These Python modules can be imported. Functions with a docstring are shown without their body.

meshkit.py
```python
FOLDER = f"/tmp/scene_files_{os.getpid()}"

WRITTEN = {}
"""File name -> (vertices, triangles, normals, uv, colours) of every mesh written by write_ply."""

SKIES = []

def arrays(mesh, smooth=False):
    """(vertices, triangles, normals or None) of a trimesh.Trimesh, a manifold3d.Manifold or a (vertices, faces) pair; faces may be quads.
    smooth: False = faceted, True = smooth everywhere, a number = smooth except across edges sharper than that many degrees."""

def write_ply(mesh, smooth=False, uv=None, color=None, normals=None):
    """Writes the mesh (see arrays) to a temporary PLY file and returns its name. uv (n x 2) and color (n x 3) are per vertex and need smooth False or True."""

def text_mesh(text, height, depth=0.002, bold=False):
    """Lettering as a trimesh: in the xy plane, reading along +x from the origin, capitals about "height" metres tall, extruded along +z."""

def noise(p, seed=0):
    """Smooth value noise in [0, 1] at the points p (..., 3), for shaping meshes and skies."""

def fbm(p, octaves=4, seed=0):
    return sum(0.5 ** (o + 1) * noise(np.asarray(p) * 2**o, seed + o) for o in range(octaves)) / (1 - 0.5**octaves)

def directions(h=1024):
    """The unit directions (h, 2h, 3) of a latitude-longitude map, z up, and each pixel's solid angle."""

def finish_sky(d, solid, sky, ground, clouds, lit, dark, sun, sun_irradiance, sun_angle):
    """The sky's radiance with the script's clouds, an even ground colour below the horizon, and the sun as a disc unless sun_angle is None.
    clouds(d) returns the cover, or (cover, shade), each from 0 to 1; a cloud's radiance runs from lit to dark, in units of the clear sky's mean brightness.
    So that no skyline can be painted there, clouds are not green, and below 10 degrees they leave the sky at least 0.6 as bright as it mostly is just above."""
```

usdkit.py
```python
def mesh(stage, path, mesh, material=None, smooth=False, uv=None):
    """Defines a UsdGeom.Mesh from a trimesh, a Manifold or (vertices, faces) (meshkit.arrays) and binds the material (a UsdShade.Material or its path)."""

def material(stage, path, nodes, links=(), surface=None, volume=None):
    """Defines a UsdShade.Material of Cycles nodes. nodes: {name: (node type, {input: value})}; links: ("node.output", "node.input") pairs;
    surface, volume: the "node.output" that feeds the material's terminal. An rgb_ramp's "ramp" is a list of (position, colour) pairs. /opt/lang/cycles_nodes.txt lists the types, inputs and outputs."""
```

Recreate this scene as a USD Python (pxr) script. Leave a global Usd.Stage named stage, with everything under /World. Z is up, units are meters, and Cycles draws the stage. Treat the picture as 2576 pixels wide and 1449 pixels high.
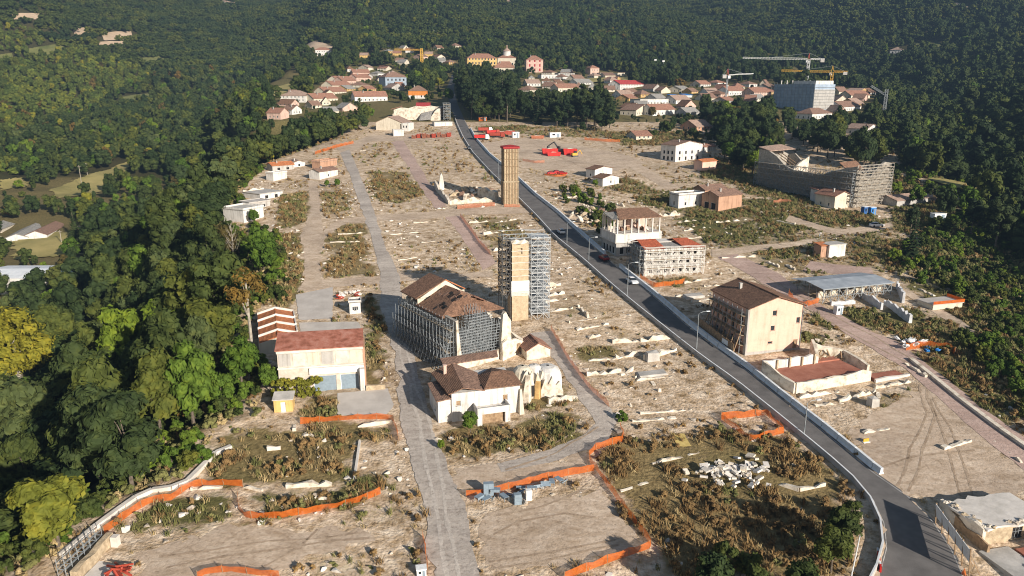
import math, random
import numpy as np
import trimesh
import manifold3d as m3
import shapely
from shapely.geometry import Polygon
import meshkit, usdkit
from pxr import Usd, UsdGeom, UsdLux, UsdShade, Gf, Sdf, Vt

stage = Usd.Stage.CreateInMemory()
UsdGeom.SetStageUpAxis(stage, UsdGeom.Tokens.z)
UsdGeom.SetStageMetersPerUnit(stage, 1.0)
World = UsdGeom.Xform.Define(stage, '/World')
UsdGeom.Scope.Define(stage, '/World/Looks')

# ------------------------------------------------------------------ camera, sky, sun, exposure
CAM_H, PITCH, FPX, CX, CY, SLOPE = 62.0, math.radians(15.0), 1900.0, 1288.0, 724.5, 0.086
cam = UsdGeom.Camera.Define(stage, '/World/camera')
cam.AddTranslateOp().Set(Gf.Vec3d(0, 0, CAM_H))
cam.AddRotateXOp().Set(90 - math.degrees(PITCH))
cam.CreateHorizontalApertureAttr(36.0)
cam.CreateVerticalApertureAttr(36.0 * 9 / 16)
cam.CreateFocalLengthAttr(36.0 * FPX / 2576)
cam.CreateClippingRangeAttr(Gf.Vec2f(1, 20000))
cam.CreateExposureAttr(0.62)

SUN_ELEV, SUN_ROT = math.radians(20.5), math.atan2(0.64, -0.77)
SUN = np.array([math.cos(SUN_ELEV) * math.sin(SUN_ROT), math.cos(SUN_ELEV) * math.cos(SUN_ROT), math.sin(SUN_ELEV)])
sky_mat = usdkit.material(stage, '/World/Looks/sky', {
    'sky': ('sky_texture', {'sky_type': 'single_scattering', 'sun_disc': False, 'sun_elevation': SUN_ELEV, 'sun_rotation': SUN_ROT}),
    'bg': ('background_shader', {'strength': 0.05})}, [('sky.color', 'bg.color')], surface='bg.background')
dome = UsdLux.DomeLight.Define(stage, '/World/sky')
UsdShade.MaterialBindingAPI.Apply(dome.GetPrim()).Bind(sky_mat)
dome.GetPrim().SetCustomDataByKey('kind', 'structure')
sun = UsdLux.DistantLight.Define(stage, '/World/sun')
sun.CreateAngleAttr(0.5)
sun.CreateNormalizeAttr(True)
sun.CreateIntensityAttr(1.25)
sun.CreateColorAttr(Gf.Vec3f(1.0, 0.92, 0.82))
_z = Gf.Vec3d(*map(float, SUN))
sun.AddOrientOp().Set(Gf.Quatf(Gf.Rotation(Gf.Vec3d(0, 0, 1), _z).GetQuat()))

# ------------------------------------------------------------------ helpers
R = random.Random(7)
RN = np.random.default_rng(7)
_used = {}


def numbered(name, parent='/World'):
    k = (parent, name)
    n = _used.get(k, 0)
    _used[k] = n + 1
    return name if n == 0 else f'{name}_{n:03d}'


def data(prim, label=None, cat=None, group=None, kind=None):
    for k, v in (('label', label), ('category', cat), ('group', group), ('kind', kind)):
        if v:
            prim.SetCustomDataByKey(k, v)
    return prim


class MB:
    """collects simple solids into one mesh"""
    def __init__(s):
        s.v, s.f, s.n = [], [], 0

    def add(s, v, f):
        v = np.asarray(v, float)
        f = np.asarray(f, int)
        if f.shape[1] == 4:
            f = np.vstack([f[:, [0, 1, 2]], f[:, [0, 2, 3]]])
        s.v.append(v)
        s.f.append(f + s.n)
        s.n += len(v)
        return s

    def hexa(s, p):  # 8 points, bottom 4 ccw then top 4
        return s.add(p, [[3, 2, 1, 0], [4, 5, 6, 7], [0, 1, 5, 4], [1, 2, 6, 5], [2, 3, 7, 6], [3, 0, 4, 7]])

    def box(s, x0, x1, y0, y1, z0, z1):
        return s.hexa([(x0, y0, z0), (x1, y0, z0), (x1, y1, z0), (x0, y1, z0), (x0, y0, z1), (x1, y0, z1), (x1, y1, z1), (x0, y1, z1)])

    def bar(s, p, q, w, h=None, up=(0, 0, 1)):
        """box beam from p to q, w wide and h high (centred)"""
        h = h or w
        p, q = np.asarray(p, float), np.asarray(q, float)
        d = q - p
        L = np.linalg.norm(d)
        if L < 1e-6:
            return s
        d = d / L
        u = np.asarray(up, float)
        if abs(d @ u) > 0.99:
            u = np.array([1.0, 0, 0])
        a = np.cross(u, d)
        a /= np.linalg.norm(a)
        b = np.cross(d, a)
        a, b = a * w / 2, b * h / 2
        return s.hexa([p - a - b, p + a - b, q + a - b, q - a - b, p - a + b, p + a + b, q + a + b, q - a + b])

    def tube(s, pts, r, n=6):
        pts = np.asarray(pts, float)
        r = np.broadcast_to(r, len(pts))
        ang = np.arange(n) / n * 2 * np.pi
        vs = []
        for i, p in enumerate(pts):
            d = pts[min(i + 1, len(pts) - 1)] - pts[max(i - 1, 0)]
            d = d / (np.linalg.norm(d) + 1e-9)
            u = np.array([0, 0, 1.0]) if abs(d[2]) < 0.95 else np.array([1.0, 0, 0])
            a = np.cross(u, d)
            a /= np.linalg.norm(a)
            b = np.cross(d, a)
            vs.append(p + r[i] * (np.cos(ang)[:, None] * a + np.sin(ang)[:, None] * b))
        v = np.vstack(vs)
        f = []
        for i in range(len(pts) - 1):
            for k in range(n):
                f.append([i * n + k, i * n + (k + 1) % n, (i + 1) * n + (k + 1) % n, (i + 1) * n + k])
        v = np.vstack([v, pts[0], pts[-1]])
        s.add(v, f)
        c0, c1 = s.n - 2, s.n - 1
        o = s.n - len(v)
        m = len(pts) - 1
        s.f.append(np.array([[o + (k + 1) % n, o + k, c0] for k in range(n)] + [[o + m * n + k, o + m * n + (k + 1) % n, c1] for k in range(n)]))
        return s

    def prism(s, poly, z0, z1):
        """vertical prism from a simple polygon; z0, z1 numbers or per-vertex lists"""
        poly = np.asarray(poly, float)
        if Polygon(poly).exterior.is_ccw is False:
            poly = poly[::-1]
            z0, z1 = (z[::-1] if np.ndim(z) else z for z in (z0, z1))
        n = len(poly)
        z0, z1 = np.broadcast_to(z0, n), np.broadcast_to(z1, n)
        tri = trimesh.creation.triangulate_polygon(Polygon(poly), engine='earcut')
        tv, tf = tri
        idx = [int(np.argmin(((poly - p) ** 2).sum(1))) for p in tv]
        tf = np.array([[idx[a] for a in t] for t in tf])
        a = poly[tf]
        cr = (a[:, 1, 0] - a[:, 0, 0]) * (a[:, 2, 1] - a[:, 0, 1]) - (a[:, 1, 1] - a[:, 0, 1]) * (a[:, 2, 0] - a[:, 0, 0])
        tf[cr < 0] = tf[cr < 0][:, ::-1]
        v = np.vstack([np.column_stack([poly, z0]), np.column_stack([poly, z1])])
        side = []
        for i in range(n):
            j = (i + 1) % n
            side += [[i, j, n + j], [i, n + j, n + i]]
        return s.add(v, np.vstack([tf[:, ::-1], tf + n, np.array(side)]))

    def slab(s, a, b, c, d, t):
        """roof slab: four top corners (ccw from above) and a thickness downwards"""
        p = [np.asarray(x, float) for x in (a, b, c, d)]
        k = np.array([0, 0, t])
        return s.hexa([x - k for x in p] + p)

    def tm(s, m):
        return s.add(m.vertices, m.faces)

    def arrays(s):
        return np.vstack(s.v), np.vstack(s.f)


def put(path, mb, mat, smooth=False):
    v, f = mb.arrays() if isinstance(mb, MB) else (mb if isinstance(mb, tuple) else meshkit.arrays(mb)[:2])
    m = UsdGeom.Mesh.Define(stage, path)
    v, f, n = meshkit.arrays((v, f), smooth)
    m.CreatePointsAttr(Vt.Vec3fArray.FromNumpy(v.astype(np.float32)))
    m.CreateFaceVertexCountsAttr(Vt.IntArray.FromNumpy(np.full(len(f), 3, np.int32)))
    m.CreateFaceVertexIndicesAttr(Vt.IntArray.FromNumpy(f.astype(np.int32).ravel()))
    m.CreateSubdivisionSchemeAttr('none')
    if n is not None:
        m.CreateNormalsAttr(Vt.Vec3fArray.FromNumpy(n.astype(np.float32)))
        m.SetNormalsInterpolation('vertex')
    if mat is not None:
        UsdShade.MaterialBindingAPI.Apply(m.GetPrim()).Bind(mat)
    return m


class Thing:
    def __init__(s, name, label=None, cat=None, loc=(0, 0, 0), rz=0.0, group=None, kind=None, path=None, scale=None):
        s.path = path or '/World/' + numbered(name)
        s.x = UsdGeom.Xform.Define(stage, s.path)
        s.x.AddTranslateOp().Set(Gf.Vec3d(*map(float, loc)))
        s.x.AddRotateZOp().Set(math.degrees(rz))
        if scale is not None:
            s.x.AddScaleOp().Set(Gf.Vec3f(*scale))
        s.loc, s.rz = np.asarray(loc, float), rz
        data(s.x.GetPrim(), label, cat, group, kind)

    def part(s, name, mb, mat, parent=None, label=None, smooth=False, kind=None):
        base = parent or s.path
        p = base + '/' + numbered(name, base)
        put(p, mb, mat, smooth)
        data(stage.GetPrimAtPath(p), label, kind=kind)
        return p

    def local(s, p):
        p = np.asarray(p, float) - s.loc
        c, n = math.cos(-s.rz), math.sin(-s.rz)
        return np.array([p[0] * c - p[1] * n, p[0] * n + p[1] * c, p[2]])


def copy_of(path, name, label, cat, loc, rz=0.0, group=None, scale=(1, 1, 1), tilt=None):
    p = '/World/' + numbered(name)
    x = UsdGeom.Xform.Define(stage, p)
    pr = x.GetPrim()
    pr.GetReferences().AddInternalReference(path)
    x.ClearXformOpOrder()
    x.AddTranslateOp().Set(Gf.Vec3d(*map(float, loc)))
    x.AddRotateZOp().Set(math.degrees(rz))
    if tilt:
        x.AddRotateXOp().Set(tilt)
    x.AddScaleOp().Set(Gf.Vec3f(*map(float, scale)))
    pr.SetInstanceable(True)
    data(pr, label, cat, group)
    return pr


def proto(name):
    """a class prim whose children are the parts of a repeated thing"""
    if not stage.GetPrimAtPath('/World/Prototypes'):
        stage.CreateClassPrim('/World/Prototypes')
    t = Thing(name, path='/World/Prototypes/' + name)
    return t


def single(name, mb, mat, label=None, cat=None, group=None, kind=None, smooth=False):
    p = '/World/' + numbered(name)
    put(p, mb, mat, smooth)
    return data(stage.GetPrimAtPath(p), label, cat, group, kind)


# ------------------------------------------------------------------ pixel of the photograph -> place on the ground
_f = np.array([0, math.cos(PITCH), -math.sin(PITCH)])
_u = np.array([0, math.sin(PITCH), math.cos(PITCH)])


def ray(px, py):
    d = _f + np.array([(px - CX) / FPX, 0, 0]) + _u * ((CY - py) / FPX)
    return d


def GP(px, py, dz=0.0):
    """on the sloping plane of the town (dz metres above it)"""
    d = ray(px, py)
    k = (dz - CAM_H) / (d[2] - SLOPE * d[1])
    return np.array([0, 0, CAM_H]) + k * d


def hpx(p, ytop):
    """height of an upright at p whose top shows at row ytop"""
    lo, hi = 0.0, 80.0
    for _ in range(40):
        m = (lo + hi) / 2
        q = p + np.array([0, 0, m]) - np.array([0, 0, CAM_H])
        y = CY - FPX * (q @ _u) / (q @ _f)
        lo, hi = (m, hi) if y > ytop else (lo, m)
    return lo


KEEP = []  # what trees must not hide: columns, rows, distance, share of the height that stays free


def project(x, y, z):
    d = np.stack([x, y, np.asarray(z) - CAM_H], -1)
    dep = d @ _f
    return CX + FPX * d[..., 0] / dep, CY - FPX * (d @ _u) / dep, dep


def sm(t):
    t = np.clip(t, 0, 1)
    return t * t * (3 - 2 * t)


def _edge(pts):
    w = np.array([GP(*p)[:2] for p in pts])
    o = np.argsort(w[:, 1])
    return w[o]


EDGE_L = _edge([(60, 1480), (120, 1430), (240, 1330), (350, 1248), (455, 1222), (545, 1140), (560, 1080), (665, 1040), (690, 960), (655, 890), (650, 780), (735, 745), (720, 640), (700, 590), (612, 560), (612, 480), (680, 412), (800, 370), (870, 345), (905, 310), (700, 305), (655, 290), (640, 250), (700, 205), (800, 165), (900, 120), (930, 95)])
EDGE_R = _edge([(2650, 1480), (2640, 1250), (2600, 1080), (2480, 940), (2400, 860), (2440, 800), (2400, 740), (2260, 690), (2230, 640), (2330, 570), (2440, 520), (2380, 470), (2240, 430), (2230, 380), (2170, 330), (2230, 290), (2180, 240), (2000, 190), (1800, 150), (1600, 130), (1500, 100)])


def _noise2(x, y, s, seed):
    p = np.stack([x * s, y * s, np.zeros_like(x)], -1)
    return meshkit.fbm(p, 4, seed) - 0.5


def terrain(x, y):
    x, y = np.broadcast_arrays(np.asarray(x, float), np.asarray(y, float))
    z = SLOPE * np.maximum(y, 0)
    tl = np.interp(y, EDGE_L[:, 0 + 1], EDGE_L[:, 0]) - x
    tr = x - np.interp(y, EDGE_R[:, 1], EDGE_R[:, 0])
    out = np.maximum(np.maximum(tl, tr), 0)
    far = np.maximum(0, y - 820)
    z = z - 34 * sm(tl / 62)
    rl = np.maximum(0, tl - 205)
    z = z + 0.34 * rl - 0.00022 * np.minimum(rl, 700) ** 2
    z = z - 5 * sm(tr / 35)
    rr = np.maximum(0, tr - 45)
    z = z + 0.30 * rr - 0.00018 * np.minimum(rr, 700) ** 2
    z = z + 0.13 * far
    z = z + _noise2(x, y, 1 / 210.0, 3) * 115 * sm((out - 200) / 320) + _noise2(x, y, 1 / 650.0, 5) * 330 * sm((y - 950) / 900)
    z = z + _noise2(x, y, 1 / 45.0, 9) * 6 * sm((out - 20) / 80)
    return z


def side(x, y):
    """distance outside the plateau (left positive first, right second)"""
    return np.interp(y, EDGE_L[:, 1], EDGE_L[:, 0]) - x, x - np.interp(y, EDGE_R[:, 1], EDGE_R[:, 0])


def G(px, py):
    """on the real terrain"""
    d = ray(px, py)
    o = np.array([0, 0, CAM_H])
    ks = np.concatenate([np.arange(40, 900, 1.0), np.arange(900, 6000, 6.0)])
    p = o + ks[:, None] * d
    hit = p[:, 2] < terrain(p[:, 0], p[:, 1])
    if not hit.any():
        return p[-1]
    i = int(np.argmax(hit))
    a, b = ks[max(i - 1, 0)], ks[i]
    for _ in range(20):
        m = (a + b) / 2
        q = o + m * d
        if q[2] < terrain(q[0], q[1]):
            b = m
        else:
            a = m
    return o + b * d


def GZ(p, off=0.0):
    return np.array([p[0], p[1], float(terrain(p[0], p[1])) + off])


def polyline(pts, step, plane=True):
    w = np.array([(GP(*p) if plane else G(*p))[:2] for p in pts])
    seg = np.linalg.norm(np.diff(w, axis=0), axis=1)
    s = np.concatenate([[0], np.cumsum(seg)])
    n = max(1, int(round(s[-1] / step)))
    q = np.linspace(0, s[-1], n + 1)
    return np.column_stack([np.interp(q, s, w[:, 0]), np.interp(q, s, w[:, 1])])
# ------------------------------------------------------------------ materials
MATS = {}


def mat_noise(name, c0, c1, scale=1.0, rough=0.85, bump=0.0, detail=5, c2=None, bscale=None, metallic=0.0, lo=0.35, hi=0.65):
    if name in MATS:
        return MATS[name]
    ramp = [(lo, c0), (hi, c1)] if c2 is None else [(lo, c0), ((lo + hi) / 2, c1), (hi, c2)]
    nodes = {'g': ('geometry', {}), 'n': ('noise_texture', {'scale': scale, 'detail': float(detail), 'roughness': 0.62}),
             'r': ('rgb_ramp', {'ramp': ramp}), 'p': ('principled_bsdf', {'roughness': rough, 'metallic': metallic, 'specular_ior_level': 0.3})}
    links = [('g.position', 'n.vector'), ('n.fac', 'r.fac'), ('r.color', 'p.base_color')]
    if bump:
        nodes['n2'] = ('noise_texture', {'scale': bscale or scale * 4, 'detail': 4.0})
        nodes['b'] = ('bump', {'strength': bump, 'distance': 0.08})
        links += [('g.position', 'n2.vector'), ('n2.fac', 'b.height'), ('b.normal', 'p.normal')]
    MATS[name] = usdkit.material(stage, '/World/Looks/' + name, nodes, links, surface='p.BSDF')
    return MATS[name]


def C(c, k=1.0):
    return tuple(min(1, x * k) for x in c)


def plaster(name, c, stain=0.66):
    """render with damp blotches and streaks running down"""
    k = 'plaster_' + name
    nodes = {'g': ('texture_coordinate', {}), 'mp': ('mapping', {'scale': (1.6, 1.6, 0.16)}), 'n': ('noise_texture', {'scale': 0.55, 'detail': 7.0, 'roughness': 0.7}), 's': ('noise_texture', {'scale': 1.0, 'detail': 5.0}),
             'r': ('rgb_ramp', {'ramp': [(0.28, C(c, stain * .8)), (0.44, C(c, .92)), (0.62, c)]}), 'sr': ('rgb_ramp', {'ramp': [(0.30, (stain, stain * .97, stain * .93)), (0.50, (1, 1, 1))]}),
             'm': ('mix', {'mix_type': 'multiply', 'fac': 1.0}), 'n2': ('noise_texture', {'scale': 6.0, 'detail': 4.0}), 'b': ('bump', {'strength': 0.3, 'distance': 0.05}), 'p': ('principled_bsdf', {'roughness': 0.92, 'specular_ior_level': 0.2})}
    links = [('g.object', 'mp.vector'), ('g.object', 'n.vector'), ('mp.vector', 's.vector'), ('n.fac', 'r.fac'), ('s.fac', 'sr.fac'), ('r.color', 'm.color1'), ('sr.color', 'm.color2'), ('m.color', 'p.base_color'), ('g.object', 'n2.vector'), ('n2.fac', 'b.height'), ('b.normal', 'p.normal')]
    MATS[k] = usdkit.material(stage, '/World/Looks/' + k, nodes, links, surface='p.BSDF')
    return MATS[k]


def tiles(name, c, var=0.6):
    """clay roof: blotches from moss and age, fine rows of tiles as relief and tone"""
    if 'tiles_' + name in MATS:
        return MATS['tiles_' + name]
    nodes = {'g': ('texture_coordinate', {}), 'n': ('noise_texture', {'scale': 1.1, 'detail': 7.0, 'roughness': 0.75}),
             'v': ('voronoi_texture', {'scale': 4.5}), 'vr': ('rgb_ramp', {'ramp': [(0.0, (0.5, 0.5, 0.52)), (1.0, (1.4, 1.36, 1.3))]}),
             'r': ('rgb_ramp', {'ramp': [(0.3, C(c, var)), (0.5, c), (0.72, C(c, 1.35))]}),
             'w': ('wave_texture', {'scale': 1.3, 'distortion': 0.6, 'detail': 2.0}),
             'mx': ('mix', {'mix_type': 'multiply', 'fac': 0.9}),
             'b': ('bump', {'strength': 0.5, 'distance': 0.08}),
             'p': ('principled_bsdf', {'roughness': 0.85, 'specular_ior_level': 0.25})}
    links = [('g.object', 'n.vector'), ('g.object', 'v.vector'), ('g.object', 'w.vector'), ('n.fac', 'r.fac'), ('v.color', 'vr.fac'), ('r.color', 'mx.color1'), ('vr.color', 'mx.color2'),
             ('mx.color', 'p.base_color'), ('w.fac', 'b.height'), ('b.normal', 'p.normal')]
    MATS['tiles_' + name] = usdkit.material(stage, '/World/Looks/tiles_' + name, nodes, links, surface='p.BSDF')
    return MATS['tiles_' + name]


def plain(name, c, rough=0.6, metallic=0.0):
    return mat_noise(name, C(c, 0.82), c, 2.5, rough, 0, 4, metallic=metallic)


def leaf_mat(name, c, var=0.35):
    """foliage: every tree its own tone, light passes through the leaves"""
    nodes = {'o': ('object_info', {}), 'g': ('geometry', {}), 'n': ('noise_texture', {'scale': 0.55, 'detail': 4.0}),
             'r': ('rgb_ramp', {'ramp': [(0.25, C(c, 0.55)), (0.5, c), (0.8, (c[0] * 1.75, c[1] * 1.45, c[2] * 1.1))]}),
             'ro': ('rgb_ramp', {'ramp': [(0.0, (1 - var, 1 - var * 0.8, 1 - var)), (0.5, (1, 1, 1)), (1.0, (1 + var * 1.3, 1 + var * 0.7, 1 - var * 0.4))]}),
             'mx': ('mix', {'mix_type': 'multiply', 'fac': 1.0}),
             'p': ('principled_bsdf', {'roughness': 0.75, 'specular_ior_level': 0.15}), 't': ('translucent_bsdf', {}), 'm': ('mix_closure', {'fac': 0.14})}
    links = [('g.position', 'n.vector'), ('n.fac', 'r.fac'), ('o.random', 'ro.fac'), ('r.color', 'mx.color1'), ('ro.color', 'mx.color2'), ('mx.color', 'p.base_color'), ('mx.color', 't.color'),
             ('p.BSDF', 'm.closure1'), ('t.BSDF', 'm.closure2')]
    return usdkit.material(stage, '/World/Looks/leaf_' + name, nodes, links, surface='m.closure')


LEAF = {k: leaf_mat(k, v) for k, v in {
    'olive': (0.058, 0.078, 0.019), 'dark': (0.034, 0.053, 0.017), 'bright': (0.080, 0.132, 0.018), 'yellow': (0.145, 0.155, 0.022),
    'sunlit_olive': (0.088, 0.116, 0.026), 'sunlit_bright': (0.115, 0.150, 0.030), 'brown': (0.105, 0.080, 0.026), 'pine': (0.028, 0.045, 0.019), 'sage': (0.066, 0.088, 0.030)}.items()}  # two of these greens carry the sunlight of the left hillside in their colour
BARK = mat_noise('bark', (0.07, 0.055, 0.04), (0.16, 0.13, 0.10), 2.0, 0.95, 0.5)
BARK_PALE = mat_noise('bark_pale', (0.22, 0.19, 0.15), (0.40, 0.36, 0.29), 2.0, 0.95, 0.4)
DRYWOOD = mat_noise('dry_wood', (0.22, 0.15, 0.09), (0.42, 0.30, 0.19), 3.0, 0.95, 0.4)
STRAW = mat_noise('straw', (0.24, 0.175, 0.075), (0.42, 0.32, 0.16), 0.35, 0.9)
RUST = mat_noise('dry_weed', (0.13, 0.078, 0.030), (0.26, 0.165, 0.066), 0.25, 0.9)
WEED = mat_noise('green_weed', (0.095, 0.102, 0.028), (0.20, 0.185, 0.066), 0.3, 0.85)
STONE = mat_noise('rubble_stone', (0.32, 0.27, 0.21), (0.56, 0.49, 0.41), 0.8, 0.95, 0.6)
RUBBLE = mat_noise('dusty_rubble', (0.22, 0.18, 0.135), (0.40, 0.345, 0.275), 0.9, 0.95, 0.6)
RUIN = mat_noise('ruin_wall', (0.34, 0.28, 0.21), (0.60, 0.53, 0.43), 0.7, 0.95, 0.7, 7, c2=(0.66, 0.59, 0.49))
GREYMASON = mat_noise('grey_masonry', (0.24, 0.215, 0.18), (0.42, 0.38, 0.32), 1.4, 0.95, 0.7, 7)
MASON = mat_noise('old_masonry', (0.30, 0.23, 0.15), (0.50, 0.40, 0.27), 1.6, 0.95, 0.7, 7)
CONC = mat_noise('concrete', (0.34, 0.32, 0.29), (0.50, 0.47, 0.43), 0.5, 0.9, 0.3)
CONC_LIGHT = mat_noise('pale_concrete', (0.48, 0.44, 0.39), (0.66, 0.61, 0.55), 0.5, 0.9, 0.3)
CONC_GREY = mat_noise('barrier_concrete', (0.52, 0.54, 0.55), (0.66, 0.67, 0.68), 0.8, 0.8, 0.2)
STEEL = mat_noise('galvanised_steel', (0.17, 0.19, 0.20), (0.32, 0.34, 0.35), 1.5, 0.5, metallic=0.2)
STEEL_LIGHT = mat_noise('new_steel', (0.32, 0.34, 0.35), (0.48, 0.50, 0.51), 1.5, 0.5, metallic=0.2)
STEEL_DARK = mat_noise('dark_steel', (0.05, 0.05, 0.05), (0.11, 0.11, 0.11), 2.0, 0.6)
PLANK = mat_noise('scaffold_board', (0.26, 0.20, 0.13), (0.42, 0.34, 0.23), 1.5, 0.9)
TIMBER = mat_noise('timber', (0.20, 0.13, 0.075), (0.36, 0.25, 0.15), 2.0, 0.9, 0.3)
WHITE = plain('white_paint', (0.78, 0.78, 0.76))
RED = plain('red_paint', (0.50, 0.025, 0.02), 0.5)
RED_DULL = plain('dull_red_paint', (0.36, 0.06, 0.035), 0.6)
BLUE = plain('blue_plastic', (0.03, 0.20, 0.55), 0.5)
YELLOW = plain('yellow_paint', (0.60, 0.34, 0.04), 0.5)
BLACK = plain('black_rubber', (0.02, 0.02, 0.02), 0.8)
GREYPLASTIC = plain('grey_blue_paint', (0.22, 0.28, 0.33), 0.55)
DARK = plain('dark_opening', (0.025, 0.022, 0.02), 0.9)
GLASS = usdkit.material(stage, '/World/Looks/window_glass', {'p': ('principled_bsdf', {'base_color': (0.03, 0.035, 0.04), 'roughness': 0.12})}, [], surface='p.BSDF')
def netting(name, c0, c1):
    nodes = {'g': ('geometry', {}), 'n': ('noise_texture', {'scale': 1.4, 'detail': 5.0, 'roughness': 0.7}), 'r': ('rgb_ramp', {'ramp': [(0.32, c0), (0.68, c1)]}), 'p': ('principled_bsdf', {'roughness': 0.75, 'specular_ior_level': 0.2}),
             't': ('translucent_bsdf', {}), 'm': ('mix_closure', {'fac': 0.3}), 'x': ('transparent_bsdf', {}), 'm2': ('mix_closure', {'fac': 0.34})}
    return usdkit.material(stage, '/World/Looks/' + name, nodes, [('g.position', 'n.vector'), ('n.fac', 'r.fac'), ('r.color', 'p.base_color'), ('r.color', 't.color'), ('p.BSDF', 'm.closure1'), ('t.BSDF', 'm.closure2'), ('m.closure', 'm2.closure1'), ('x.BSDF', 'm2.closure2')], surface='m2.closure')


ORANGE = netting('orange_net', (0.52, 0.105, 0.012), (0.80, 0.21, 0.03))
ORANGE_OLD = netting('faded_orange_net', (0.46, 0.16, 0.085), (0.68, 0.29, 0.17))
BLUEGREY = mat_noise('blue_grey_sheet', (0.24, 0.30, 0.38), (0.34, 0.41, 0.50), 0.4, 0.6)
METALROOF = usdkit.material(stage, '/World/Looks/corrugated_metal', {
    'g': ('texture_coordinate', {}), 'mp': ('mapping', {'scale': (1, 0.0, 0.0)}), 'w': ('wave_texture', {'scale': 1.6}), 'n': ('noise_texture', {'scale': 0.5, 'detail': 5.0}),
    'r': ('rgb_ramp', {'ramp': [(0.35, (0.30, 0.33, 0.36)), (0.65, (0.42, 0.45, 0.48))]}), 'b': ('bump', {'strength': 0.5, 'distance': 0.05}),
    'p': ('principled_bsdf', {'roughness': 0.5, 'metallic': 0.2})},
    [('g.object', 'mp.vector'), ('mp.vector', 'w.vector'), ('g.object', 'n.vector'), ('n.fac', 'r.fac'), ('r.color', 'p.base_color'), ('w.fac', 'b.height'), ('b.normal', 'p.normal')], surface='p.BSDF')
ASPHALT = mat_noise('asphalt', (0.095, 0.088, 0.084), (0.145, 0.135, 0.128), 0.35, 0.9, 0.15, 6, bscale=8)
GRAVEL = mat_noise('grey_gravel', (0.29, 0.265, 0.245), (0.40, 0.365, 0.335), 0.45, 0.95, 0.6, 9, bscale=5, c2=(0.50, 0.44, 0.385))
TRACK = mat_noise('pale_track', (0.36, 0.28, 0.225), (0.47, 0.375, 0.31), 0.22, 0.95, 0.5, 9, bscale=4, c2=(0.54, 0.45, 0.38))
PINKTRACK = mat_noise('pink_track', (0.36, 0.255, 0.215), (0.45, 0.33, 0.285), 0.22, 0.95, 0.4, 9, bscale=4)
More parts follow.
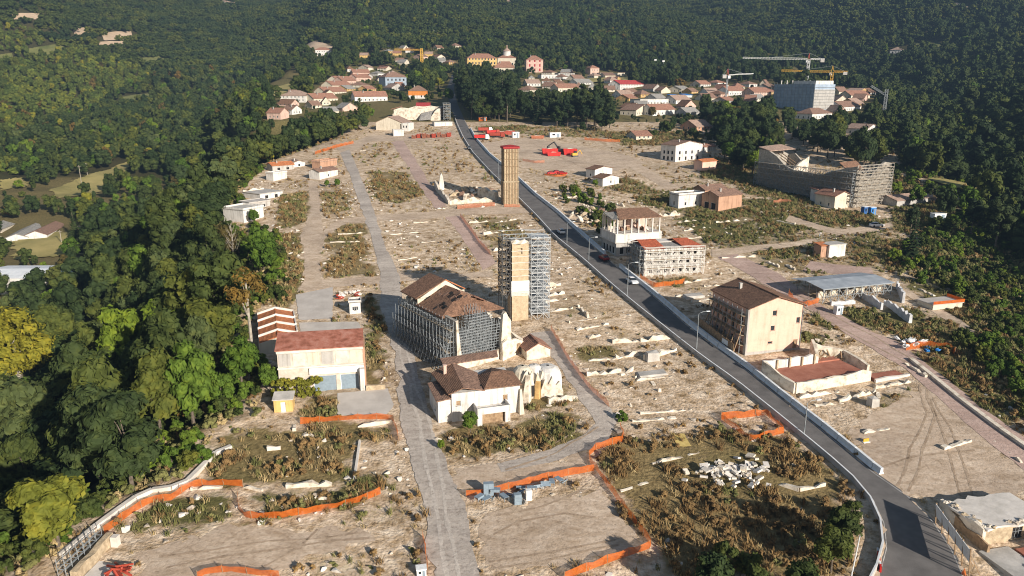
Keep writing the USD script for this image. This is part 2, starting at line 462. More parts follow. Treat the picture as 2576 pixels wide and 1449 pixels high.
def streaked(name, c0, c1, c2, rot, sx=0.26, sy=0.75):
    """bare earth with faint wheel streaks and stony specks"""
    nodes = {'g': ('geometry', {}), 'mp': ('mapping', {'rotation': (0, 0, rot), 'scale': (sx, sy, 0.3)}), 'n': ('noise_texture', {'scale': 1.0, 'detail': 9.0, 'roughness': 0.72, 'distortion': 0.8}),
             'n2': ('noise_texture', {'scale': 1.9, 'detail': 7.0, 'roughness': 0.75}), 'n3': ('noise_texture', {'scale': 0.09, 'detail': 4.0}),
             'r': ('rgb_ramp', {'ramp': [(0.28, c0), (0.5, c1), (0.72, c2)]}), 'sp': ('rgb_ramp', {'ramp': [(0.30, (0.55, 0.52, 0.48)), (0.45, (0.95, 0.95, 0.95)), (0.68, (1.18, 1.18, 1.18))]}),
             'bg': ('rgb_ramp', {'ramp': [(0.3, (0.80, 0.78, 0.77)), (0.7, (1.12, 1.1, 1.08))]}),
             'm1': ('mix', {'mix_type': 'multiply', 'fac': 1.0}), 'm2': ('mix', {'mix_type': 'multiply', 'fac': 1.0}), 'b': ('bump', {'strength': 0.7, 'distance': 0.15}), 'p': ('principled_bsdf', {'roughness': 0.95, 'specular_ior_level': 0.1})}
    links = [('g.position', 'mp.vector'), ('mp.vector', 'n.vector'), ('g.position', 'n2.vector'), ('g.position', 'n3.vector'), ('n.fac', 'r.fac'), ('n2.fac', 'sp.fac'), ('n3.fac', 'bg.fac'), ('r.color', 'm1.color1'), ('sp.color', 'm1.color2'),
             ('m1.color', 'm2.color1'), ('bg.color', 'm2.color2'), ('m2.color', 'p.base_color'), ('n2.fac', 'b.height'), ('b.normal', 'p.normal')]
    MATS[name] = usdkit.material(stage, '/World/Looks/' + name, nodes, links, surface='p.BSDF')
    return MATS[name]


GRAVEL = streaked('gravel_strip', (0.29, 0.25, 0.215), (0.41, 0.365, 0.32), (0.53, 0.475, 0.415), -1.35, 0.18, 0.6)
TRACK = streaked('pale_earth', (0.33, 0.245, 0.165), (0.48, 0.38, 0.285), (0.61, 0.51, 0.405), -0.28, 0.34, 0.6)
PINKTRACK = streaked('pink_earth', (0.34, 0.24, 0.195), (0.44, 0.325, 0.275), (0.52, 0.40, 0.345), 0.7, 0.16, 0.6)
YARD = mat_noise('concrete_yard', (0.40, 0.36, 0.32), (0.50, 0.455, 0.41), 0.3, 0.95, 0.3, 8, bscale=4)
REDFLOOR = mat_noise('red_floor_tiles', (0.28, 0.10, 0.06), (0.38, 0.155, 0.10), 0.6, 0.8)
FIELD = mat_noise('dry_field', (0.22, 0.19, 0.06), (0.36, 0.29, 0.11), 0.06, 0.95)
SAND = mat_noise('bare_soil', (0.40, 0.29, 0.19), (0.52, 0.39, 0.27), 0.04, 0.95)
PLASTER = {'white': plaster('white', (0.64, 0.615, 0.575)), 'cream': plaster('cream', (0.60, 0.54, 0.43), 0.8), 'peach': plaster('peach', (0.72, 0.465, 0.36), 0.88), 'pink': plaster('pink', (0.60, 0.42, 0.34)),
           'yellow': plaster('yellow', (0.62, 0.42, 0.16)), 'ochre': plaster('ochre', (0.52, 0.34, 0.14)), 'grey': plaster('grey', (0.42, 0.40, 0.37)), 'brick': plaster('brick', (0.45, 0.27, 0.18)), 'orange': plaster('orange', (0.60, 0.22, 0.05), 0.85), 'blue': plaster('blue', (0.30, 0.36, 0.42))}
TILE = {'brown': tiles('brown', (0.20, 0.115, 0.075)), 'red': tiles('red', (0.38, 0.10, 0.05), 0.8), 'terracotta': tiles('terracotta', (0.31, 0.165, 0.115)), 'pale': tiles('pale', (0.36, 0.255, 0.20)), 'dull': tiles('dull', (0.24, 0.15, 0.11)), 'grey': tiles('grey', (0.28, 0.27, 0.25)), 'orange': tiles('orange', (0.46, 0.17, 0.07), 0.8), 'crimson': tiles('crimson', (0.36, 0.05, 0.05), 0.8)}

# ------------------------------------------------------------------ ground
GRASS = [
    ([(1790, 560), (2250, 560), (2300, 690), (2000, 690), (1800, 640)], 0.52, 0.75), ([(1560, 470), (1960, 500), (2140, 540), (1900, 600), (1700, 545)], 0.62, 0.8), ([(2060, 800), (2300, 760), (2420, 860), (2300, 880), (2200, 830)], 0.75, 0.8), ([(2240, 880), (2420, 900), (2576, 1050), (2500, 1090), (2330, 960)], 0.8, 0.5),
    ([(2225, 430), (2300, 450), (2420, 520), (2340, 600), (2250, 575), (2235, 530)], 0.9, 0.75), ([(1800, 395), (1900, 400), (1985, 440), (1975, 470), (1870, 470), (1750, 445)], 0.85, 0.75), ([(1200, 320), (1330, 312), (1330, 325), (1210, 332)], 0.9, 0.8), ([(1700, 470), (1850, 480), (1900, 520), (1760, 500)], 0.6, 0.6),  # outline in the photograph, how much is overgrown, how green
    ([(820, 570), (925, 560), (945, 695), (815, 700)], 0.75, 0.2), ([(560, 1095), (870, 1062), (985, 1066), (985, 1100), (905, 1110), (890, 1200), (620, 1240), (505, 1205)], 1.0, 0.35),
    ([(600, 1255), (890, 1212), (1012, 1205), (950, 1240), (860, 1270), (620, 1297)], 1.0, 0.6), ([(330, 1295), (470, 1245), (560, 1235), (600, 1270), (560, 1320), (280, 1350)], 0.8, 0.7),
    ([(920, 430), (1030, 430), (1080, 490), (1000, 515), (930, 500)], 0.75, 0.35), ([(1110, 1165), (1095, 1090), (1300, 1050), (1490, 1050), (1470, 1110), (1300, 1150)], 0.95, 0.35),
    ([(1500, 1150), (1590, 1095), (1800, 1085), (2000, 1125), (2130, 1250), (2185, 1400), (2150, 1470), (1700, 1470), (1650, 1380), (1560, 1250)], 0.9, 0.1),
    ([(1750, 1060), (1900, 1080), (2010, 1110), (2100, 1200), (1950, 1180), (1800, 1110)], 0.8, 0.45),
    ([(660, 590), (760, 585), (765, 700), (742, 780), (650, 760)], 1.0, 0.4), ([(700, 490), (780, 480), (780, 560), (700, 575)], 0.9, 0.4), ([(805, 480), (885, 480), (895, 530), (810, 540)], 0.6, 0.3),
    ([(915, 730), (962, 755), (978, 965), (920, 950)], 1.0, 0.3), ([(1170, 545), (1310, 550), (1330, 600), (1240, 640)], 0.6, 0.3), ([(980, 640), (1215, 600), (1230, 670), (1010, 690)], 0.35, 0.15),
    ([(2020, 800), (2200, 770), (2330, 860), (2300, 880), (2200, 825), (2090, 830)], 1.0, 0.75), ([(2250, 690), (2600, 800), (2600, 1085), (2460, 960), (2300, 850), (2380, 800)], 1.0, 0.55),
    ([(1690, 545), (1790, 525), (1900, 590), (1780, 610)], 0.95, 0.85), ([(1600, 490), (1710, 485), (1700, 520), (1620, 515)], 0.9, 0.9), ([(1830, 530), (1960, 520), (2100, 570), (1980, 590)], 0.95, 0.8),
    ([(1960, 520), (2160, 530), (2250, 560), (2120, 575), (2000, 540)], 0.9, 0.6), ([(1820, 630), (1990, 610), (2040, 640), (1950, 650)], 0.7, 0.6), ([(1900, 660), (2040, 650), (2180, 660), (2000, 690)], 0.6, 0.2),
    ([(2130, 630), (2260, 590), (2330, 640), (2260, 690)], 0.9, 0.6), ([(2010, 820), (2090, 850), (2060, 870), (2015, 860)], 0.9, 0.9), ([(1440, 870), (1530, 860), (1560, 900), (1480, 910)], 0.6, 0.5),
    ([(1380, 880), (1500, 870), (1620, 920), (1480, 930)], 0.4, 0.3), ([(1370, 700), (1600, 830), (1720, 900), (1560, 860), (1380, 790)], 0.4, 0.2), ([(1310, 1000), (1440, 960), (1460, 1030), (1330, 1050)], 0.7, 0.4),
    ([(870, 385), (960, 360), (1000, 400), (920, 420)], 0.35, 0.2), ([(1040, 380), (1140, 360), (1230, 440), (1100, 430)], 0.35, 0.15), ([(1240, 400), (1280, 440), (1220, 450)], 0.5, 0.5),
    ([(1360, 440), (1500, 440), (1620, 500), (1400, 500)], 0.3, 0.2), ([(1560, 440), (1650, 470), (1590, 490), (1500, 470)], 0.7, 0.5), ([(1580, 380), (1760, 440), (1700, 470), (1560, 400)], 0.35, 0.2),
    ([(850, 1290), (960, 1270), (1020, 1260), (1000, 1300), (860, 1330)], 0.4, 0.7), ([(650, 1449), (760, 1390), (1050, 1360), (1070, 1480), (650, 1480)], 0.4, 0.5), ([(2400, 800), (2600, 950), (2600, 1060), (2450, 900)], 1.0, 0.3),
    ([(740, 1060), (770, 1000), (845, 990), (850, 1045)], 1.0, 0.25), ([(1640, 700), (1740, 690), (1720, 730), (1650, 725)], 0.6, 0.5), ([(1200, 1330), (1480, 1290), (1500, 1330), (1250, 1370)], 0.45, 0.15), ([(2160, 990), (2290, 970), (2330, 1040), (2230, 1050)], 0.6, 0.3),
    ([(1930, 455), (2140, 500), (2060, 520), (1850, 480)], 0.9, 0.8), ([(1500, 330), (1760, 330), (1800, 370), (1560, 365)], 0.8, 0.5), ([(1240, 320), (1500, 318), (1560, 350), (1330, 340)], 0.6, 0.5),
]
_gp = [(Polygon([GP(*p)[:2] for p in poly]), a, g) for poly, a, g in GRASS]


def blurred_mask(x, y):
    """how overgrown the ground is: soft, broken outlines"""
    a = np.zeros(x.shape)
    g = np.zeros(x.shape)
    near_ = (y < 460) & (y > 60) & (np.abs(x) < 300)
    xs, ys = x[near_], y[near_]
    jx, jy = _noise2(xs, ys, 1 / 5.0, 21) * 7, _noise2(xs, ys, 1 / 5.0, 22) * 7
    aa, gg_ = np.zeros(len(xs)), np.zeros(len(xs))
    for poly, amt, green in _gp:
        ins = np.zeros(len(xs))
        for k in range(6):
            ox, oy = 1.4 * math.cos(k * 1.047), 1.4 * math.sin(k * 1.047)
            ins += shapely.contains_xy(poly, xs + jx + ox, ys + jy + oy) / 6
        gg_ = np.where(ins * amt > aa, green, gg_)
        aa = np.maximum(aa, ins * amt)
    aa = aa * (0.55 + 0.9 * (_noise2(xs, ys, 1 / 7.0, 25) + 0.5))
    aa = np.maximum(aa, 0.42 * sm((_noise2(xs, ys, 1 / 9.0, 26) + 0.06) / 0.25))
    gg_ = np.clip(gg_ + _noise2(xs, ys, 1 / 6.0, 27) * 0.9, 0, 1)
    a[near_], g[near_] = np.clip(aa, 0, 1), gg_
    return a, g


SPEC = []


def road(*a):
    SPEC.append(('road', a))


def flat(*a):
    SPEC.append(('flat', a))


flat('dirt_yard', TRACK, [(2140, 1080), (2200, 1040), (2330, 965), (2420, 1040), (2500, 1125), (2600, 1200), (2600, 1240), (2420, 1262), (2300, 1245), (2190, 1185)], 0.020, 0.6, 1)
flat('dirt_yard', TRACK, [(1195, 362), (1320, 347), (1450, 365), (1560, 385), (1625, 410), (1560, 428), (1480, 432), (1400, 428), (1312, 424), (1310, 395), (1250, 385)], 0.020, 0.6, 2)
flat('dirt_yard', TRACK, [(1130, 1182), (1240, 1172), (1400, 1158), (1480, 1140), (1490, 1180), (1400, 1200), (1180, 1240), (1150, 1215)], 0.020, 0.5, 4)
flat('dirt_yard', TRACK, [(330, 1400), (560, 1320), (760, 1330), (900, 1320), (960, 1360), (760, 1400), (640, 1449), (500, 1470), (360, 1470)], 0.020, 0.7, 5)
flat('dirt_yard', TRACK, [(1215, 1300), (1460, 1240), (1500, 1230), (1560, 1300), (1630, 1380), (1500, 1410), (1260, 1440), (1215, 1400)], 0.020, 0.6, 6)
road('gravel_track', PINKTRACK, [(1795, 640), (1900, 700), (2040, 783), (2150, 852), (2280, 930), (2340, 985), (2420, 1055), (2500, 1125), (2600, 1205)], [(1830, 628), (1960, 690), (2060, 765), (2190, 835), (2260, 860), (2310, 900), (2390, 960), (2460, 1020), (2600, 1115)], 0.25, 0.050, 7, 3)
road('gravel_track', TRACK, [(1790, 628), (1900, 618), (1990, 610), (2050, 600)], [(1790, 648), (1900, 632), (1990, 622), (2060, 612)], 0.25, 0.055, 4, 4)
road('gravel_track', TRACK, [(1985, 542), (2050, 562), (2110, 578), (2180, 572), (2240, 560)], [(1975, 556), (2040, 574), (2110, 592), (2190, 586), (2250, 572)], 0.25, 0.050, 4, 5)
road('gravel_track', PINKTRACK, [(2040, 655), (2110, 668), (2190, 672)], [(2020, 680), (2110, 690), (2200, 694)], 0.3, 0.044, 4, 6)
road('gravel_track', TRACK, [(1550, 395), (1590, 425), (1640, 455), (1680, 478)], [(1580, 390), (1620, 418), (1670, 450), (1710, 472)], 0.25, 0.044, 4, 7)
road('gravel_track', TRACK, [(2270, 735), (2330, 775), (2400, 815), (2440, 842)], [(2285, 728), (2350, 768), (2415, 805), (2455, 832)], 0.15, 0.044, 3, 8)
road('gravel_track', TRACK, [(775, 455), (781, 520), (770, 560), (755, 590), (765, 640), (765, 708)], [(800, 460), (805, 530), (815, 590), (808, 640), (808, 708)], 0.3, 0.044, 5, 9)
road('gravel_track', TRACK, [(815, 580), (850, 553), (940, 541), (1050, 536), (1240, 520), (1310, 522)], [(815, 600), (860, 567), (950, 556), (1060, 553), (1180, 541), (1340, 536)], 0.25, 0.054, 4, 10)
road('gravel_track', TRACK, [(765, 706), (940, 696), (1000, 686), (1130, 691), (1240, 681)], [(745, 738), (820, 724), (960, 714), (1050, 706), (1240, 698)], 0.25, 0.059, 4, 11)
road('gravel_track', PINKTRACK, [(985, 358), (1020, 410), (1050, 460), (1095, 525)], [(1012, 350), (1048, 405), (1073, 450), (1125, 520)], 0.25, 0.039, 4, 12)
road('gravel_track', PINKTRACK, [(1120, 542), (1155, 590), (1190, 640), (1215, 680)], [(1155, 537), (1190, 580), (1230, 630), (1248, 662)], 0.25, 0.034, 4, 13)
road('gravel_track', TRACK, [(845, 374), (930, 341), (1060, 336), (1140, 330)], [(870, 390), (935, 356), (1060, 353), (1150, 345)], 0.3, 0.064, 4, 14)
road('gravel_track', GRAVEL, [(1335, 838), (1390, 900), (1440, 970), (1470, 1030), (1500, 1065), (1470, 1095), (1380, 1130), (1250, 1165)], [(1388, 832), (1430, 900), (1485, 975), (1540, 1030), (1560, 1068), (1520, 1115), (1410, 1152), (1260, 1185)], 0.25, 0.039, 5, 15)
road('gravel_road', GRAVEL, [(855, 385), (880, 440), (900, 500), (925, 570), (945, 640), (955, 700), (962, 780), (982, 850), (1000, 950), (1010, 1050), (1030, 1150), (1055, 1250), (1070, 1340), (1090, 1475)], [(880, 376), (905, 440), (930, 500), (952, 570), (978, 640), (1003, 690), (1008, 720), (1020, 790), (1042, 900), (1070, 1000), (1095, 1080), (1132, 1180), (1162, 1260), (1187, 1350), (1214, 1475)], 0.3, 0.072, 7, 16)
flat('concrete_yard', YARD, [(744, 742), (840, 722), (836, 802), (752, 806)], 0.080, 0.1, 7)
flat('concrete_yard', YARD, [(752, 812), (903, 810), (914, 846), (758, 855)], 0.085, 0.05, 8)
flat('concrete_yard', YARD, [(850, 990), (975, 978), (992, 1020), (970, 1045), (850, 1046)], 0.080, 0.1, 9)
# main asphalt road with white edge lines
RL = [(1146, 300), (1150, 312), (1165, 345), (1190, 385), (1240, 440), (1300, 495), (1350, 545), (1400, 600), (1470, 657), (1540, 720), (1600, 770), (1700, 850), (1770, 905), (1850, 962), (1950, 1042), (2060, 1132), (2140, 1200), (2190, 1258), (2218, 1320), (2224, 1380), (2210, 1430), (2180, 1490)]
RR = [(1168, 300), (1175, 312), (1195, 350), (1230, 390), (1290, 440), (1345, 492), (1400, 535), (1480, 608), (1550, 668), (1640, 740), (1730, 818), (1800, 872), (1880, 930), (1960, 995), (2060, 1073), (2140, 1138), (2200, 1188), (2290, 1250), (2350, 1310), (2400, 1385), (2425, 1440), (2440, 1490)]
road('street', ASPHALT, [(1146, 300), (1130, 262), (1124, 222), (1136, 192)], [(1168, 300), (1151, 262), (1141, 222), (1150, 192)], 0.0, 0.094, 3, 18)
road('road', ASPHALT, RL, RR, 0.0, 0.10, 5, 17)




_flatten = [Polygon([GP(*p)[:2] for p in a_[2] + a_[3][::-1]] if k_ == 'road' else [GP(*p)[:2] for p in a_[2]]).buffer(0) for k_, a_ in SPEC]
SMOOTH = shapely.union_all([p.buffer(0.8) for p in _flatten])
SMOOTH2 = shapely.union_all([p.buffer(2.6) for p in _flatten])
shapely.prepare(SMOOTH)
shapely.prepare(SMOOTH2)


def axis(*runs):
    out = []
    for a, b, s in runs:
        out += list(np.arange(a, b, s))
    return np.array(sorted(set(np.round(out, 4))))


gx = axis((-3600, -900, 45), (-900, -320, 14), (-320, -125, 4), (-125, 175, 0.75), (175, 330, 4), (330, 900, 14), (900, 3601, 45))
gy = axis((-60, 66, 6), (66, 262, 0.75), (262, 450, 1.5), (450, 900, 6), (900, 1600, 16), (1600, 4301, 45))
XX, YY = np.meshgrid(gx, gy)
ZZ = terrain(XX, YY)
TL, TR = side(XX, YY)
OUT = np.maximum(np.maximum(TL, TR), 0)
near = (YY < 450) & (OUT < 8)
ga, gg = blurred_mask(XX.ravel(), YY.ravel())
ga, gg = ga.reshape(XX.shape), gg.reshape(XX.shape)
wild = sm((OUT - 1.0) / 8)
ga = np.maximum(ga, wild)
gg = np.where(wild > 0.5, 0.85, gg)
ga = np.where(YY > 470, np.maximum(ga, 0.9), ga)
gg = np.where(YY > 470, 0.6 + 0.5 * _noise2(XX, YY, 1 / 30., 91), gg)
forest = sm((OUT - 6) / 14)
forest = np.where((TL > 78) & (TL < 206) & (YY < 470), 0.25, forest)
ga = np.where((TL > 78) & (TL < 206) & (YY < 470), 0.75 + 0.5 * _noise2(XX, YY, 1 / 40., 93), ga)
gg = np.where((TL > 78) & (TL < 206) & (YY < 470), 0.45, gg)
inside = OUT <= 0
ZZ = ZZ + np.where(inside & (YY < 450), _noise2(XX, YY, 1 / 3.0, 31) * 0.22 + _noise2(XX, YY, 1 / 14.0, 32) * 0.30 - 0.08, 0) * (1 - sm((YY - 300) / 200)) * np.where(shapely.contains_xy(SMOOTH, XX, YY), 0.0, np.where(shapely.contains_xy(SMOOTH2, XX, YY), 0.45, 1.0))


def ground_z(x, y):
    """height of the built ground sheet"""
    i = np.clip(np.searchsorted(gx, x) - 1, 0, len(gx) - 2)
    j = np.clip(np.searchsorted(gy, y) - 1, 0, len(gy) - 2)
    u = np.clip((x - gx[i]) / (gx[i + 1] - gx[i]), 0, 1)
    v = np.clip((y - gy[j]) / (gy[j + 1] - gy[j]), 0, 1)
    a, b, c, d = ZZ[j, i], ZZ[j, i + 1], ZZ[j + 1, i + 1], ZZ[j + 1, i]
    return np.where(u >= v, a + u * (b - a) + v * (c - b), a + u * (c - d) + v * (d - a))


def W(px, py, off=0.0):
    p = GP(px, py)
    p[2] = float(ground_z(p[0], p[1])) + off
    return p


nx, ny = len(gx), len(gy)
V = np.column_stack([XX.ravel(), YY.ravel(), ZZ.ravel()])
ii = (np.arange(ny - 1)[:, None] * nx + np.arange(nx - 1)[None]).ravel()
F = np.vstack([np.column_stack([ii, ii + 1, ii + nx + 1]), np.column_stack([ii, ii + nx + 1, ii + nx])])
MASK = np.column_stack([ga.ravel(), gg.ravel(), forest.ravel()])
ground_nodes = {
    'g': ('geometry', {}), 'a': ('attribute', {'attribute': 'mask'}), 's': ('separate_color', {}),
    'rot': ('mapping', {'rotation': (0, 0, -0.28), 'scale': (0.42, 0.55, 0.4)}),
    'n1': ('noise_texture', {'scale': 1.0, 'detail': 8.0, 'roughness': 0.7}),
    'n2': ('noise_texture', {'scale': 1.25, 'detail': 7.0, 'roughness': 0.72}),
    'n3': ('noise_texture', {'scale': 0.035, 'detail': 5.0}),
    'dirt': ('rgb_ramp', {'ramp': [(0.31, (0.20, 0.135, 0.07)), (0.41, (0.37, 0.275, 0.17)), (0.51, (0.52, 0.41, 0.29)), (0.66, (0.70, 0.60, 0.465))]}),
    'speck': ('rgb_ramp', {'ramp': [(0.30, (0.50, 0.46, 0.40)), (0.46, (0.92, 0.92, 0.92)), (0.66, (1.22, 1.22, 1.22))]}),
    'big': ('rgb_ramp', {'ramp': [(0.3, (0.82, 0.80, 0.80)), (0.7, (1.12, 1.08, 1.06))]}),
    'm1': ('mix', {'mix_type': 'multiply', 'fac': 1.0}), 'm2': ('mix', {'mix_type': 'multiply', 'fac': 1.0}),
    'brown': ('rgb_ramp', {'ramp': [(0.3, (0.10, 0.07, 0.03)), (0.55, (0.24, 0.175, 0.08)), (0.75, (0.38, 0.29, 0.15))]}),
    'green': ('rgb_ramp', {'ramp': [(0.3, (0.04, 0.048, 0.016)), (0.6, (0.12, 0.115, 0.04)), (0.8, (0.22, 0.18, 0.075))]}),
    'veg': ('mix', {'mix_type': 'mix'}),
    'add': ('math', {'math_type': 'multiply_add', 'value2': 0.5}), 'thr': ('rgb_ramp', {'ramp': [(0.45, (0, 0, 0)), (0.60, (1, 1, 1))]}), 'sc': ('math', {'math_type': 'multiply', 'value2': 0.5}),
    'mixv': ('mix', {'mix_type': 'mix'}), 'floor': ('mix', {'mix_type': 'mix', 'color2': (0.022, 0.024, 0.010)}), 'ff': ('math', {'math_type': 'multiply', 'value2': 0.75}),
    'bn': ('noise_texture', {'scale': 2.2, 'detail': 5.0}), 'b': ('bump', {'strength': 0.9, 'distance': 0.25}),
    'p': ('principled_bsdf', {'roughness': 0.95, 'specular_ior_level': 0.1})}
ground_links = [('a.color', 's.color'), ('g.position', 'rot.vector'), ('rot.vector', 'n1.vector'), ('g.position', 'n2.vector'), ('g.position', 'n3.vector'), ('n1.fac', 'dirt.fac'), ('n2.fac', 'speck.fac'), ('n3.fac', 'big.fac'),
                ('dirt.color', 'm1.color1'), ('speck.color', 'm1.color2'), ('m1.color', 'm2.color1'), ('big.color', 'm2.color2'),
                ('n2.fac', 'brown.fac'), ('n2.fac', 'green.fac'), ('brown.color', 'veg.color1'), ('green.color', 'veg.color2'), ('s.g', 'veg.fac'),
                ('s.r', 'sc.value1'), ('sc.value', 'add.value3'), ('n2.fac', 'add.value1'), ('add.value', 'thr.fac'),
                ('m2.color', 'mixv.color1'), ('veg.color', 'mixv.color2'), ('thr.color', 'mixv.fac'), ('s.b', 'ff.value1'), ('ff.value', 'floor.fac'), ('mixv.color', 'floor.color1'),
                ('floor.color', 'p.base_color'), ('g.position', 'bn.vector'), ('bn.fac', 'b.height'), ('b.normal', 'p.normal')]
GROUND = usdkit.material(stage, '/World/Looks/ground', ground_nodes, ground_links, surface='p.BSDF')


def sheet(name, fmask):
    f = F[fmask]
    used = np.unique(f)
    remap = np.zeros(len(V), int)
    remap[used] = np.arange(len(used))
    p = '/World/' + name
    m = put(p, (V[used], remap[f]), GROUND, True)
    UsdGeom.PrimvarsAPI(m).CreatePrimvar('mask', Sdf.ValueTypeNames.Color3fArray, 'vertex').Set(Vt.Vec3fArray.FromNumpy(MASK[used].astype(np.float32)))
    data(m.GetPrim(), kind='structure')


fo = OUT.ravel()[F].max(1)
fy = YY.ravel()[F].min(1)
is_hill = (fo > 60) | (fy > 800)
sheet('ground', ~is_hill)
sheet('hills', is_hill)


def interp_edges(left, right, step, rag=0.0, nacross=5, off=0.06, seed=1, plane=True):
    """a ribbon between two edges given as pixel polylines, laid on the ground"""
    a, b = polyline(left, step, plane), polyline(right, step, plane)
    n = max(len(a), len(b))
    q = np.linspace(0, 1, n)
    A = np.column_stack([np.interp(q, np.linspace(0, 1, len(a)), a[:, k]) for k in (0, 1)])
    B = np.column_stack([np.interp(q, np.linspace(0, 1, len(b)), b[:, k]) for k in (0, 1)])
    rg = np.random.default_rng(seed)
    if rag:
        def wob():
            w = np.interp(np.arange(n), np.arange(0, n + 10, 5), rg.normal(0, rag * 1.1, len(np.arange(0, n + 10, 5)))) + rg.normal(0, rag * 0.3, n)
            return w[:, None]
        D = (B - A) / (np.linalg.norm(B - A, axis=1, keepdims=True) + 1e-9)
        A, B = A + D * wob(), B + D * wob()
    t = np.linspace(0, 1, nacross)
    P = A[:, None] * (1 - t)[None, :, None] + B[:, None] * t[None, :, None]
    x, y = P[..., 0].ravel(), P[..., 1].ravel()
    z = ground_z(x, y) + off
    v = np.column_stack([x, y, z])
    k = (np.arange(n - 1)[:, None] * nacross + np.arange(nacross - 1)[None]).ravel()
    f = np.column_stack([k, k + 1, k + nacross + 1, k + nacross])
    if np.cross(v[f[0, 1]] - v[f[0, 0]], v[f[0, 2]] - v[f[0, 0]])[2] < 0:
        f = f[:, ::-1]
    return v, f, A, B


def patch(poly, off, step=0.8, rag=0.35, seed=2, plane=True):
    """a ground patch with a frayed outline"""
    w = polyline(list(poly) + [poly[0]], 1.2, plane)[:-1]
    rg = np.random.default_rng(seed)
    pg = Polygon(w + rg.normal(0, rag, w.shape)).buffer(0)
    if pg.geom_type != 'Polygon':
        pg = max(pg.geoms, key=lambda g: g.area)
    x0, y0, x1, y1 = pg.bounds
    X, Y = np.meshgrid(np.arange(x0, x1, step), np.arange(y0, y1, step))
    ok = shapely.contains_xy(pg.buffer(-step * 0.3), X.ravel(), Y.ravel())
    pts = np.vstack([np.array(pg.exterior.coords)[:-1], np.column_stack([X.ravel(), Y.ravel()])[ok]])
    from scipy.spatial import Delaunay
    tri = Delaunay(pts).simplices
    cen = pts[tri].mean(1)
    tri = tri[shapely.contains_xy(pg, cen[:, 0], cen[:, 1])]
    a = pts[tri]
    cr = (a[:, 1, 0] - a[:, 0, 0]) * (a[:, 2, 1] - a[:, 0, 1]) - (a[:, 1, 1] - a[:, 0, 1]) * (a[:, 2, 0] - a[:, 0, 0])
    tri[cr < 0] = tri[cr < 0][:, ::-1]
    return np.column_stack([pts, ground_z(pts[:, 0], pts[:, 1]) + off]), tri, pg


ROAD_EDGES = []
ROADS = []  # footprints that stay clear of grass and stones


def lay_road(name, mat, left, right, rag, off, n=5, seed=1):
    v, f, A, B = interp_edges(left, right, 0.8, rag, n, off, seed)
    p = '/World/' + numbered(name)
    put(p, (v, f), mat, True)
    data(stage.GetPrimAtPath(p), kind='structure')
    ROADS.append(Polygon(np.vstack([A, B[::-1]])).buffer(0))
    ROAD_EDGES.append((A, B))


def lay_flat(name, mat, poly, off, rag=0.35, seed=3):
    v, f, pg = patch(poly, off, rag=rag, seed=seed)
    p = '/World/' + numbered(name)
    put(p, (v, f), mat, True)
    data(stage.GetPrimAtPath(p), kind='structure')
    ROADS.append(pg)


for kind_, a_ in SPEC:
    (lay_road if kind_ == 'road' else lay_flat)(*a_)
RA, RB = ROAD_EDGES[-1]


def offset_ribbon(P, Q, t0, t1, off):
    D = (Q - P) / np.linalg.norm(Q - P, axis=1, keepdims=True)
    return P + D * t0, P + D * t1, off


def strip(name, A, B, off, mat):
    n = len(A)
    v = np.vstack([np.column_stack([A, ground_z(A[:, 0], A[:, 1]) + off]), np.column_stack([B, ground_z(B[:, 0], B[:, 1]) + off])])
    k = np.arange(n - 1)
    f = np.column_stack([k, n + k, n + k + 1, k + 1])
    if np.cross(v[f[0, 1]] - v[f[0, 0]], v[f[0, 2]] - v[f[0, 0]])[2] < 0:
        f = f[:, ::-1]
    p = '/World/' + numbered(name)
    put(p, (v, f), mat, True)
    data(stage.GetPrimAtPath(p), kind='structure')


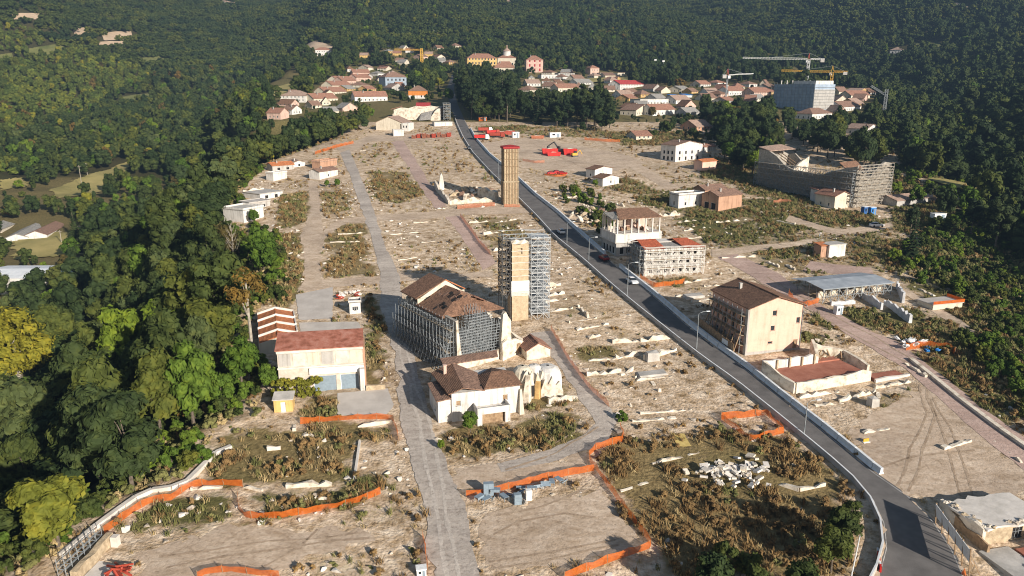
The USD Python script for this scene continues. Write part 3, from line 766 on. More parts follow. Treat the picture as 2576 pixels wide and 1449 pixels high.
FADED = mat_noise('road_paint', (0.22, 0.21, 0.20), (0.50, 0.49, 0.47), 1.2, 0.8)
strip('road_marking', *offset_ribbon(RA, RB, 0.30, 0.42, 0.106), FADED)
strip('road_marking', *offset_ribbon(RB, RA, 0.30, 0.42, 0.106), FADED)
RUT = streaked('wheel_rut', (0.27, 0.195, 0.13), (0.37, 0.285, 0.205), (0.46, 0.37, 0.28), 0.3, 0.5, 0.6)
RUT_GREY = streaked('wheel_rut_grey', (0.40, 0.36, 0.315), (0.48, 0.435, 0.385), (0.56, 0.51, 0.455), 0.3, 0.4, 0.6)
RUTS = [([(1260, 1165), (1380, 1125), (1450, 1085), (1485, 1060)], RUT, .062), ([(1270, 1181), (1400, 1141), (1475, 1100), (1508, 1075)], RUT, .062), ([(1230, 1430), (1400, 1402), (1560, 1372)], RUT, .034), ([(1230, 1413), (1400, 1386), (1550, 1356)], RUT, .034), ([(1250, 1300), (1350, 1276), (1480, 1237)], RUT, .034), ([(1240, 1345), (1300, 1312), (1420, 1290), (1500, 1300)], RUT, .034),
        ([(2260, 1235), (2290, 1130), (2330, 1040), (2315, 968)], RUT, .034), ([(2287, 1238), (2316, 1130), (2352, 1045), (2335, 972)], RUT, .034), ([(2200, 1178), (2300, 1150), (2450, 1132)], RUT, .034), ([(2420, 1248), (2385, 1120), (2335, 1000)], RUT, .034), ([(2445, 1246), (2408, 1120), (2352, 1000)], RUT, .034),
        ([(400, 1400), (600, 1371), (900, 1341)], RUT, .034), ([(420, 1424), (620, 1393), (930, 1357)], RUT, .034), ([(640, 1440), (760, 1371), (800, 1332)], RUT, .034), ([(1240, 382), (1400, 402), (1560, 424)], RUT, .05), ([(1332, 358), (1420, 400), (1480, 428)], RUT, .05),
        ([(1125, 1475), (1100, 1300), (1062, 1100), (1025, 950), (988, 800)], RUT_GREY, .085), ([(1160, 1475), (1130, 1300), (1085, 1100), (1042, 950), (1002, 800)], RUT_GREY, .085), ([(1895, 703), (2045, 787), (2160, 848), (2290, 918)], RUT, .066), ([(1930, 697), (2060, 776), (2185, 843), (2300, 907)], RUT, .066)]
for k, (pl, mt, off) in enumerate(RUTS):
    q = polyline(pl, .8)
    d = np.gradient(q, axis=0)
    nr = np.column_stack([-d[:, 1], d[:, 0]]) / np.linalg.norm(d, axis=1, keepdims=True)
    rg = np.random.default_rng(800 + k)
    q = q + nr * np.interp(np.arange(len(q)), np.arange(0, len(q) + 8, 8), rg.normal(0, .25, len(np.arange(0, len(q) + 8, 8))))[:, None]
    wd = .17 * (1 + rg.normal(0, .25, len(q)))[:, None] * (1.5 if mt is RUT_GREY else 1)
    strip('wheel_rut', q - nr * wd, q + nr * wd, off + .002 * (k % 2), mt)
for P_, Q_, sd in ((RA, RB, 1), (RB, RA, 2)):
    rg = np.random.default_rng(sd)
    wd = np.clip(rg.normal(.16, .22, len(RA)) + .2 * np.sin(np.arange(len(RA)) * .37 + sd), .03, .75)[:, None]
    D = (Q_ - P_) / np.linalg.norm(Q_ - P_, axis=1, keepdims=True)
    strip('road_dust', P_ - D * .1, P_ + D * wd, .114, TRACK)
PATCHED = mat_noise('asphalt_repair', (0.055, 0.052, 0.05), (0.085, 0.08, 0.077), .8, .9)
for k, (i0, n_, t0, t1) in enumerate(((40, 5, .8, 2.6), (95, 9, 3.0, 4.6), (140, 4, 1.0, 4.4), (170, 12, .7, 1.5), (215, 6, 2.6, 4.4), (60, 14, 3.6, 4.2))):
    if i0 + n_ < len(RA):
        A_, B_, o_ = offset_ribbon(RA, RB, t0, t1, .111)
        strip('asphalt_patch', A_[i0:i0 + n_], B_[i0:i0 + n_], o_, PATCHED)
# fields and bare soil on the hills
for nm, mt, poly in [('field', FIELD, [(120, 478), (210, 445), (300, 415), (350, 405), (285, 460), (240, 490), (150, 500)]), ('field', FIELD, [(0, 455), (60, 448), (70, 470), (0, 482)]), ('field', FIELD, [(30, 600), (150, 585), (230, 590), (215, 640), (40, 655)])]:
    v, f, pg = patch(poly, 0.5, 4.0, 1.0, 5, plane=False)
    v[:, 2] = ground_z(v[:, 0], v[:, 1]) + 0.5
    single(nm, (v, f), mt, kind='structure', smooth=True)
    ROADS.append(pg)
    KEEP.append((min(q[0] for q in poly), max(q[0] for q in poly), min(q[1] for q in poly), max(q[1] for q in poly), float(v[:, 1].min()), .25))
CLEAR = list(ROADS)
MEADOW = mat_noise('meadow', (0.10, 0.115, 0.03), (0.19, 0.18, 0.06), 0.05, .95)
for nm, mt, poly in [('meadow', MEADOW, [(60, 128), (150, 112), (175, 130), (80, 146)]), ('meadow', MEADOW, [(325, 152), (400, 140), (425, 160), (350, 168)]), ('meadow', MEADOW, [(95, 335), (165, 322), (180, 345), (110, 355)]), ('meadow', MEADOW, [(300, 248), (385, 236), (395, 252), (312, 264)]), ('meadow', MEADOW, [(0, 140), (30, 136), (36, 152), (0, 158)]), ('meadow', MEADOW, [(2300, 110), (2400, 116), (2390, 128), (2310, 124)]), ('bare_soil', SAND, [(255, 85), (330, 80), (335, 100), (262, 105)]), ('bare_soil', SAND, [(180, 72), (225, 70), (235, 85), (190, 92)]), ('bare_soil', SAND, [(30, 38), (100, 36), (98, 52), (35, 55)]), ('bare_soil', SAND, [(235, 108), (310, 105), (312, 125), (270, 125)]), ('bare_soil', SAND, [(740, 138), (850, 122), (850, 130), (745, 145)]), ('bare_soil', SAND, [(2360, 2), (2420, 12), (2450, 28), (2390, 22)]), ('field', FIELD, [(2330, 455), (2470, 470), (2500, 490), (2400, 480)]), ('field', FIELD, [(640, 240), (720, 215), (790, 200), (740, 235), (680, 250)]), ('field', FIELD, [(1480, 200), (1580, 195), (1600, 205), (1490, 210)])]:
    w = np.array([G(*p)[:2] for p in poly])
    pg = Polygon(w).buffer(0)
    if pg.is_empty or pg.area < 5:
        continue
    pg = pg if pg.geom_type == 'Polygon' else max(pg.geoms, key=lambda q: q.area)
    x0, y0, x1, y1 = pg.bounds
    st = max(4.0, math.sqrt(pg.area) / 25)
    X, Y = np.meshgrid(np.arange(x0, x1, st), np.arange(y0, y1, st))
    ok = shapely.contains_xy(pg, X.ravel(), Y.ravel())
    ring = np.array([pg.exterior.interpolate(t, True).coords[0] for t in np.linspace(0, 1, 60)[:-1]])
    pts = np.vstack([ring, np.column_stack([X.ravel(), Y.ravel()])[ok]])
    from scipy.spatial import Delaunay
    tri = Delaunay(pts).simplices
    cen = pts[tri].mean(1)
    tri = tri[shapely.contains_xy(pg, cen[:, 0], cen[:, 1])]
    a = pts[tri]
    cr = (a[:, 1, 0] - a[:, 0, 0]) * (a[:, 2, 1] - a[:, 0, 1]) - (a[:, 1, 1] - a[:, 0, 1]) * (a[:, 2, 0] - a[:, 0, 0])
    tri[cr < 0] = tri[cr < 0][:, ::-1]
    single(nm, (np.column_stack([pts, ground_z(pts[:, 0], pts[:, 1]) + 1.2]), tri), mt, kind='structure', smooth=True)
    CLEAR.append(pg)
# ------------------------------------------------------------------ trees
def leaf_cards(pts, nrm, size, rg, droop=0.0):
    n = len(pts)
    nrm = nrm + rg.normal(0, 0.38, (n, 3))
    nrm /= np.linalg.norm(nrm, axis=1, keepdims=True)
    a = np.cross(nrm, rg.normal(0, 1, (n, 3)))
    a /= np.linalg.norm(a, axis=1, keepdims=True)
    b = np.cross(nrm, a)
    s = size * rg.uniform(0.6, 1.5, (n, 1))
    a, b = a * s, b * s * rg.uniform(0.45, 0.8, (n, 1))
    v = np.stack([pts - a, pts - b * 0.9 + nrm * s * 0.12, pts + a, pts + b * 0.9 + nrm * s * 0.12], 1).reshape(-1, 3)
    k = np.arange(n)[:, None] * 4
    return v, np.hstack([k, k + 1, k + 2, k + 3])


_ico = trimesh.creation.icosphere(1)


def crown(seed, rx, rz, zc, ncl, nleaf, leaf, shape='round', core=0.80):
    rg = np.random.default_rng(seed)
    cs, rs = [], []
    while len(cs) < ncl:
        p = rg.uniform(-1, 1, 3)
        q = np.linalg.norm(p)
        if q > 1 or q < 0.35:
            continue
        if shape == 'flat' and p[2] < -0.45:
            continue
        z = p[2]
        taper = 1.0
        if shape == 'cone':
            taper = max(0.12, 0.55 - 0.5 * z)
        elif shape == 'tall':
            taper = max(0.3, 0.85 - 0.25 * z)
        elif shape == 'round':
            taper = 0.9 if z > 0 else 1.0
        cs.append([p[0] * rx * taper * 0.78, p[1] * rx * taper * 0.78, zc + z * rz * 0.85])
        rs.append(rx * rg.uniform(0.24, 0.42) * (taper ** 0.5))
    cs, rs = np.array(cs), np.array(rs)
    m = MB()
    for c, r in zip(cs, rs):
        v = _ico.vertices * r * core
        v = v * (0.8 + 0.45 * meshkit.noise(_ico.vertices * 2.2 + c, seed)[:, None]) * [1, 1, 0.8] + c
        m.add(v, _ico.faces)
    w = rs ** 2 / (rs ** 2).sum()
    k = rg.choice(ncl, nleaf, p=w)
    d = rg.normal(0, 1, (nleaf, 3))
    d[:, 2] = d[:, 2] * 0.9 + 0.25
    d /= np.linalg.norm(d, axis=1, keepdims=True)
    pts = cs[k] + d * rs[k][:, None] * rg.uniform(0.72, 1.16, (nleaf, 1)) * [1, 1, 0.85]
    m.add(*leaf_cards(pts, d + [0, 0, 0.35], leaf, rg))
    return m, cs


def conifer(seed, r, h, z0, nlev, per, nleaf, leaf):
    rg = np.random.default_rng(seed)
    m = MB()
    pts, nr = [], []
    for i in range(nlev):
        q = i / (nlev - 1)
        z = z0 + (h - z0) * q
        rr = r * (1 - q) ** 0.85 + 0.15
        a0 = rg.uniform(0, 6.28)
        k = max(3, int(per * (1 - q * 0.6)))
        for j in range(k):
            a = a0 + j * 6.283 / k + rg.uniform(-0.3, 0.3)
            L = rr * rg.uniform(0.75, 1.15)
            p0 = np.array([0, 0, z])
            p1 = np.array([math.cos(a) * L, math.sin(a) * L, z - L * 0.32])
            w = L * 0.30
            s = np.array([-math.sin(a), math.cos(a), 0]) * w
            m.add([p0, (p0 + p1) / 2 + s + [0, 0, 0.12], p1, (p0 + p1) / 2 - s + [0, 0, 0.12], (p0 + p1) / 2 + [0, 0, 0.35]], [[0, 1, 4], [1, 2, 4], [2, 3, 4], [3, 0, 4]])
            for _ in range(max(2, int(nleaf * L / (r * nlev * per)))):
                t = rg.uniform(0.15, 1.05)
                pts.append(p0 + (p1 - p0) * t + s * rg.uniform(-0.9, 0.9) * (1.1 - t) + [0, 0, rg.uniform(-0.2, 0.25)])
                nr.append([math.cos(a) * 0.5, math.sin(a) * 0.5, 0.9])
    m.add(*leaf_cards(np.array(pts), np.array(nr), leaf, rg))
    return m


def trunk(h, r, limbs, rg):
    m = MB()
    m.tube([(0, 0, -0.5), (0.05, 0.02, h * 0.3), (-0.06, 0.08, h * 0.7), (0.05, 0.0, h)], [r * 1.25, r, r * 0.75, r * 0.45], 7)
    for c in limbs:
        z = min(h * 0.95, max(h * 0.35, c[2] * 0.6))
        mid = np.array([c[0] * 0.45, c[1] * 0.45, z + (c[2] - z) * 0.6])
        m.tube([(0, 0, z), mid, c], [r * 0.4, r * 0.25, r * 0.08], 5)
    return m


TREES = {}


def tree_kind(key, mat, seed, rx, rz, zc, ncl, nleaf, leaf, shape='round', th=None, tr=0.22, bark=None, core=0.8):
    t = proto('tree_' + key)
    if shape == 'spruce':
        m = conifer(seed, rx, rz, zc, 16, 9, nleaf, leaf)
        t.part('trunk', trunk(rz * 0.95, tr, [], np.random.default_rng(seed)), bark or BARK)
        t.part('crown', m, mat)
    else:
        m, cs = crown(seed, rx, rz, zc, ncl, nleaf, leaf, shape, core)
        t.part('trunk', trunk(th or zc, tr, cs[::max(1, ncl // 7)], np.random.default_rng(seed)), bark or BARK)
        t.part('crown', m, mat)
    TREES[key] = t.path
    return t.path


for k, mt, rx, rz, zc, shp in [('olive', 'olive', 4.2, 4.2, 7.2, 'round'), ('dark', 'dark', 4.4, 4.8, 7.6, 'round'), ('bright', 'bright', 3.6, 4.0, 6.2, 'round'), ('yellow', 'yellow', 4.0, 3.8, 6.0, 'round'),
                               ('brown', 'brown', 3.6, 3.8, 6.2, 'round'), ('sage', 'sage', 3.8, 4.4, 7.0, 'round'), ('poplar', 'olive', 2.6, 6.5, 8.5, 'tall')]:
    for j in range(2):
        tree_kind(f'{k}_{"ab"[j]}', LEAF[mt], sum(map(ord, k)) * 7 + j, rx, rz, zc, 26, 2300, 0.36, shp)
tree_kind('pine_a', LEAF['pine'], 51, 4.0, 5.5, 12.5, 24, 2000, 0.36, 'round', 12, 0.28)
tree_kind('pine_b', LEAF['pine'], 52, 4.4, 6.0, 11.5, 26, 2000, 0.36, 'tall', 12, 0.28)
tree_kind('spruce_a', LEAF['pine'], 53, 3.6, 16.0, 1.2, 0, 2200, 0.34, 'spruce')
tree_kind('spruce_b', LEAF['dark'], 54, 3.2, 12.0, 0.8, 0, 1800, 0.32, 'spruce')
tree_kind('shrub_a', LEAF['bright'], 61, 1.7, 1.5, 1.4, 12, 700, 0.24, 'round', 1.2, 0.08)
tree_kind('shrub_b', LEAF['olive'], 62, 1.8, 1.4, 1.3, 12, 700, 0.24, 'round', 1.2, 0.08)
# the tall light tree with an open crown and pale limbs
tree_kind('open', LEAF['yellow'], 71, 6.5, 7.5, 12.0, 44, 3600, 0.34, 'round', 14, 0.4, BARK_PALE, 0.55)
tree_kind('bare', LEAF['brown'], 73, 3.4, 3.6, 12.5, 18, 900, 0.3, 'round', 14, 0.26, BARK_PALE, 0.35)
# bare dead tree
dd = proto('tree_dead')
mm = MB()
rg_ = np.random.default_rng(5)
mm.tube([(0, 0, -0.5), (0.1, 0, 4), (0, 0.15, 8), (0.1, 0, 12.5)], [0.3, 0.24, 0.16, 0.04], 7)
for i in range(34):
    z = rg_.uniform(3, 12)
    a = rg_.uniform(0, 6.28)
    L = (13.2 - z) * rg_.uniform(0.12, 0.26) + 0.4
    p = np.array([math.cos(a), math.sin(a), 1.1])
    mm.tube([(0, 0, z), p * L * 0.5 + [0, 0, z], p * L * [1, 1, 1.5] + [0, 0, z]], [0.07, 0.05, 0.015], 4)
dd.part('trunk', mm, BARK_PALE)
TREES['dead'] = dd.path
dg = MB()
dg.add(*leaf_cards(np.array([[rg_.normal(0, 0.9), rg_.normal(0, 0.9), rg_.uniform(3, 11)] for _ in range(500)]), np.tile([0, 0, 1.0], (500, 1)), 0.2, rg_))
dd.part('crown', dg, LEAF['brown'], label='withered brown leaves')

TREE_N = 0


def plant(key, p, s, label, group=None, name='tree', cat='tree', sz=None, rz=None):
    p = np.array(p, float)
    p[2] = float(ground_z(p[0], p[1])) - 0.1
    return copy_of(TREES[key], name, label, cat, p, R.uniform(0, 6.28) if rz is None else rz, group, (s, s, (sz or s) * R.uniform(0.95, 1.05)))


# single trees that one can point to: kind, base pixel, where it stands (plane or terrain), top row, label
HERO = [
    ('yellow_a', (150, 1385), -1192, 'rounded yellow green tree below the grey retaining wall at lower left corner'),
    ('dark_a', (335, 1238), -982, 'large rounded dark green tree just above the orange net along the retaining wall'),
    ('sage_a', (85, 1235), -965, 'broad pale olive tree at left edge above the yellow green tree'),
    ('brown_a', (470, 1070), -922, 'brownish autumn tree between the dark tree and the yellow shed'),
    ('olive_b', (285, 1010), -862, 'narrow olive tree standing in the dark gap of the wooded slope'),
    ('open', (60, 1010), -700, 'tall light green tree with visible pale limbs at left edge'),
    ('bright_a', (610, 975), 9.0, 'bright green bushy tree left of the garage doors'),
    ('bright_b', (680, 985), 5.5, 'low bright green tree beside the yellow shed'),
    ('bright_a', (560, 1030), 6.5, 'bright green tree leaning over the slope left of the yellow shed'),
    ('dead', (592, 680), -560, 'bare dead tree with brown leaves left of the overgrown bank'),
    ('bare', (634, 885), -660, 'thin tall tree with bare pale trunk left of the stepped red roofs'),
    ('bright_b', (1183, 1085), 3.6, 'small bright green tree in front of the white house wall'),
    ('spruce_a', (2292, 650), 13.0, 'slender spruce with bare trunk beside the track right of the white shed'),
    ('spruce_b', (2345, 650), 6.0, 'small pale spruce right of the slender spruce'),
    ('pine_b', (2290, 590), 9.5, 'dark rounded pine behind the slender spruce'),
    ('pine_b', (2500, 640), 18.0, 'huge dark pine at the right edge above the overgrown slope'),
    ('pine_a', (2440, 600), 13.0, 'dark pine left of the huge pine near the parked vehicles'),
    ('bright_a', (1497, 470), 3.2, 'round green tree leaning on the small double house'),
    ('dark_b', (2115, 1390), 6.5, 'dark green tree inside the bend of the asphalt road'),
    ('olive_a', (2090, 1440), 6.0, 'olive tree with bare twigs beside the leaning pole in the road bend'),
    ('dark_a', (2140, 1330), 4.2, 'smaller green tree at the top of the group in the road bend'),
    ('dark_b', (1820, 1440), 4.5, 'dark tree in shade at the bottom edge right of the orange net'),
    ('shrub_b', (1890, 1449), 3.0, 'dark shrub beside the shaded tree at the bottom edge'),
    ('shrub_a', (1565, 1058), 1.6, 'small green bush at the upper tip of the orange net'),
    ('spruce_b', (190, 600), 13.0, 'dark conical fir right of the long valley sheds'),
    ('bright_b', (850, 470), 3.4, 'dark green bush in front of the small grey roofed house on the left'),
    ('bright_a', (822, 470), 2.8, 'light green bush left of the dark bush at the small grey roofed house'),
    ('bright_b', (1130, 260), 11.0, 'light green tree beside the shaded street at the town entrance'),
    ('spruce_a', (1075, 245), 14.0, 'grey green conifer right of the orange wrapped house'),
    ('bright_a', (640, 560), 4.5, 'green tree at the foot of the flat roofed ruin on the left rim'),
    ('dark_a', (1466, 333), 6.0, 'round dark bush right of the pine park edge'),
    ('yellow_b', (1105, 225), 10.0, 'yellow green tree left of the shaded street below the yellow hospital'),
    ('brown_b', (1640, 300), 8.0, 'reddish brown tree among the dark trees near the beige house on the right'),
    ('dark_a', (1790, 1525), 6.6, 'dark tree at the very bottom edge whose shadow falls on the bare plot'),
    ('dark_b', (1900, 1545), 6.0, 'second dark tree at the very bottom edge below the brown weeds'),
    ('olive_a', (2010, 1535), 6.2, 'third dark tree at the very bottom edge left of the leaning pole'),
    ('bright_a', (1110, 1130), 1.6, 'low green bush beside the gravel road at the white house'),
]
taken = []
for key, px, h, lab in HERO:
    base = {'open': 19.0, 'bare': 16.0, 'dead': 12.5, 'pine_a': 17.5, 'pine_b': 17.0, 'spruce_a': 16.0, 'spruce_b': 12.0, 'shrub_a': 2.8, 'shrub_b': 2.7}.get(key, {'o': 11.0, 'd': 12.0, 'b': 9.8, 'y': 9.5, 's': 11.0, 'p': 15.0}[key[0]])
    p = G(*px)
    if h < 0:
        h = min(hpx(p, -h), 27.0)
    fat = 1.0
    plant(key, p, h / base, lab, sz=h / base)
    qx, qy, qd = project(p[0], p[1], p[2] + h)
    r_ = h * .34 / qd * FPX
    KEEP.append((qx - r_, qx + r_, qy, px[1], p[1] - 1.0, .3))
    taken.append((p[0], p[1], 3.0))
# ------------------------------------------------------------------ buildings
FOOT = []  # footprints, kept free of trees, grass and stones


def solid(mb):
    v, f = mb.arrays()
    m = m3.Manifold(m3.Mesh(np.ascontiguousarray(v, np.float32), np.ascontiguousarray(f, np.uint32)))
    return m


def mbox(x0, x1, y0, y1, z0, z1):
    return m3.Manifold.cube((x1 - x0, y1 - y0, z1 - z0)).translate((x0, y0, z0))


class House(Thing):
    """walls with cut window openings in a local frame: u along the front, v away from the camera, z up"""
    def __init__(s, name, label, cat, p0, p1, depth, top=None, H=None, group=None, plane=True, sink=0.6, w=None):
        a = W(*p0) if plane else GZ(G(*p0))
        b = W(*p1) if plane else GZ(G(*p1))
        rz = math.atan2(b[1] - a[1], b[0] - a[0])
        s.w = w or math.hypot(b[0] - a[0], b[1] - a[1])
        s.d, s.sink = depth, sink
        super().__init__(name, label, cat, a, rz, group)
        s.H = H if H is not None else hpx(a, top)
        c, n = math.cos(rz), math.sin(rz)
        s.rot = np.array([[c, -n], [n, c]])
        s.foot(0, s.w, 0, depth)
        zb = min(float(ground_z(*(s.rot @ q + a[:2]))) for q in np.array([(0, 0), (s.w, 0), (s.w, depth), (0, depth)]))
        s.z0 = min(0, zb - a[2]) - sink
        cs = np.array([s.world(u, v, z) for u in (0, s.w) for v in (0, depth) for z in (0, s.H)])
        qx, qy, qd = project(cs[:, 0], cs[:, 1], cs[:, 2])
        KEEP.append((qx.min(), qx.max(), qy.min(), max(p0[1], p1[1]), a[1], .28 if a[1] < 420 else .5))

    def foot(s, u0, u1, v0, v1):
        FOOT.append(Polygon([s.rot @ np.array(q) + s.loc[:2] for q in ((u0, v0), (u1, v0), (u1, v1), (u0, v1))]))

    def world(s, u, v, z=0):
        q = s.rot @ np.array([u, v]) + s.loc[:2]
        return np.array([q[0], q[1], s.loc[2] + z])

    def ug(s, u, v):
        """ground height at a local point, in local z"""
        q = s.world(u, v)
        return float(ground_z(q[0], q[1])) - s.loc[2]


def openings(rows, face, w, margin=0.8):
    """evenly spaced openings: rows of (z, count, width, height)"""
    out = []
    for z, n, ww, hh in rows:
        for i in range(n):
            c = margin + (w - 2 * margin) * (i + 0.5) / n
            out.append((face, c - ww / 2, z, ww, hh))
    return out


def walls(h, u0, u1, v0, v1, H, wall, wins=(), gable=None, rise=0.0, name='wall', frame=WHITE, pane=GLASS, z0=None, trim=True, thick=0.3):
    """one block of walls; wins: (face 'f','b','l','r', along, z, width, height)"""
    z0 = h.z0 if z0 is None else z0
    base = MB().box(u0, u1, v0, v1, z0, H)
    if gable == 'v' and rise:    # ridge runs away from the camera: gable in front
        mm_ = (u0 + u1) / 2
        base = MB().hexa([(u0, v0, z0), (u1, v0, z0), (u1, v1, z0), (u0, v1, z0), (u0, v0, H), (u1, v0, H), (u1, v1, H), (u0, v1, H)])
        g = m3.Manifold.hull_points([(u0, v0, H - 0.1), (u1, v0, H - 0.1), (u1, v1, H - 0.1), (u0, v1, H - 0.1), (mm_, v0, H + rise), (mm_, v1, H + rise), (u0, v0, H), (u1, v0, H), (u1, v1, H), (u0, v1, H)])
        S = solid(base) + g
    elif gable == 'u' and rise:
        mm_ = (v0 + v1) / 2
        g = m3.Manifold.hull_points([(u0, v0, H - 0.1), (u1, v0, H - 0.1), (u1, v1, H - 0.1), (u0, v1, H - 0.1), (u0, mm_, H + rise), (u1, mm_, H + rise), (u0, v0, H), (u1, v0, H), (u1, v1, H), (u0, v1, H)])
        S = solid(base) + g
    else:
        S = solid(base)
    D = 0.22
    for face, a, z, ww, hh in wins:
        if face == 'f':
            cut = mbox(u0 + a, u0 + a + ww, v0 - 0.1, v0 + D, z, z + hh)
        elif face == 'b':
            cut = mbox(u0 + a, u0 + a + ww, v1 - D, v1 + 0.1, z, z + hh)
        elif face == 'l':
            cut = mbox(u0 - 0.1, u0 + D, v0 + a, v0 + a + ww, z, z + hh)
        else:
            cut = mbox(u1 - D, u1 + 0.1, v0 + a, v0 + a + ww, z, z + hh)
        S = S - cut
    h.part(name, S, wall)
    for face, a, z, ww, hh in wins:
        fr, pn = MB(), MB()
        door = hh > 1.9 and z < 0.4

        def bx(m, a0, a1, d0, d1, z_0, z_1):
            if face == 'f':
                m.box(u0 + a0, u0 + a1, v0 + d0, v0 + d1, z_0, z_1)
            elif face == 'b':
                m.box(u0 + a0, u0 + a1, v1 - d1, v1 - d0, z_0, z_1)
            elif face == 'l':
                m.box(u0 + d0, u0 + d1, v0 + a0, v0 + a1, z_0, z_1)
            else:
                m.box(u1 - d1, u1 - d0, v0 + a0, v0 + a1, z_0, z_1)
        t = 0.07
        bx(fr, a + 0.002, a + t, 0.10, 0.19, z + 0.002, z + hh - 0.002)
        bx(fr, a + ww - t, a + ww - 0.002, 0.10, 0.19, z + 0.002, z + hh - 0.002)
        bx(fr, a + t, a + ww - t, 0.10, 0.19, z + hh - t, z + hh - 0.002)
        if not door:
            bx(fr, a + t, a + ww - t, 0.10, 0.19, z + 0.002, z + t)
            bx(fr, a - 0.08, a + ww + 0.08, -0.08, 0.09, z - 0.07, z)
        bx(pn, a + t, a + ww - t, 0.15, 0.18, z + (0.01 if door else t), z + hh - t)
        p = h.part('door' if door else 'window', fr, frame)
        h.part('panel' if door else 'pane', pn, TIMBER if door and pane is GLASS else pane, parent=p)


def gable_roof(h, u0, u1, v0, v1, H, rise, mat, axis='u', o=0.4, t=0.16, name='roof', cut=None):
    m = MB()
    if axis == 'u':
        c = (v0 + v1) / 2
        k = rise / (c - v0)
        lo = H - o * k + t
        top = H + rise + t
        m.slab((u0 - o, v0 - o, lo), (u1 + o, v0 - o, lo), (u1 + o, c, top), (u0 - o, c, top), t)
        m.slab((u0 - o, c, top), (u1 + o, c, top), (u1 + o, v1 + o, lo), (u0 - o, v1 + o, lo), t)
    else:
        c = (u0 + u1) / 2
        k = rise / (c - u0)
        lo = H - o * k + t
        top = H + rise + t
        m.slab((u0 - o, v0 - o, lo), (c, v0 - o, top), (c, v1 + o, top), (u0 - o, v1 + o, lo), t)
        m.slab((c, v0 - o, top), (u1 + o, v0 - o, lo), (u1 + o, v1 + o, lo), (c, v1 + o, top), t)
    p = h.part(name, m, mat)
    r = MB()
    if axis == 'u':
        r.bar((u0 - o, (v0 + v1) / 2, top + .03), (u1 + o, (v0 + v1) / 2, top + .03), .3, .12)
    else:
        r.bar(((u0 + u1) / 2, v0 - o, top + .03), ((u0 + u1) / 2, v1 + o, top + .03), .3, .12)
    h.part('ridge', r, mat, parent=p)
    return p


def hip_roof(h, u0, u1, v0, v1, H, rise, mat, o=0.4, name='roof', cap=0.0):
    u0, u1, v0, v1 = u0 - o, u1 + o, v0 - o, v1 + o
    w, d = u1 - u0, v1 - v0
    i = min(w, d) / 2 - cap
    if w >= d:
        r = [(u0 + i, v0 + d / 2), (u1 - i, v0 + d / 2)]
    else:
        r = [(u0 + w / 2, v0 + i), (u0 + w / 2, v1 - i)]
    pts = [(u0, v0, H), (u1, v0, H), (u1, v1, H), (u0, v1, H), (u0, v0, H + 0.16), (u1, v0, H + 0.16), (u1, v1, H + 0.16), (u0, v1, H + 0.16)] + [(a, b, H + 0.16 + rise) for a, b in r]
    return h.part(name, m3.Manifold.hull_points(pts), mat)


def chimney(h, u, v, z0, z1, parent=None, mat=None, w=0.5):
    m = MB().box(u - w / 2, u + w / 2, v - w / 2, v + w / 2, z0, z1).box(u - w / 2 - 0.08, u + w / 2 + 0.08, v - w / 2 - 0.08, v + w / 2 + 0.08, z1, z1 + 0.12)
    h.part('chimney', m, mat or PLASTER['grey'], parent=parent)


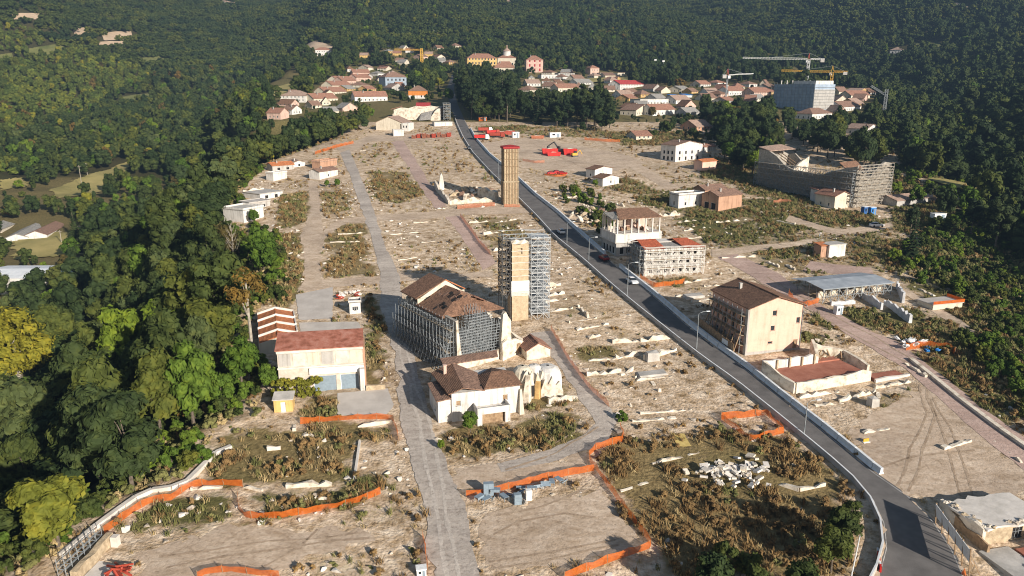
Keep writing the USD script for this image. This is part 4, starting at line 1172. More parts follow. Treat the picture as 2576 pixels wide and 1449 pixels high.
def simple_house(name, label, p0, p1, depth, top, wall='white', roof='terracotta', kind='gable_u', rise=1.6, rows=None, lrows=None, rrows=None, cat='house', group=None, plane=True, o=0.4, chim=True, H=None, frame=WHITE, pane=GLASS):
    h = House(name, label, cat, p0, p1, depth, top, H, group, plane)
    if not plane and kind != 'flat' and h.loc[1] > 420:
        h.H *= .80
        rise = rise * 1.5
    wl = PLASTER[wall] if isinstance(wall, str) else wall
    if rows is None:
        fl = max(1, int(round(h.H / 2.9)))
        n = max(1, int(h.w / 3.0))
        rows = [(0.9 + k * h.H / fl, n, 0.9, min(1.3, h.H / fl - 1.2)) for k in range(fl)]
        if lrows is None:
            n2 = max(1, int(depth / 3.5))
            lrows = [(0.9 + k * h.H / fl, n2, 0.9, min(1.3, h.H / fl - 1.2)) for k in range(fl)]
    wins = openings(rows, 'f', h.w) + openings(lrows or [], 'l', depth) + openings(rrows or [], 'r', depth)
    wins = [q for q in wins if q[4] > 0.3]
    g = {'gable_u': 'u', 'gable_v': 'v'}.get(kind)
    walls(h, 0, h.w, 0, depth, h.H, wl, wins, g, rise if g else 0, frame=frame, pane=pane)
    rm = TILE[roof] if isinstance(roof, str) and roof in TILE else roof
    if kind == 'gable_u':
        r = gable_roof(h, 0, h.w, 0, depth, h.H, rise, rm, 'u', o)
    elif kind == 'gable_v':
        r = gable_roof(h, 0, h.w, 0, depth, h.H, rise, rm, 'v', o)
    elif kind == 'hip':
        r = hip_roof(h, 0, h.w, 0, depth, h.H, rise, rm, o)
    elif kind == 'shed':
        m = MB().slab((-o, -o, h.H + 0.18), (h.w + o, -o, h.H + 0.18), (h.w + o, depth + o, h.H + rise + 0.18), (-o, depth + o, h.H + rise + 0.18), 0.16)
        r = h.part('roof', m, rm)
        walls(h, 0.02, h.w - 0.02, depth - 0.3, depth - 0.02, h.H + rise, wl, name='rear_wall', z0=h.H - 0.2)
    else:
        m = MB().box(-0.2, h.w + 0.2, -0.2, depth + 0.2, h.H + 0.002, h.H + 0.22)
        r = h.part('roof', m, rm)
        if rise > 0:
            k = MB()
            k.box(-0.2, h.w + 0.2, -0.2, 0, h.H + 0.22, h.H + 0.22 + rise).box(-0.2, h.w + 0.2, depth, depth + 0.2, h.H + 0.22, h.H + 0.22 + rise)
            k.box(-0.2, 0, 0, depth, h.H + 0.22, h.H + 0.22 + rise).box(h.w, h.w + 0.2, 0, depth, h.H + 0.22, h.H + 0.22 + rise)
            h.part('parapet', k, wl)
    if chim and kind in ('gable_u', 'gable_v', 'hip') and h.w > 5:
        chimney(h, h.w * 0.3, depth * 0.35, h.H + 0.2, h.H + rise + 0.7, r)
    return h


def ragged(u0, u1, n, lo, hi, seed, ends=None):
    """profile of a broken wall top"""
    rg = np.random.default_rng(seed)
    x = np.linspace(u0, u1, n)
    z = lo + (hi - lo) * rg.random(n)
    z = np.where(rg.random(n) < 0.3, (z + lo) / 2, z)
    if ends:
        z = np.interp(x, [u0, u1], ends) * (0.85 + 0.3 * rg.random(n))
    return x, z


def broken_wall(m, a, b, t, prof, seed=0, zb=-0.6):
    """wall of broken masonry from a to b (xy), with the top following prof(z at each step)"""
    a, b = np.asarray(a, float), np.asarray(b, float)
    d = (b - a) / (np.linalg.norm(b - a) + 1e-9)
    nrm = np.array([-d[1], d[0]])
    rg = np.random.default_rng(seed)
    n = len(prof)
    L, Rr, Lt, Rt = [], [], [], []
    for i in range(n):
        p = a + (b - a) * i / (n - 1)
        k = t / 2 * (1 + rg.uniform(-0.12, 0.25))
        L.append((*(p + nrm * k * 1.1), zb))
        Rr.append((*(p - nrm * k * 1.1), zb))
        Lt.append((*(p + nrm * k * rg.uniform(0.6, 1.0)), prof[i]))
        Rt.append((*(p - nrm * k * rg.uniform(0.6, 1.0)), prof[i] + rg.uniform(-0.15, 0.15)))
    v = L + Rr + Lt + Rt
    f = []
    for i in range(n - 1):
        f += [[i + 1, i, 2 * n + i, 2 * n + i + 1], [n + i, n + i + 1, 3 * n + i + 1, 3 * n + i], [2 * n + i, 3 * n + i, 3 * n + i + 1, 2 * n + i + 1], [i, i + 1, n + i + 1, n + i]]
    f += [[0, n, 3 * n, 2 * n], [2 * n - 1, n - 1, 3 * n - 1, 4 * n - 1]]
    return m.add(v, f)


def scaffold(h, u0, u1, v0, v1, z0, z1, nu, nv, lift=2.0, r=0.055, mat=None, boards=True, brace=True, faces='flrb', slope=None, bmat=None):
    """tube scaffold: standards on the outline, ledgers at every lift, braces and boards"""
    mat = mat or STEEL
    us, vs = np.linspace(u0, u1, nu + 1), np.linspace(v0, v1, nv + 1)
    for i, u in enumerate(us):
        for j, v in enumerate(vs):
            if 0 < i < nu and 0 < j < nv:
                continue
            h.part('standard', MB().tube([(u, v, z0), (u, v, z1 + 0.5)], r, 5), mat)
    k = 0
    z = z0 + lift
    while z < z1 + 0.4:
        m = MB()
        for v in (v0, v1):
            m.bar((u0 - 0.15, v, z), (u1 + 0.15, v, z), r * 1.7)
            m.bar((u0 - 0.15, v, z + lift * 0.5), (u1 + 0.15, v, z + lift * 0.5), r * 1.3)
        for u in (u0, u1):
            m.bar((u, v0 - 0.15, z), (u, v1 + 0.15, z), r * 1.7)
        for u in us[1:-1]:
            m.bar((u, v0, z), (u, v1, z), r * 1.4)
        h.part('ledger', m, mat)
        if brace:
            b = MB()
            for i in range(nu):
                p, q = (us[i], us[i + 1]) if (i + k) % 2 else (us[i + 1], us[i])
                b.bar((p, v0 - 0.05, z - lift), (q, v0 - 0.05, z), r * 1.4)
                b.bar((q, v1 + 0.05, z - lift), (p, v1 + 0.05, z), r * 1.4)
            for j in range(nv):
                p, q = (vs[j], vs[j + 1]) if (j + k) % 2 else (vs[j + 1], vs[j])
                b.bar((u0 - 0.05, p, z - lift), (u0 - 0.05, q, z), r * 1.4)
                b.bar((u1 + 0.05, q, z - lift), (u1 + 0.05, p, z), r * 1.4)
            h.part('brace', b, mat)
        if boards:
            h.part('platform', MB().box(u0 + 0.1, u1 - 0.1, v0 + 0.1, v1 - 0.1, z + 0.05, z + 0.10), bmat or PLANK)
        z += lift
        k += 1


# ---- peach coloured house beside the road
h = House('peach_house', 'peach three storey house with scaffolded side wall standing beside the asphalt road', 'house', (1877, 892), (2011, 876), 14.0, 776)
w, H = h.w, h.H
win = [('f', w * 0.43, H * 0.80, w * 0.075, H * 0.115), ('f', w * 0.415, H * 0.48, w * 0.075, H * 0.11), ('f', w * 0.385, H * 0.20, w * 0.085, H * 0.055), ('f', w * 0.885, H * 0.60, w * 0.07, H * 0.13), ('f', w * 0.86, 0.1, w * 0.085, H * 0.24)]
win += [('l', 2 + 3 * i, z, 1.0, 1.4) for i in range(4) for z in (1.2, 4.0, 6.3)]
walls(h, 0, w, 0, h.d, H, PLASTER['peach'], win, 'v', 1.9, frame=PLASTER['pink'])
rf = gable_roof(h, 0, w, 0, h.d, H, 1.9, TILE['brown'], 'v', 0.45)
chimney(h, w * 0.3, 9.5, H + 0.6, H + 2.3, rf)
h.part('gutter', MB().bar((w + .5, -.4, H - .32), (w + .5, h.d + .4, H - .32), .16), STEEL)
h.part('downpipe', MB().tube([(w - .12, -.1, H - .1), (w - .12, -.1, .1)], .06, 6), STEEL)
h.part('plinth', MB().box(-.04, w + .04, -.06, -.004, h.z0, .55), PLASTER['grey'])
for i, u in enumerate((0.02,)):
    h.part('corner_pier', MB().box(-0.35, 0.0, -0.12, 0.75, h.z0, H - 0.1), PLASTER['grey'], label='grey wrapped corner of the side wall')
for j in range(8):   # timber planks and props up the shaded side wall
    v = 0.9 + j * 1.75
    h.part('prop', MB().bar((-2.4, v, h.ug(-2.4, v)), (-0.1, v, H * 0.82), 0.16), TIMBER)
    h.part('standard', MB().tube([(-1.1, v, h.ug(-1, v) - 0.1), (-1.1, v, H - 0.2)], 0.07, 5), STEEL)
for z in (1.9, 3.9, 5.9, 7.8):
    h.part('platform', MB().box(-1.2, -0.05, 0.4, h.d - 0.3, z, z + 0.06), PLANK)
    h.part('ledger', MB().bar((-1.12, 0.2, z + 0.9), (-1.12, h.d, z + 0.9), 0.08), STEEL)
for j in range(26):
    v = 0.3 + j * 0.53
    z = h.ug(-2.6, v)
    h.part('hoarding_plank', MB().box(-2.66, -2.6, v, v + 0.5, z - 0.1, z + 2.3 + 0.06 * (j % 3)), TIMBER)
h.part('notice', MB().box(-2.72, -2.67, 2.4, 4.6, h.ug(-2.6, 3) + 1.0, h.ug(-2.6, 3) + 2.0), WHITE, label='white notice board on the hoarding')
h.foot(-2.8, 0, 0, h.d)

# ---- the big church with a half collapsed roof and scaffolding
h = House('church_ruin', 'large church with brown tiled roof, collapsed front and steel scaffolding around its walls', 'church', (1150, 932), (1285, 893), 20.5, 810)
w, H, d = h.w, h.H, h.d
m = MB()
x, z = ragged(0, 1, 14, H * 0.55, H * 0.98, 4)
h.part('side_wall', broken_wall(MB(), (0.4, 0.4), (0.4, d), 0.8, [H] * 10, 1, h.z0), GREYMASON)  # darker stone than the other walls, paints in the shade on this side
broken_wall(m, (w - 0.4, 0.4), (w - 0.4, d), 0.8, [H * 0.62, H * 0.8, H * 0.7, H * 0.95, H, H, H, H], 2, h.z0)
broken_wall(m, (0, d - 0.4), (w, d - 0.4), 0.8, [H, H + 1.5, H + 2.4, H + 1.5, H], 3, h.z0)
h.part('wall', m, RUIN)
m = MB()
broken_wall(m, (0, 0.4), (1.3, 0.4), 0.9, [H * 1.0, H * 0.95, H * 0.7, H * 0.3, H * 0.22], 5, h.z0)
broken_wall(m, (1.2, 0.4), (w - 2.0, 0.4), 0.8, [H * .2, H * .16, H * .22, H * .17, H * .25, H * .2, H * .3], 6, h.z0)
broken_wall(m, (w - 2.2, 0.4), (w, 0.4), 0.9, [H * .45, H * .95, H * 1.02, H * .9, H * .8], 7, h.z0)
h.part('broken_front_wall', m, RUIN, label='jagged pale remains of the fallen front wall')
rm = MB()
rt = 2.9
v0 = 8.5
rm.slab((-0.6, 4.4, H - 0.2), (w * .5, 8.6, H + rt), (w * .5, d - 5, H + rt), (-0.6, d - 5.5, H - 0.2), 0.2)
rm.slab((w * .5, 8.6, H + rt), (w + .6, 3.2, H - 0.2), (w + .6, d - 5.5, H - 0.2), (w * .5, d - 5, H + rt), 0.2)
rm.hexa([(-0.6, 4.4, H - 0.4), (w + .6, 3.2, H - 0.4), (w * .5 + .1, 8.6, H + rt - .2), (w * .5 - .1, 8.6, H + rt - .2), (-0.6, 4.4, H - 0.2), (w + .6, 3.2, H - 0.2), (w * .5 + .1, 8.6, H + rt), (w * .5 - .1, 8.6, H + rt)])
rf = h.part('roof', rm, TILE['brown'], label='lower brown tiled roof with its front edge broken off')
rgx = np.random.default_rng(61)
for i in range(46):
    side_ = i % 2
    q, e = rgx.uniform(.04, .96), rgx.uniform(.06, .9)
    v = 5.2 + (d - 10.5) * q
    u = (w * .5) * e if side_ == 0 else w - (w * .5) * e
    z = H - .2 + (rt + .2) * (e * w * .5 + .6) / (w * .5 + .6)
    sl = (rt + .2) / (w * .5 + .6) * (1 if side_ == 0 else -1)
    a, b = rgx.uniform(.2, .75), rgx.uniform(.2, .7)
    h.part('loose_tiles', MB().slab((u - a, v - b, z - a * sl + .05), (u + a * .8, v - b * 1.1, z + a * .8 * sl + .05), (u + a, v + b * .8, z + a * sl + .05), (u - a * .7, v + b, z - a * .7 * sl + .05), .04), (TILE['dull'], TILE['pale'], DARK, TILE['terracotta'])[i % 4], parent=rf)  # loose tiles, and dark pieces painting the shade inside roof holes
um = MB()
uh = H + 1.2
um.slab((-0.8, d - 6.2, uh), (w * .5, d - 6.2, uh + rt), (w * .5, d + .6, uh + rt), (-0.8, d + .6, uh), 0.2)
h.part('roof', um, TILE['brown'], label='raised brown tiled roof at the far end, left slope')
um = MB().slab((w * .5, d - 6.2, uh + rt), (w - 1.5, d - 6.2, uh + .4), (w - 1.5, d + .6, uh + .4), (w * .5, d + .6, uh + rt), 0.2)
h.part('roof', um, TILE['orange'], label='patch of newer orange tiles on the raised roof')
h.part('gable_wall', MB().hexa([(-0.3, d - 6, H), (w - 1.6, d - 6, H), (w - 1.6, d - 5.7, H), (-0.3, d - 5.7, H), (-0.3, d - 6, uh - .25), (w - 1.6, d - 6, uh + .1), (w - 1.6, d - 5.7, uh + .1), (-0.3, d - 5.7, uh - .25)]).hexa([(0, d - 6, uh - .3), (w - 1.8, d - 6, uh - .3), (w - 1.8, d - 5.7, uh - .3), (0, d - 5.7, uh - .3), (w * .5 - .2, d - 6, uh + rt - .3), (w * .5 + .2, d - 6, uh + rt - .3), (w * .5 + .2, d - 5.7, uh + rt - .3), (w * .5 - .2, d - 5.7, uh + rt - .3)]), PLASTER['cream'])
# lattice filling the open front
fz = H * 0.2
for i in range(15):
    u = 1.3 + i * (w - 3.3) / 14
    top = H * (0.72 + 0.26 * math.sin(3.14 * (i + 1.5) / 17)) + (1.2 if 4 < i < 10 else 0)
    for v in (0.9, 2.6, 4.3):
        h.part('standard', MB().tube([(u, v, h.z0), (u, v, top + v * .12)], 0.05, 5), STEEL)
for k in range(14):
    z = fz + 0.3 + k * 0.55
    if z > H + .9:
        break
    a, b = (1.0, w - 1.8) if z < H * .8 else (3.2, w - 3.6)
    m = MB()
    for v in (0.85, 2.6):
        m.bar((a, v, z), (b, v, z), 0.09)
    for i in range(7):
        u = a + (b - a) * i / 6
        m.bar((u, 0.85, z), (u, 4.3, z), 0.07)
    h.part('ledger', m, STEEL)
for k in range(6):
    u = 1.5 + k * (w - 4) / 6
    h.part('brace', MB().bar((u, 0.8, fz), (u + 1.6, 0.8, H * .85), 0.08).bar((u + 1.4, 2.5, fz), (u - .4, 2.5, H * .8), 0.08), STEEL)
# stepped scaffold against the left wall, wide at the foot
nL = 16
for j in range(nL + 1):
    v = 0.2 + (d + 0.5) * j / nL
    for i, (u, zt) in enumerate(((-0.5, H + .1), (-1.2, H * .97), (-1.9, H * .86), (-2.6, H * .68))):
        h.part('standard', MB().tube([(u, v, h.ug(u, v) - .1), (u, v, zt)], 0.055, 5), STEEL)
    h.part('brace', MB().bar((-0.5, v, H * .9), (-3.4, v, h.ug(-3.4, v)), 0.10).bar((-2.6, v, H * .6), (-0.5, v, h.z0 + 1), 0.07), STEEL)
for k in range(9):
    z = 0.6 + k * H * 0.108
    out = -0.5 - 2.3 * (1 - .75 * z / H)
    m = MB()
    for u in np.arange(-0.5, out - 0.2, -.7):
        m.bar((u, 0, z), (u, d + .8, z), 0.085)
    for j in range(nL + 1):
        v = 0.2 + (d + .5) * j / nL
        m.bar((-0.5, v, z), (out, v, z), 0.07)
    h.part('ledger', m, STEEL)
    if k % 2:
        h.part('platform', MB().box(out + .1, out + 1.0, 0.2, d + .5, z + .05, z + .1), PLANK)
for j in range(nL):
    v = 0.2 + (d + .5) * j / nL
    v2 = v + (d + .5) / nL
    m = MB()
    for k in range(4):
        za, zb_ = .5 + k * H * .22, .5 + (k + 1) * H * .22
        u = -0.6 - 2.2 * (1 - .75 * za / H)
        m.bar((u, v if k % 2 else v2, za), (u + .7, v2 if k % 2 else v, zb_), 0.07)
    h.part('brace', m, STEEL)
h.foot(-3.5, 0, 0, d)
CH = h
# small lean-to and chapel rooms on the right of the church
h = House('chapel_remains', 'pale broken walls with a doorway right of the church front', 'ruin', (1262, 905), (1318, 880), 7.0, H=3.6)
m = MB()
broken_wall(m, (0, 0), (h.w, 0.0), 0.6, [3.4, 3.9, 3.5, 3.6, 2.9, 2.4], 8, h.z0)
broken_wall(m, (h.w, 0), (h.w, 7), 0.6, [2.4, 2.8, 3.6, 5.2, 5.6], 9, h.z0)
h.part('wall', m, RUIN)
h.part('doorway', MB().box(h.w * .62, h.w * .62 + 1.0, -0.42, -0.36, h.ug(h.w * .6, 0) + .3, 2.5), TIMBER)

# ---- bell tower with scaffolds on both sides
h = House('bell_tower', 'tall square stone bell tower strapped with steel bands between two scaffolds', 'tower', (1288, 806), (1322, 803), 4.3, 613, w=3.6)
w, H, d = h.w, h.H, h.d
S = solid(MB().box(0, w, 0, d, h.z0, H))
for a in (0.32,):
    S = S - mbox(w * a, w * a + 1.1, -.1, .35, H * .86, H * .94)
h.part('wall', S, mat_noise('tower_stone', (0.36, 0.28, 0.18), (0.50, 0.40, 0.27), 1.3, 0.95, 0.6, 7))
h.part('broken_top', broken_wall(MB(), (-.1, d * .4), (w + .1, d * .4), d * .8, [H + .5, H + .9, H + .4, H + .7, H + .3], 12, H - .1), RUIN)
h.part('white_panel', MB().box(-.14, w + .14, -.14, d + .14, H * .385, H * .52), WHITE, label='white sheeting wrapped around the tower shaft')
for k, z in enumerate((.33, .345, .36, .372)):
    h.part('strap', MB().box(-.2, w + .2, -.2, d + .2, H * z, H * z + .09), WHITE)
for z in (.58, .66, .75, .83, .90):
    h.part('steel_band', MB().box(-.10, w + .10, -.10, d + .10, H * z, H * z + .13), CONC_LIGHT)
TOWER = h
h2 = Thing('tower_scaffold', 'slim dark scaffold tower standing against the left side of the bell tower', 'scaffold', h.loc, h.rz)
h2.loc = h.loc
scaffold(h2, -2.0, -0.35, 0.2, d + .2, H * .30, H + 1.0, 2, 3, 1.55, 0.06, STEEL_DARK, True, True)
for u in (-2.0, -0.35):
    for v in (.2, d + .2):
        h2.part('standard', MB().tube([(u, v, -.2), (u, v, H * .3)], .06, 5), STEEL_DARK)
m = MB()
for i in range(6):
    u = -1.9 + i * 1.35
    m.bar((u, -.1, H + 1.2), (u + 1.3, -.1, H + 2.0 if i % 2 == 0 else H + 1.2), .09).bar((u, -.1, H + 1.1), (u, -.1, H + 2.1), .09)
m.bar((-2.0, -.1, H + 2.05), (6.2, -.1, H + 2.05), .1).bar((-2.0, -.1, H + 1.1), (6.2, -.1, H + 1.1), .1).bar((-2.0, d, H + 2.05), (6.2, d, H + 2.05), .1).bar((-2.0, d, H + 1.1), (6.2, d, H + 1.1), .1)
h2.part('top_truss', m, STEEL)
h3 = Thing('tower_scaffold', 'wide galvanised scaffold tower on a concrete slab right of the bell tower', 'scaffold', h.loc, h.rz)
scaffold(h3, w + .55, w + 4.6, -.3, d + .5, -.1, H + .9, 3, 3, 1.5, 0.065, STEEL_LIGHT, True, True, bmat=STEEL_LIGHT)
h3.part('base_slab', MB().box(w - .6, w + 5.6, -1.0, d + 1.2, -1.2, -.1 + .0), CONC_LIGHT)
FOOT.append(Polygon([h.world(u, v)[:2] for u, v in ((-2.5, -1.2), (w + 6, -1.2), (w + 6, d + 2), (-2.5, d + 2))]))

# ---- civic tower with timber cladding and red top
h = House('civic_tower', 'slender square tower clad in vertical timbers with a bright red cap beside the asphalt road', 'tower', (1268, 516), (1305, 514), 4.6, 372)
w, H, d = h.w, h.H, h.d
h.part('wall', MB().box(0.1, w - .1, 0.1, d - .1, h.z0, H * .42).box(.22, w - .22, .22, d - .22, H * .42, H - .3), MASON)
h.part('ledge', MB().box(-.12, w + .12, -.12, d + .12, H * .40, H * .425), PLANK)
RED_CAP = plain('weathered_red', (0.34, 0.03, 0.03), .7)
PALE_T = mat_noise('pale_timber', (0.26, 0.195, 0.12), (0.42, 0.33, 0.21), 1.0, 0.9, 0.3)
for i, f in enumerate((.03, .17, .30, .37, .50, .58, .70, .79, .92)):
    bw = .32 if i % 2 else .24
    for z0, z1, g in ((-.3, H * .40, 0.0), (H * .43, H - .25, .12)):
        h.part('timber', MB().box(w * f, w * f + bw, -.08 + g, .09 + g, z0, z1), PALE_T if i % 2 == 0 else TIMBER)
        h.part('timber', MB().box(-.08 + g, .09 + g, d * f, d * f + bw, z0, z1), PALE_T if i % 2 else TIMBER)
for z in (.12, .27, .55, .68, .80, .92):
    h.part('steel_band', MB().box(-.10, w + .10, -.10, d + .10, H * z, H * z + .07), TIMBER)
h.part('cap', MB().box(-.25, w + .25, -.25, d + .25, H - .3, H + .35), RED_CAP)
h.part('cap_roof', m3.Manifold.hull_points([(-.4, -.4, H + .35), (w + .4, -.4, H + .35), (w + .4, d + .4, H + .35), (-.4, d + .4, H + .35), (w / 2, d / 2, H + .9)]), RED_CAP)
h.part('lightning_rod', MB().tube([(w * .85, d * .7, H + .4), (w * .85, d * .7, H + 2.2)], .05, 5), STEEL)

# ---- ruin left of the civic tower
h = House('ruined_church_walls', 'ivy grown ruined walls with a pale spike at one corner left of the civic tower', 'ruin', (1130, 514), (1250, 506), 26.0, H=4.0)
w, d = h.w, h.d
m = MB()
broken_wall(m, (0, 0), (w, 0), .8, [1.2, 1.9, 1.1, 1.6, 2.4, 1.3, 2.0, 1.0, .7], 21, h.z0)
broken_wall(m, (0, 0), (0, d), .9, [1.2, 2.0, 2.6, 2.2, 3.0, 3.4, 2.8, 4.0, 4.6, 5.2], 22, h.z0)
broken_wall(m, (0, d), (w * .62, d), .8, [5.0, 3.4, 2.2, 1.8, 2.4, 1.6, 2.2], 23, h.z0)
h.part('wall', m, RUIN)
h.part('spike', broken_wall(MB(), (1.2, d - 1.5), (3.0, d - 1.7), 1.3, [5.0, 7.4, 8.2, 7.0, 4.2], 24, h.z0), CONC_LIGHT)
h.part('wall_block', broken_wall(MB(), (w * .78, d * .42), (w * 1.02, d * .05), 1.8, [4.2, 3.8, 4.4, 3.2, 3.9, 3.5], 25, h.z0), RUIN, label='pale isolated stretch of wall beside the tower foot')
h.part('interior_wall', broken_wall(MB(), (w * .36, d * .15), (w * .52, d * .45), .8, [1.2, 2.6, 2.2, 1.2], 26, h.z0), RUIN)
h.part('interior_wall', broken_wall(MB(), (w * .15, d * .5), (w * .42, d * .52), .8, [1.0, 2.2, 2.4, .8], 27, h.z0), MASON)
SQ = h

# ---- white house with brown roofs in front of the church
h = House('white_house', 'white house with tangled brown tiled roofs in front of the church', 'house', (1104, 1066), (1308, 1034), 9.0, H=3.9)
w, d = h.w, h.d
H = hpx(h.world(w * .3, 0), 988)
walls(h, w * .16, w, 0, d, H, PLASTER['white'], [('f', w * .40, H * .05, 2.6, 1.5), ('f', w * .62, H * .55, .9, 1.0), ('f', w * .05, H * .55, .8, .9)], frame=PLASTER['white'], pane=TIMBER)
walls(h, 0, w * .16, 0.3, d * .8, H * .78, PLASTER['white'], [('l', 2, 1.2, .8, 1.0)], name='wing_wall')
h.part('roof', MB().slab((-.3, 0, H * .80), (w * .16, 0, H * .86), (w * .16, d * .8, H * .95), (-.3, d * .8, H * .88), .15), TILE['dull'], label='small dark roof over the left wing')
h.part('roof', MB().slab((w * .12, -.3, H + .15), (w * .30, -.3, H + 1.0), (w * .34, d * 1.15, H + 1.5), (w * .06, d * 1.05, H + .3), .16), TILE['brown'], label='left slope of weathered brown tiles')
h.part('roof', MB().slab((w * .30, -.3, H + 1.0), (w * .56, -.3, H + .12), (w * .60, d * .75, H + .5), (w * .33, d * 1.15, H + 1.5), .16), TILE['dull'], label='middle brown roof slope beside the hipped roof')
pts = [(w * .55, -.35, H + .25), (w * 1.02, -.35, H + .25), (w * 1.04, d * .62, H + .25), (w * .82, d * .95, H + .25), (w * .57, d * .62, H + .25)]
pts += [(p[0], p[1], H + .4) for p in pts] + [(w * .72, d * .42, H + 1.55), (w * .88, d * .42, H + 1.55)]
h.part('roof', m3.Manifold.hull_points(pts), TILE['brown'], label='large faceted brown hipped roof on the right')
h.part('roof', MB().slab((w * .22, d * 1.05, H + 1.4), (w * .95, d * 1.15, H + 1.6), (w * .98, d * 1.4, H + 2.0), (w * .22, d * 1.35, H + 1.7), .16), TILE['dull'], label='long narrow strip of brown roof behind')
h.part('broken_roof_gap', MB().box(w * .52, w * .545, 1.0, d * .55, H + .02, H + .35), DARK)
h.part('balcony', MB().box(w * .42, w * .82, -2.6, -.02, H * .38, H * .46).box(w * .42, w * .82, -2.6, -2.45, H * .46, H * .60).box(w * .42, w * .43, -2.45, -.02, H * .46, H * .6).box(w * .81, w * .82, -2.45, -.02, H * .46, H * .6), PLASTER['white'])
h.part('balcony_pier', MB().box(w * .42, w * .48, -2.5, -.02, h.z0 - .6, H * .38), PLASTER['white'])
h.part('balcony_pier', MB().box(w * .76, w * .82, -2.5, -.02, h.z0 - .6, H * .38), PLASTER['white'])
h.part('garage_door', MB().box(w * .485, w * .755, -1.9, -1.8, h.z0 - .4, H * .36), TIMBER)
h.part('buttress', MB().hexa([(w * .97, -1.2, h.z0 - .3), (w + .5, -1.2, h.z0 - .3), (w + .5, 0, h.z0 - .3), (w * .97, 0, h.z0 - .3), (w * .99, -.4, H * .9), (w + .2, -.4, H * .9), (w + .2, 0, H * .9), (w * .99, 0, H * .9)]), PLASTER['cream'])
chimney(h, w * .2, d * .8, H + .6, H + 2.2, mat=PLASTER['pink'])
h.foot(-.5, w, -2.6, d * 1.4)
# rounded plastered vaults (remains of the apse)
v = House('apse_vaults', 'rounded cream and white broken vaults of the apse right of the white house', 'ruin', (1316, 1012), (1420, 992), 7.5, H=4.0)
w = v.w


def dome(m, c, r, hh, cut=1.0, n=14, squash=1.0, seed=0):
    rg = np.random.default_rng(seed)
    vs, f = [], []
    rings = [(1.0, -.6), (1.0, 0), (1.02, .45), (.96, .7), (.80, .88), (.5, .97), (.12, 1.0)]
    for q, z in rings:
        for k in range(n):
            a = 2 * math.pi * cut * k / (n - 1)
            j = 1 + rg.uniform(-.04, .04)
            vs.append((c[0] + math.cos(a + .6) * r * q * j, c[1] + math.sin(a + .6) * r * q * squash * j, c[2] + hh * z))
    for i in range(len(rings) - 1):
        for k in range(n - 1):
            f.append([i * n + k, i * n + k + 1, (i + 1) * n + k + 1, (i + 1) * n + k])
    return m.add(vs, f)


v.part('vault', dome(MB(), (1.2, 3.2, 0), 2.0, 5.4, seed=1), PLASTER['cream'])
v.part('vault', dome(MB(), (3.5, 3.6, 0), 1.7, 5.2, seed=2), PLASTER['white'], label='narrow white half dome between the two larger ones')
v.part('vault', dome(MB(), (w - 1.9, 3.0, 0), 2.5, 4.9, squash=1.15, seed=3), PLASTER['white'], label='largest white rounded vault on the right')
v.part('broken_pier', broken_wall(MB(), (.2, -.6), (1.5, 1.0), .9, [2.2, 3.6, 4.6, 3.0], 31, v.z0), RUIN)
v.part('broken_pier', broken_wall(MB(), (2.6, .2), (3.6, 1.6), .9, [1.2, 2.2, 3.0, 2.2], 32, v.z0), PLASTER['ochre'])
v.part('broken_edge', broken_wall(MB(), (.1, 1.2), (2.4, .9), .5, [3.2, 4.6, 5.3, 3.9, 5.0, 2.4], 34, -.6), RUIN)
v.part('broken_edge', broken_wall(MB(), (2.8, 1.6), (4.6, 1.4), .5, [2.0, 4.4, 3.2, 4.9, 3.0], 35, -.6), PLASTER['cream'])
v.part('broken_edge', broken_wall(MB(), (w - 4.2, .6), (w - .4, -.2), .5, [1.6, 3.4, 2.6, 3.9, 2.2, 3.0, 1.2], 36, -.6), RUIN)
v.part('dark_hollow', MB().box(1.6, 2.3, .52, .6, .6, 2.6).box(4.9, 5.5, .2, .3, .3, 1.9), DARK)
v.part('base_wall', broken_wall(MB(), (3.8, -1.9), (w + 1.2, -2.4), .6, [.9, 1.3, .8, 1.2, 1.0, .8], 33, -.6), RUIN)
g = House('small_gable_roof', 'small gabled roof structure with pink tiles behind the apse vaults', 'house', (1325, 905), (1384, 897), 5.0, H=1.9)
walls(g, 0, g.w, 0, 5, 1.9, RUIN, [], 'v', 1.3)
gable_roof(g, 0, g.w, 0, 5, 1.9, 1.3, TILE['terracotta'], 'v', .3)

# ---- garages with long rusty roof
h = House('garage_block', 'long low pale garage block with rusty red roof and two grey blue doors', 'garage', (705, 992), (917, 974), 5.5, 882)
w, H, d = h.w, h.H, h.d
walls(h, 0, w, 0, d, H, mat_noise('stained_render', (0.42, 0.36, 0.29), (0.60, 0.54, 0.46), .8, .9, .3, 7), [('f', w * .40, .05, w * .27, H * .36), ('f', w * .72, .05, w * .22, H * .36)], frame=WHITE, pane=GREYPLASTIC)
h.part('roof', MB().slab((-.3, -.5, H + .1), (w + .2, -.5, H + .1), (w + .2, d, H + 1.4), (-.3, d, H + 1.4), .14), mat_noise('rusty_red_sheet', (0.20, 0.07, 0.04), (0.34, 0.13, 0.085), 0.7, 0.7, 0.2, c2=(0.40, 0.19, 0.14)))
h.part('lintel', MB().box(w * .36, w + .05, -.35, -.02, H * .42, H * .56), WHITE)
h.part('cornice', MB().box(-.1, w + .08, -.22, -.02, H * .57, H * .605).box(-.1, w + .08, -.3, -.02, H * .93, H * .99), CONC_LIGHT)
for i in range(6):
    u = w * (i + .5) / 6
    h.part('wall_panel', MB().box(u - w * .07, u + w * .07, -.05, -.005, H * .63, H * .91), (PLASTER['grey'], CONC_LIGHT, PLASTER['cream'])[i % 3])
h.part('pier', MB().box(w * .955, w * 1.01, -1.3, 0.0, h.z0, H * .52), PLASTER['white'])
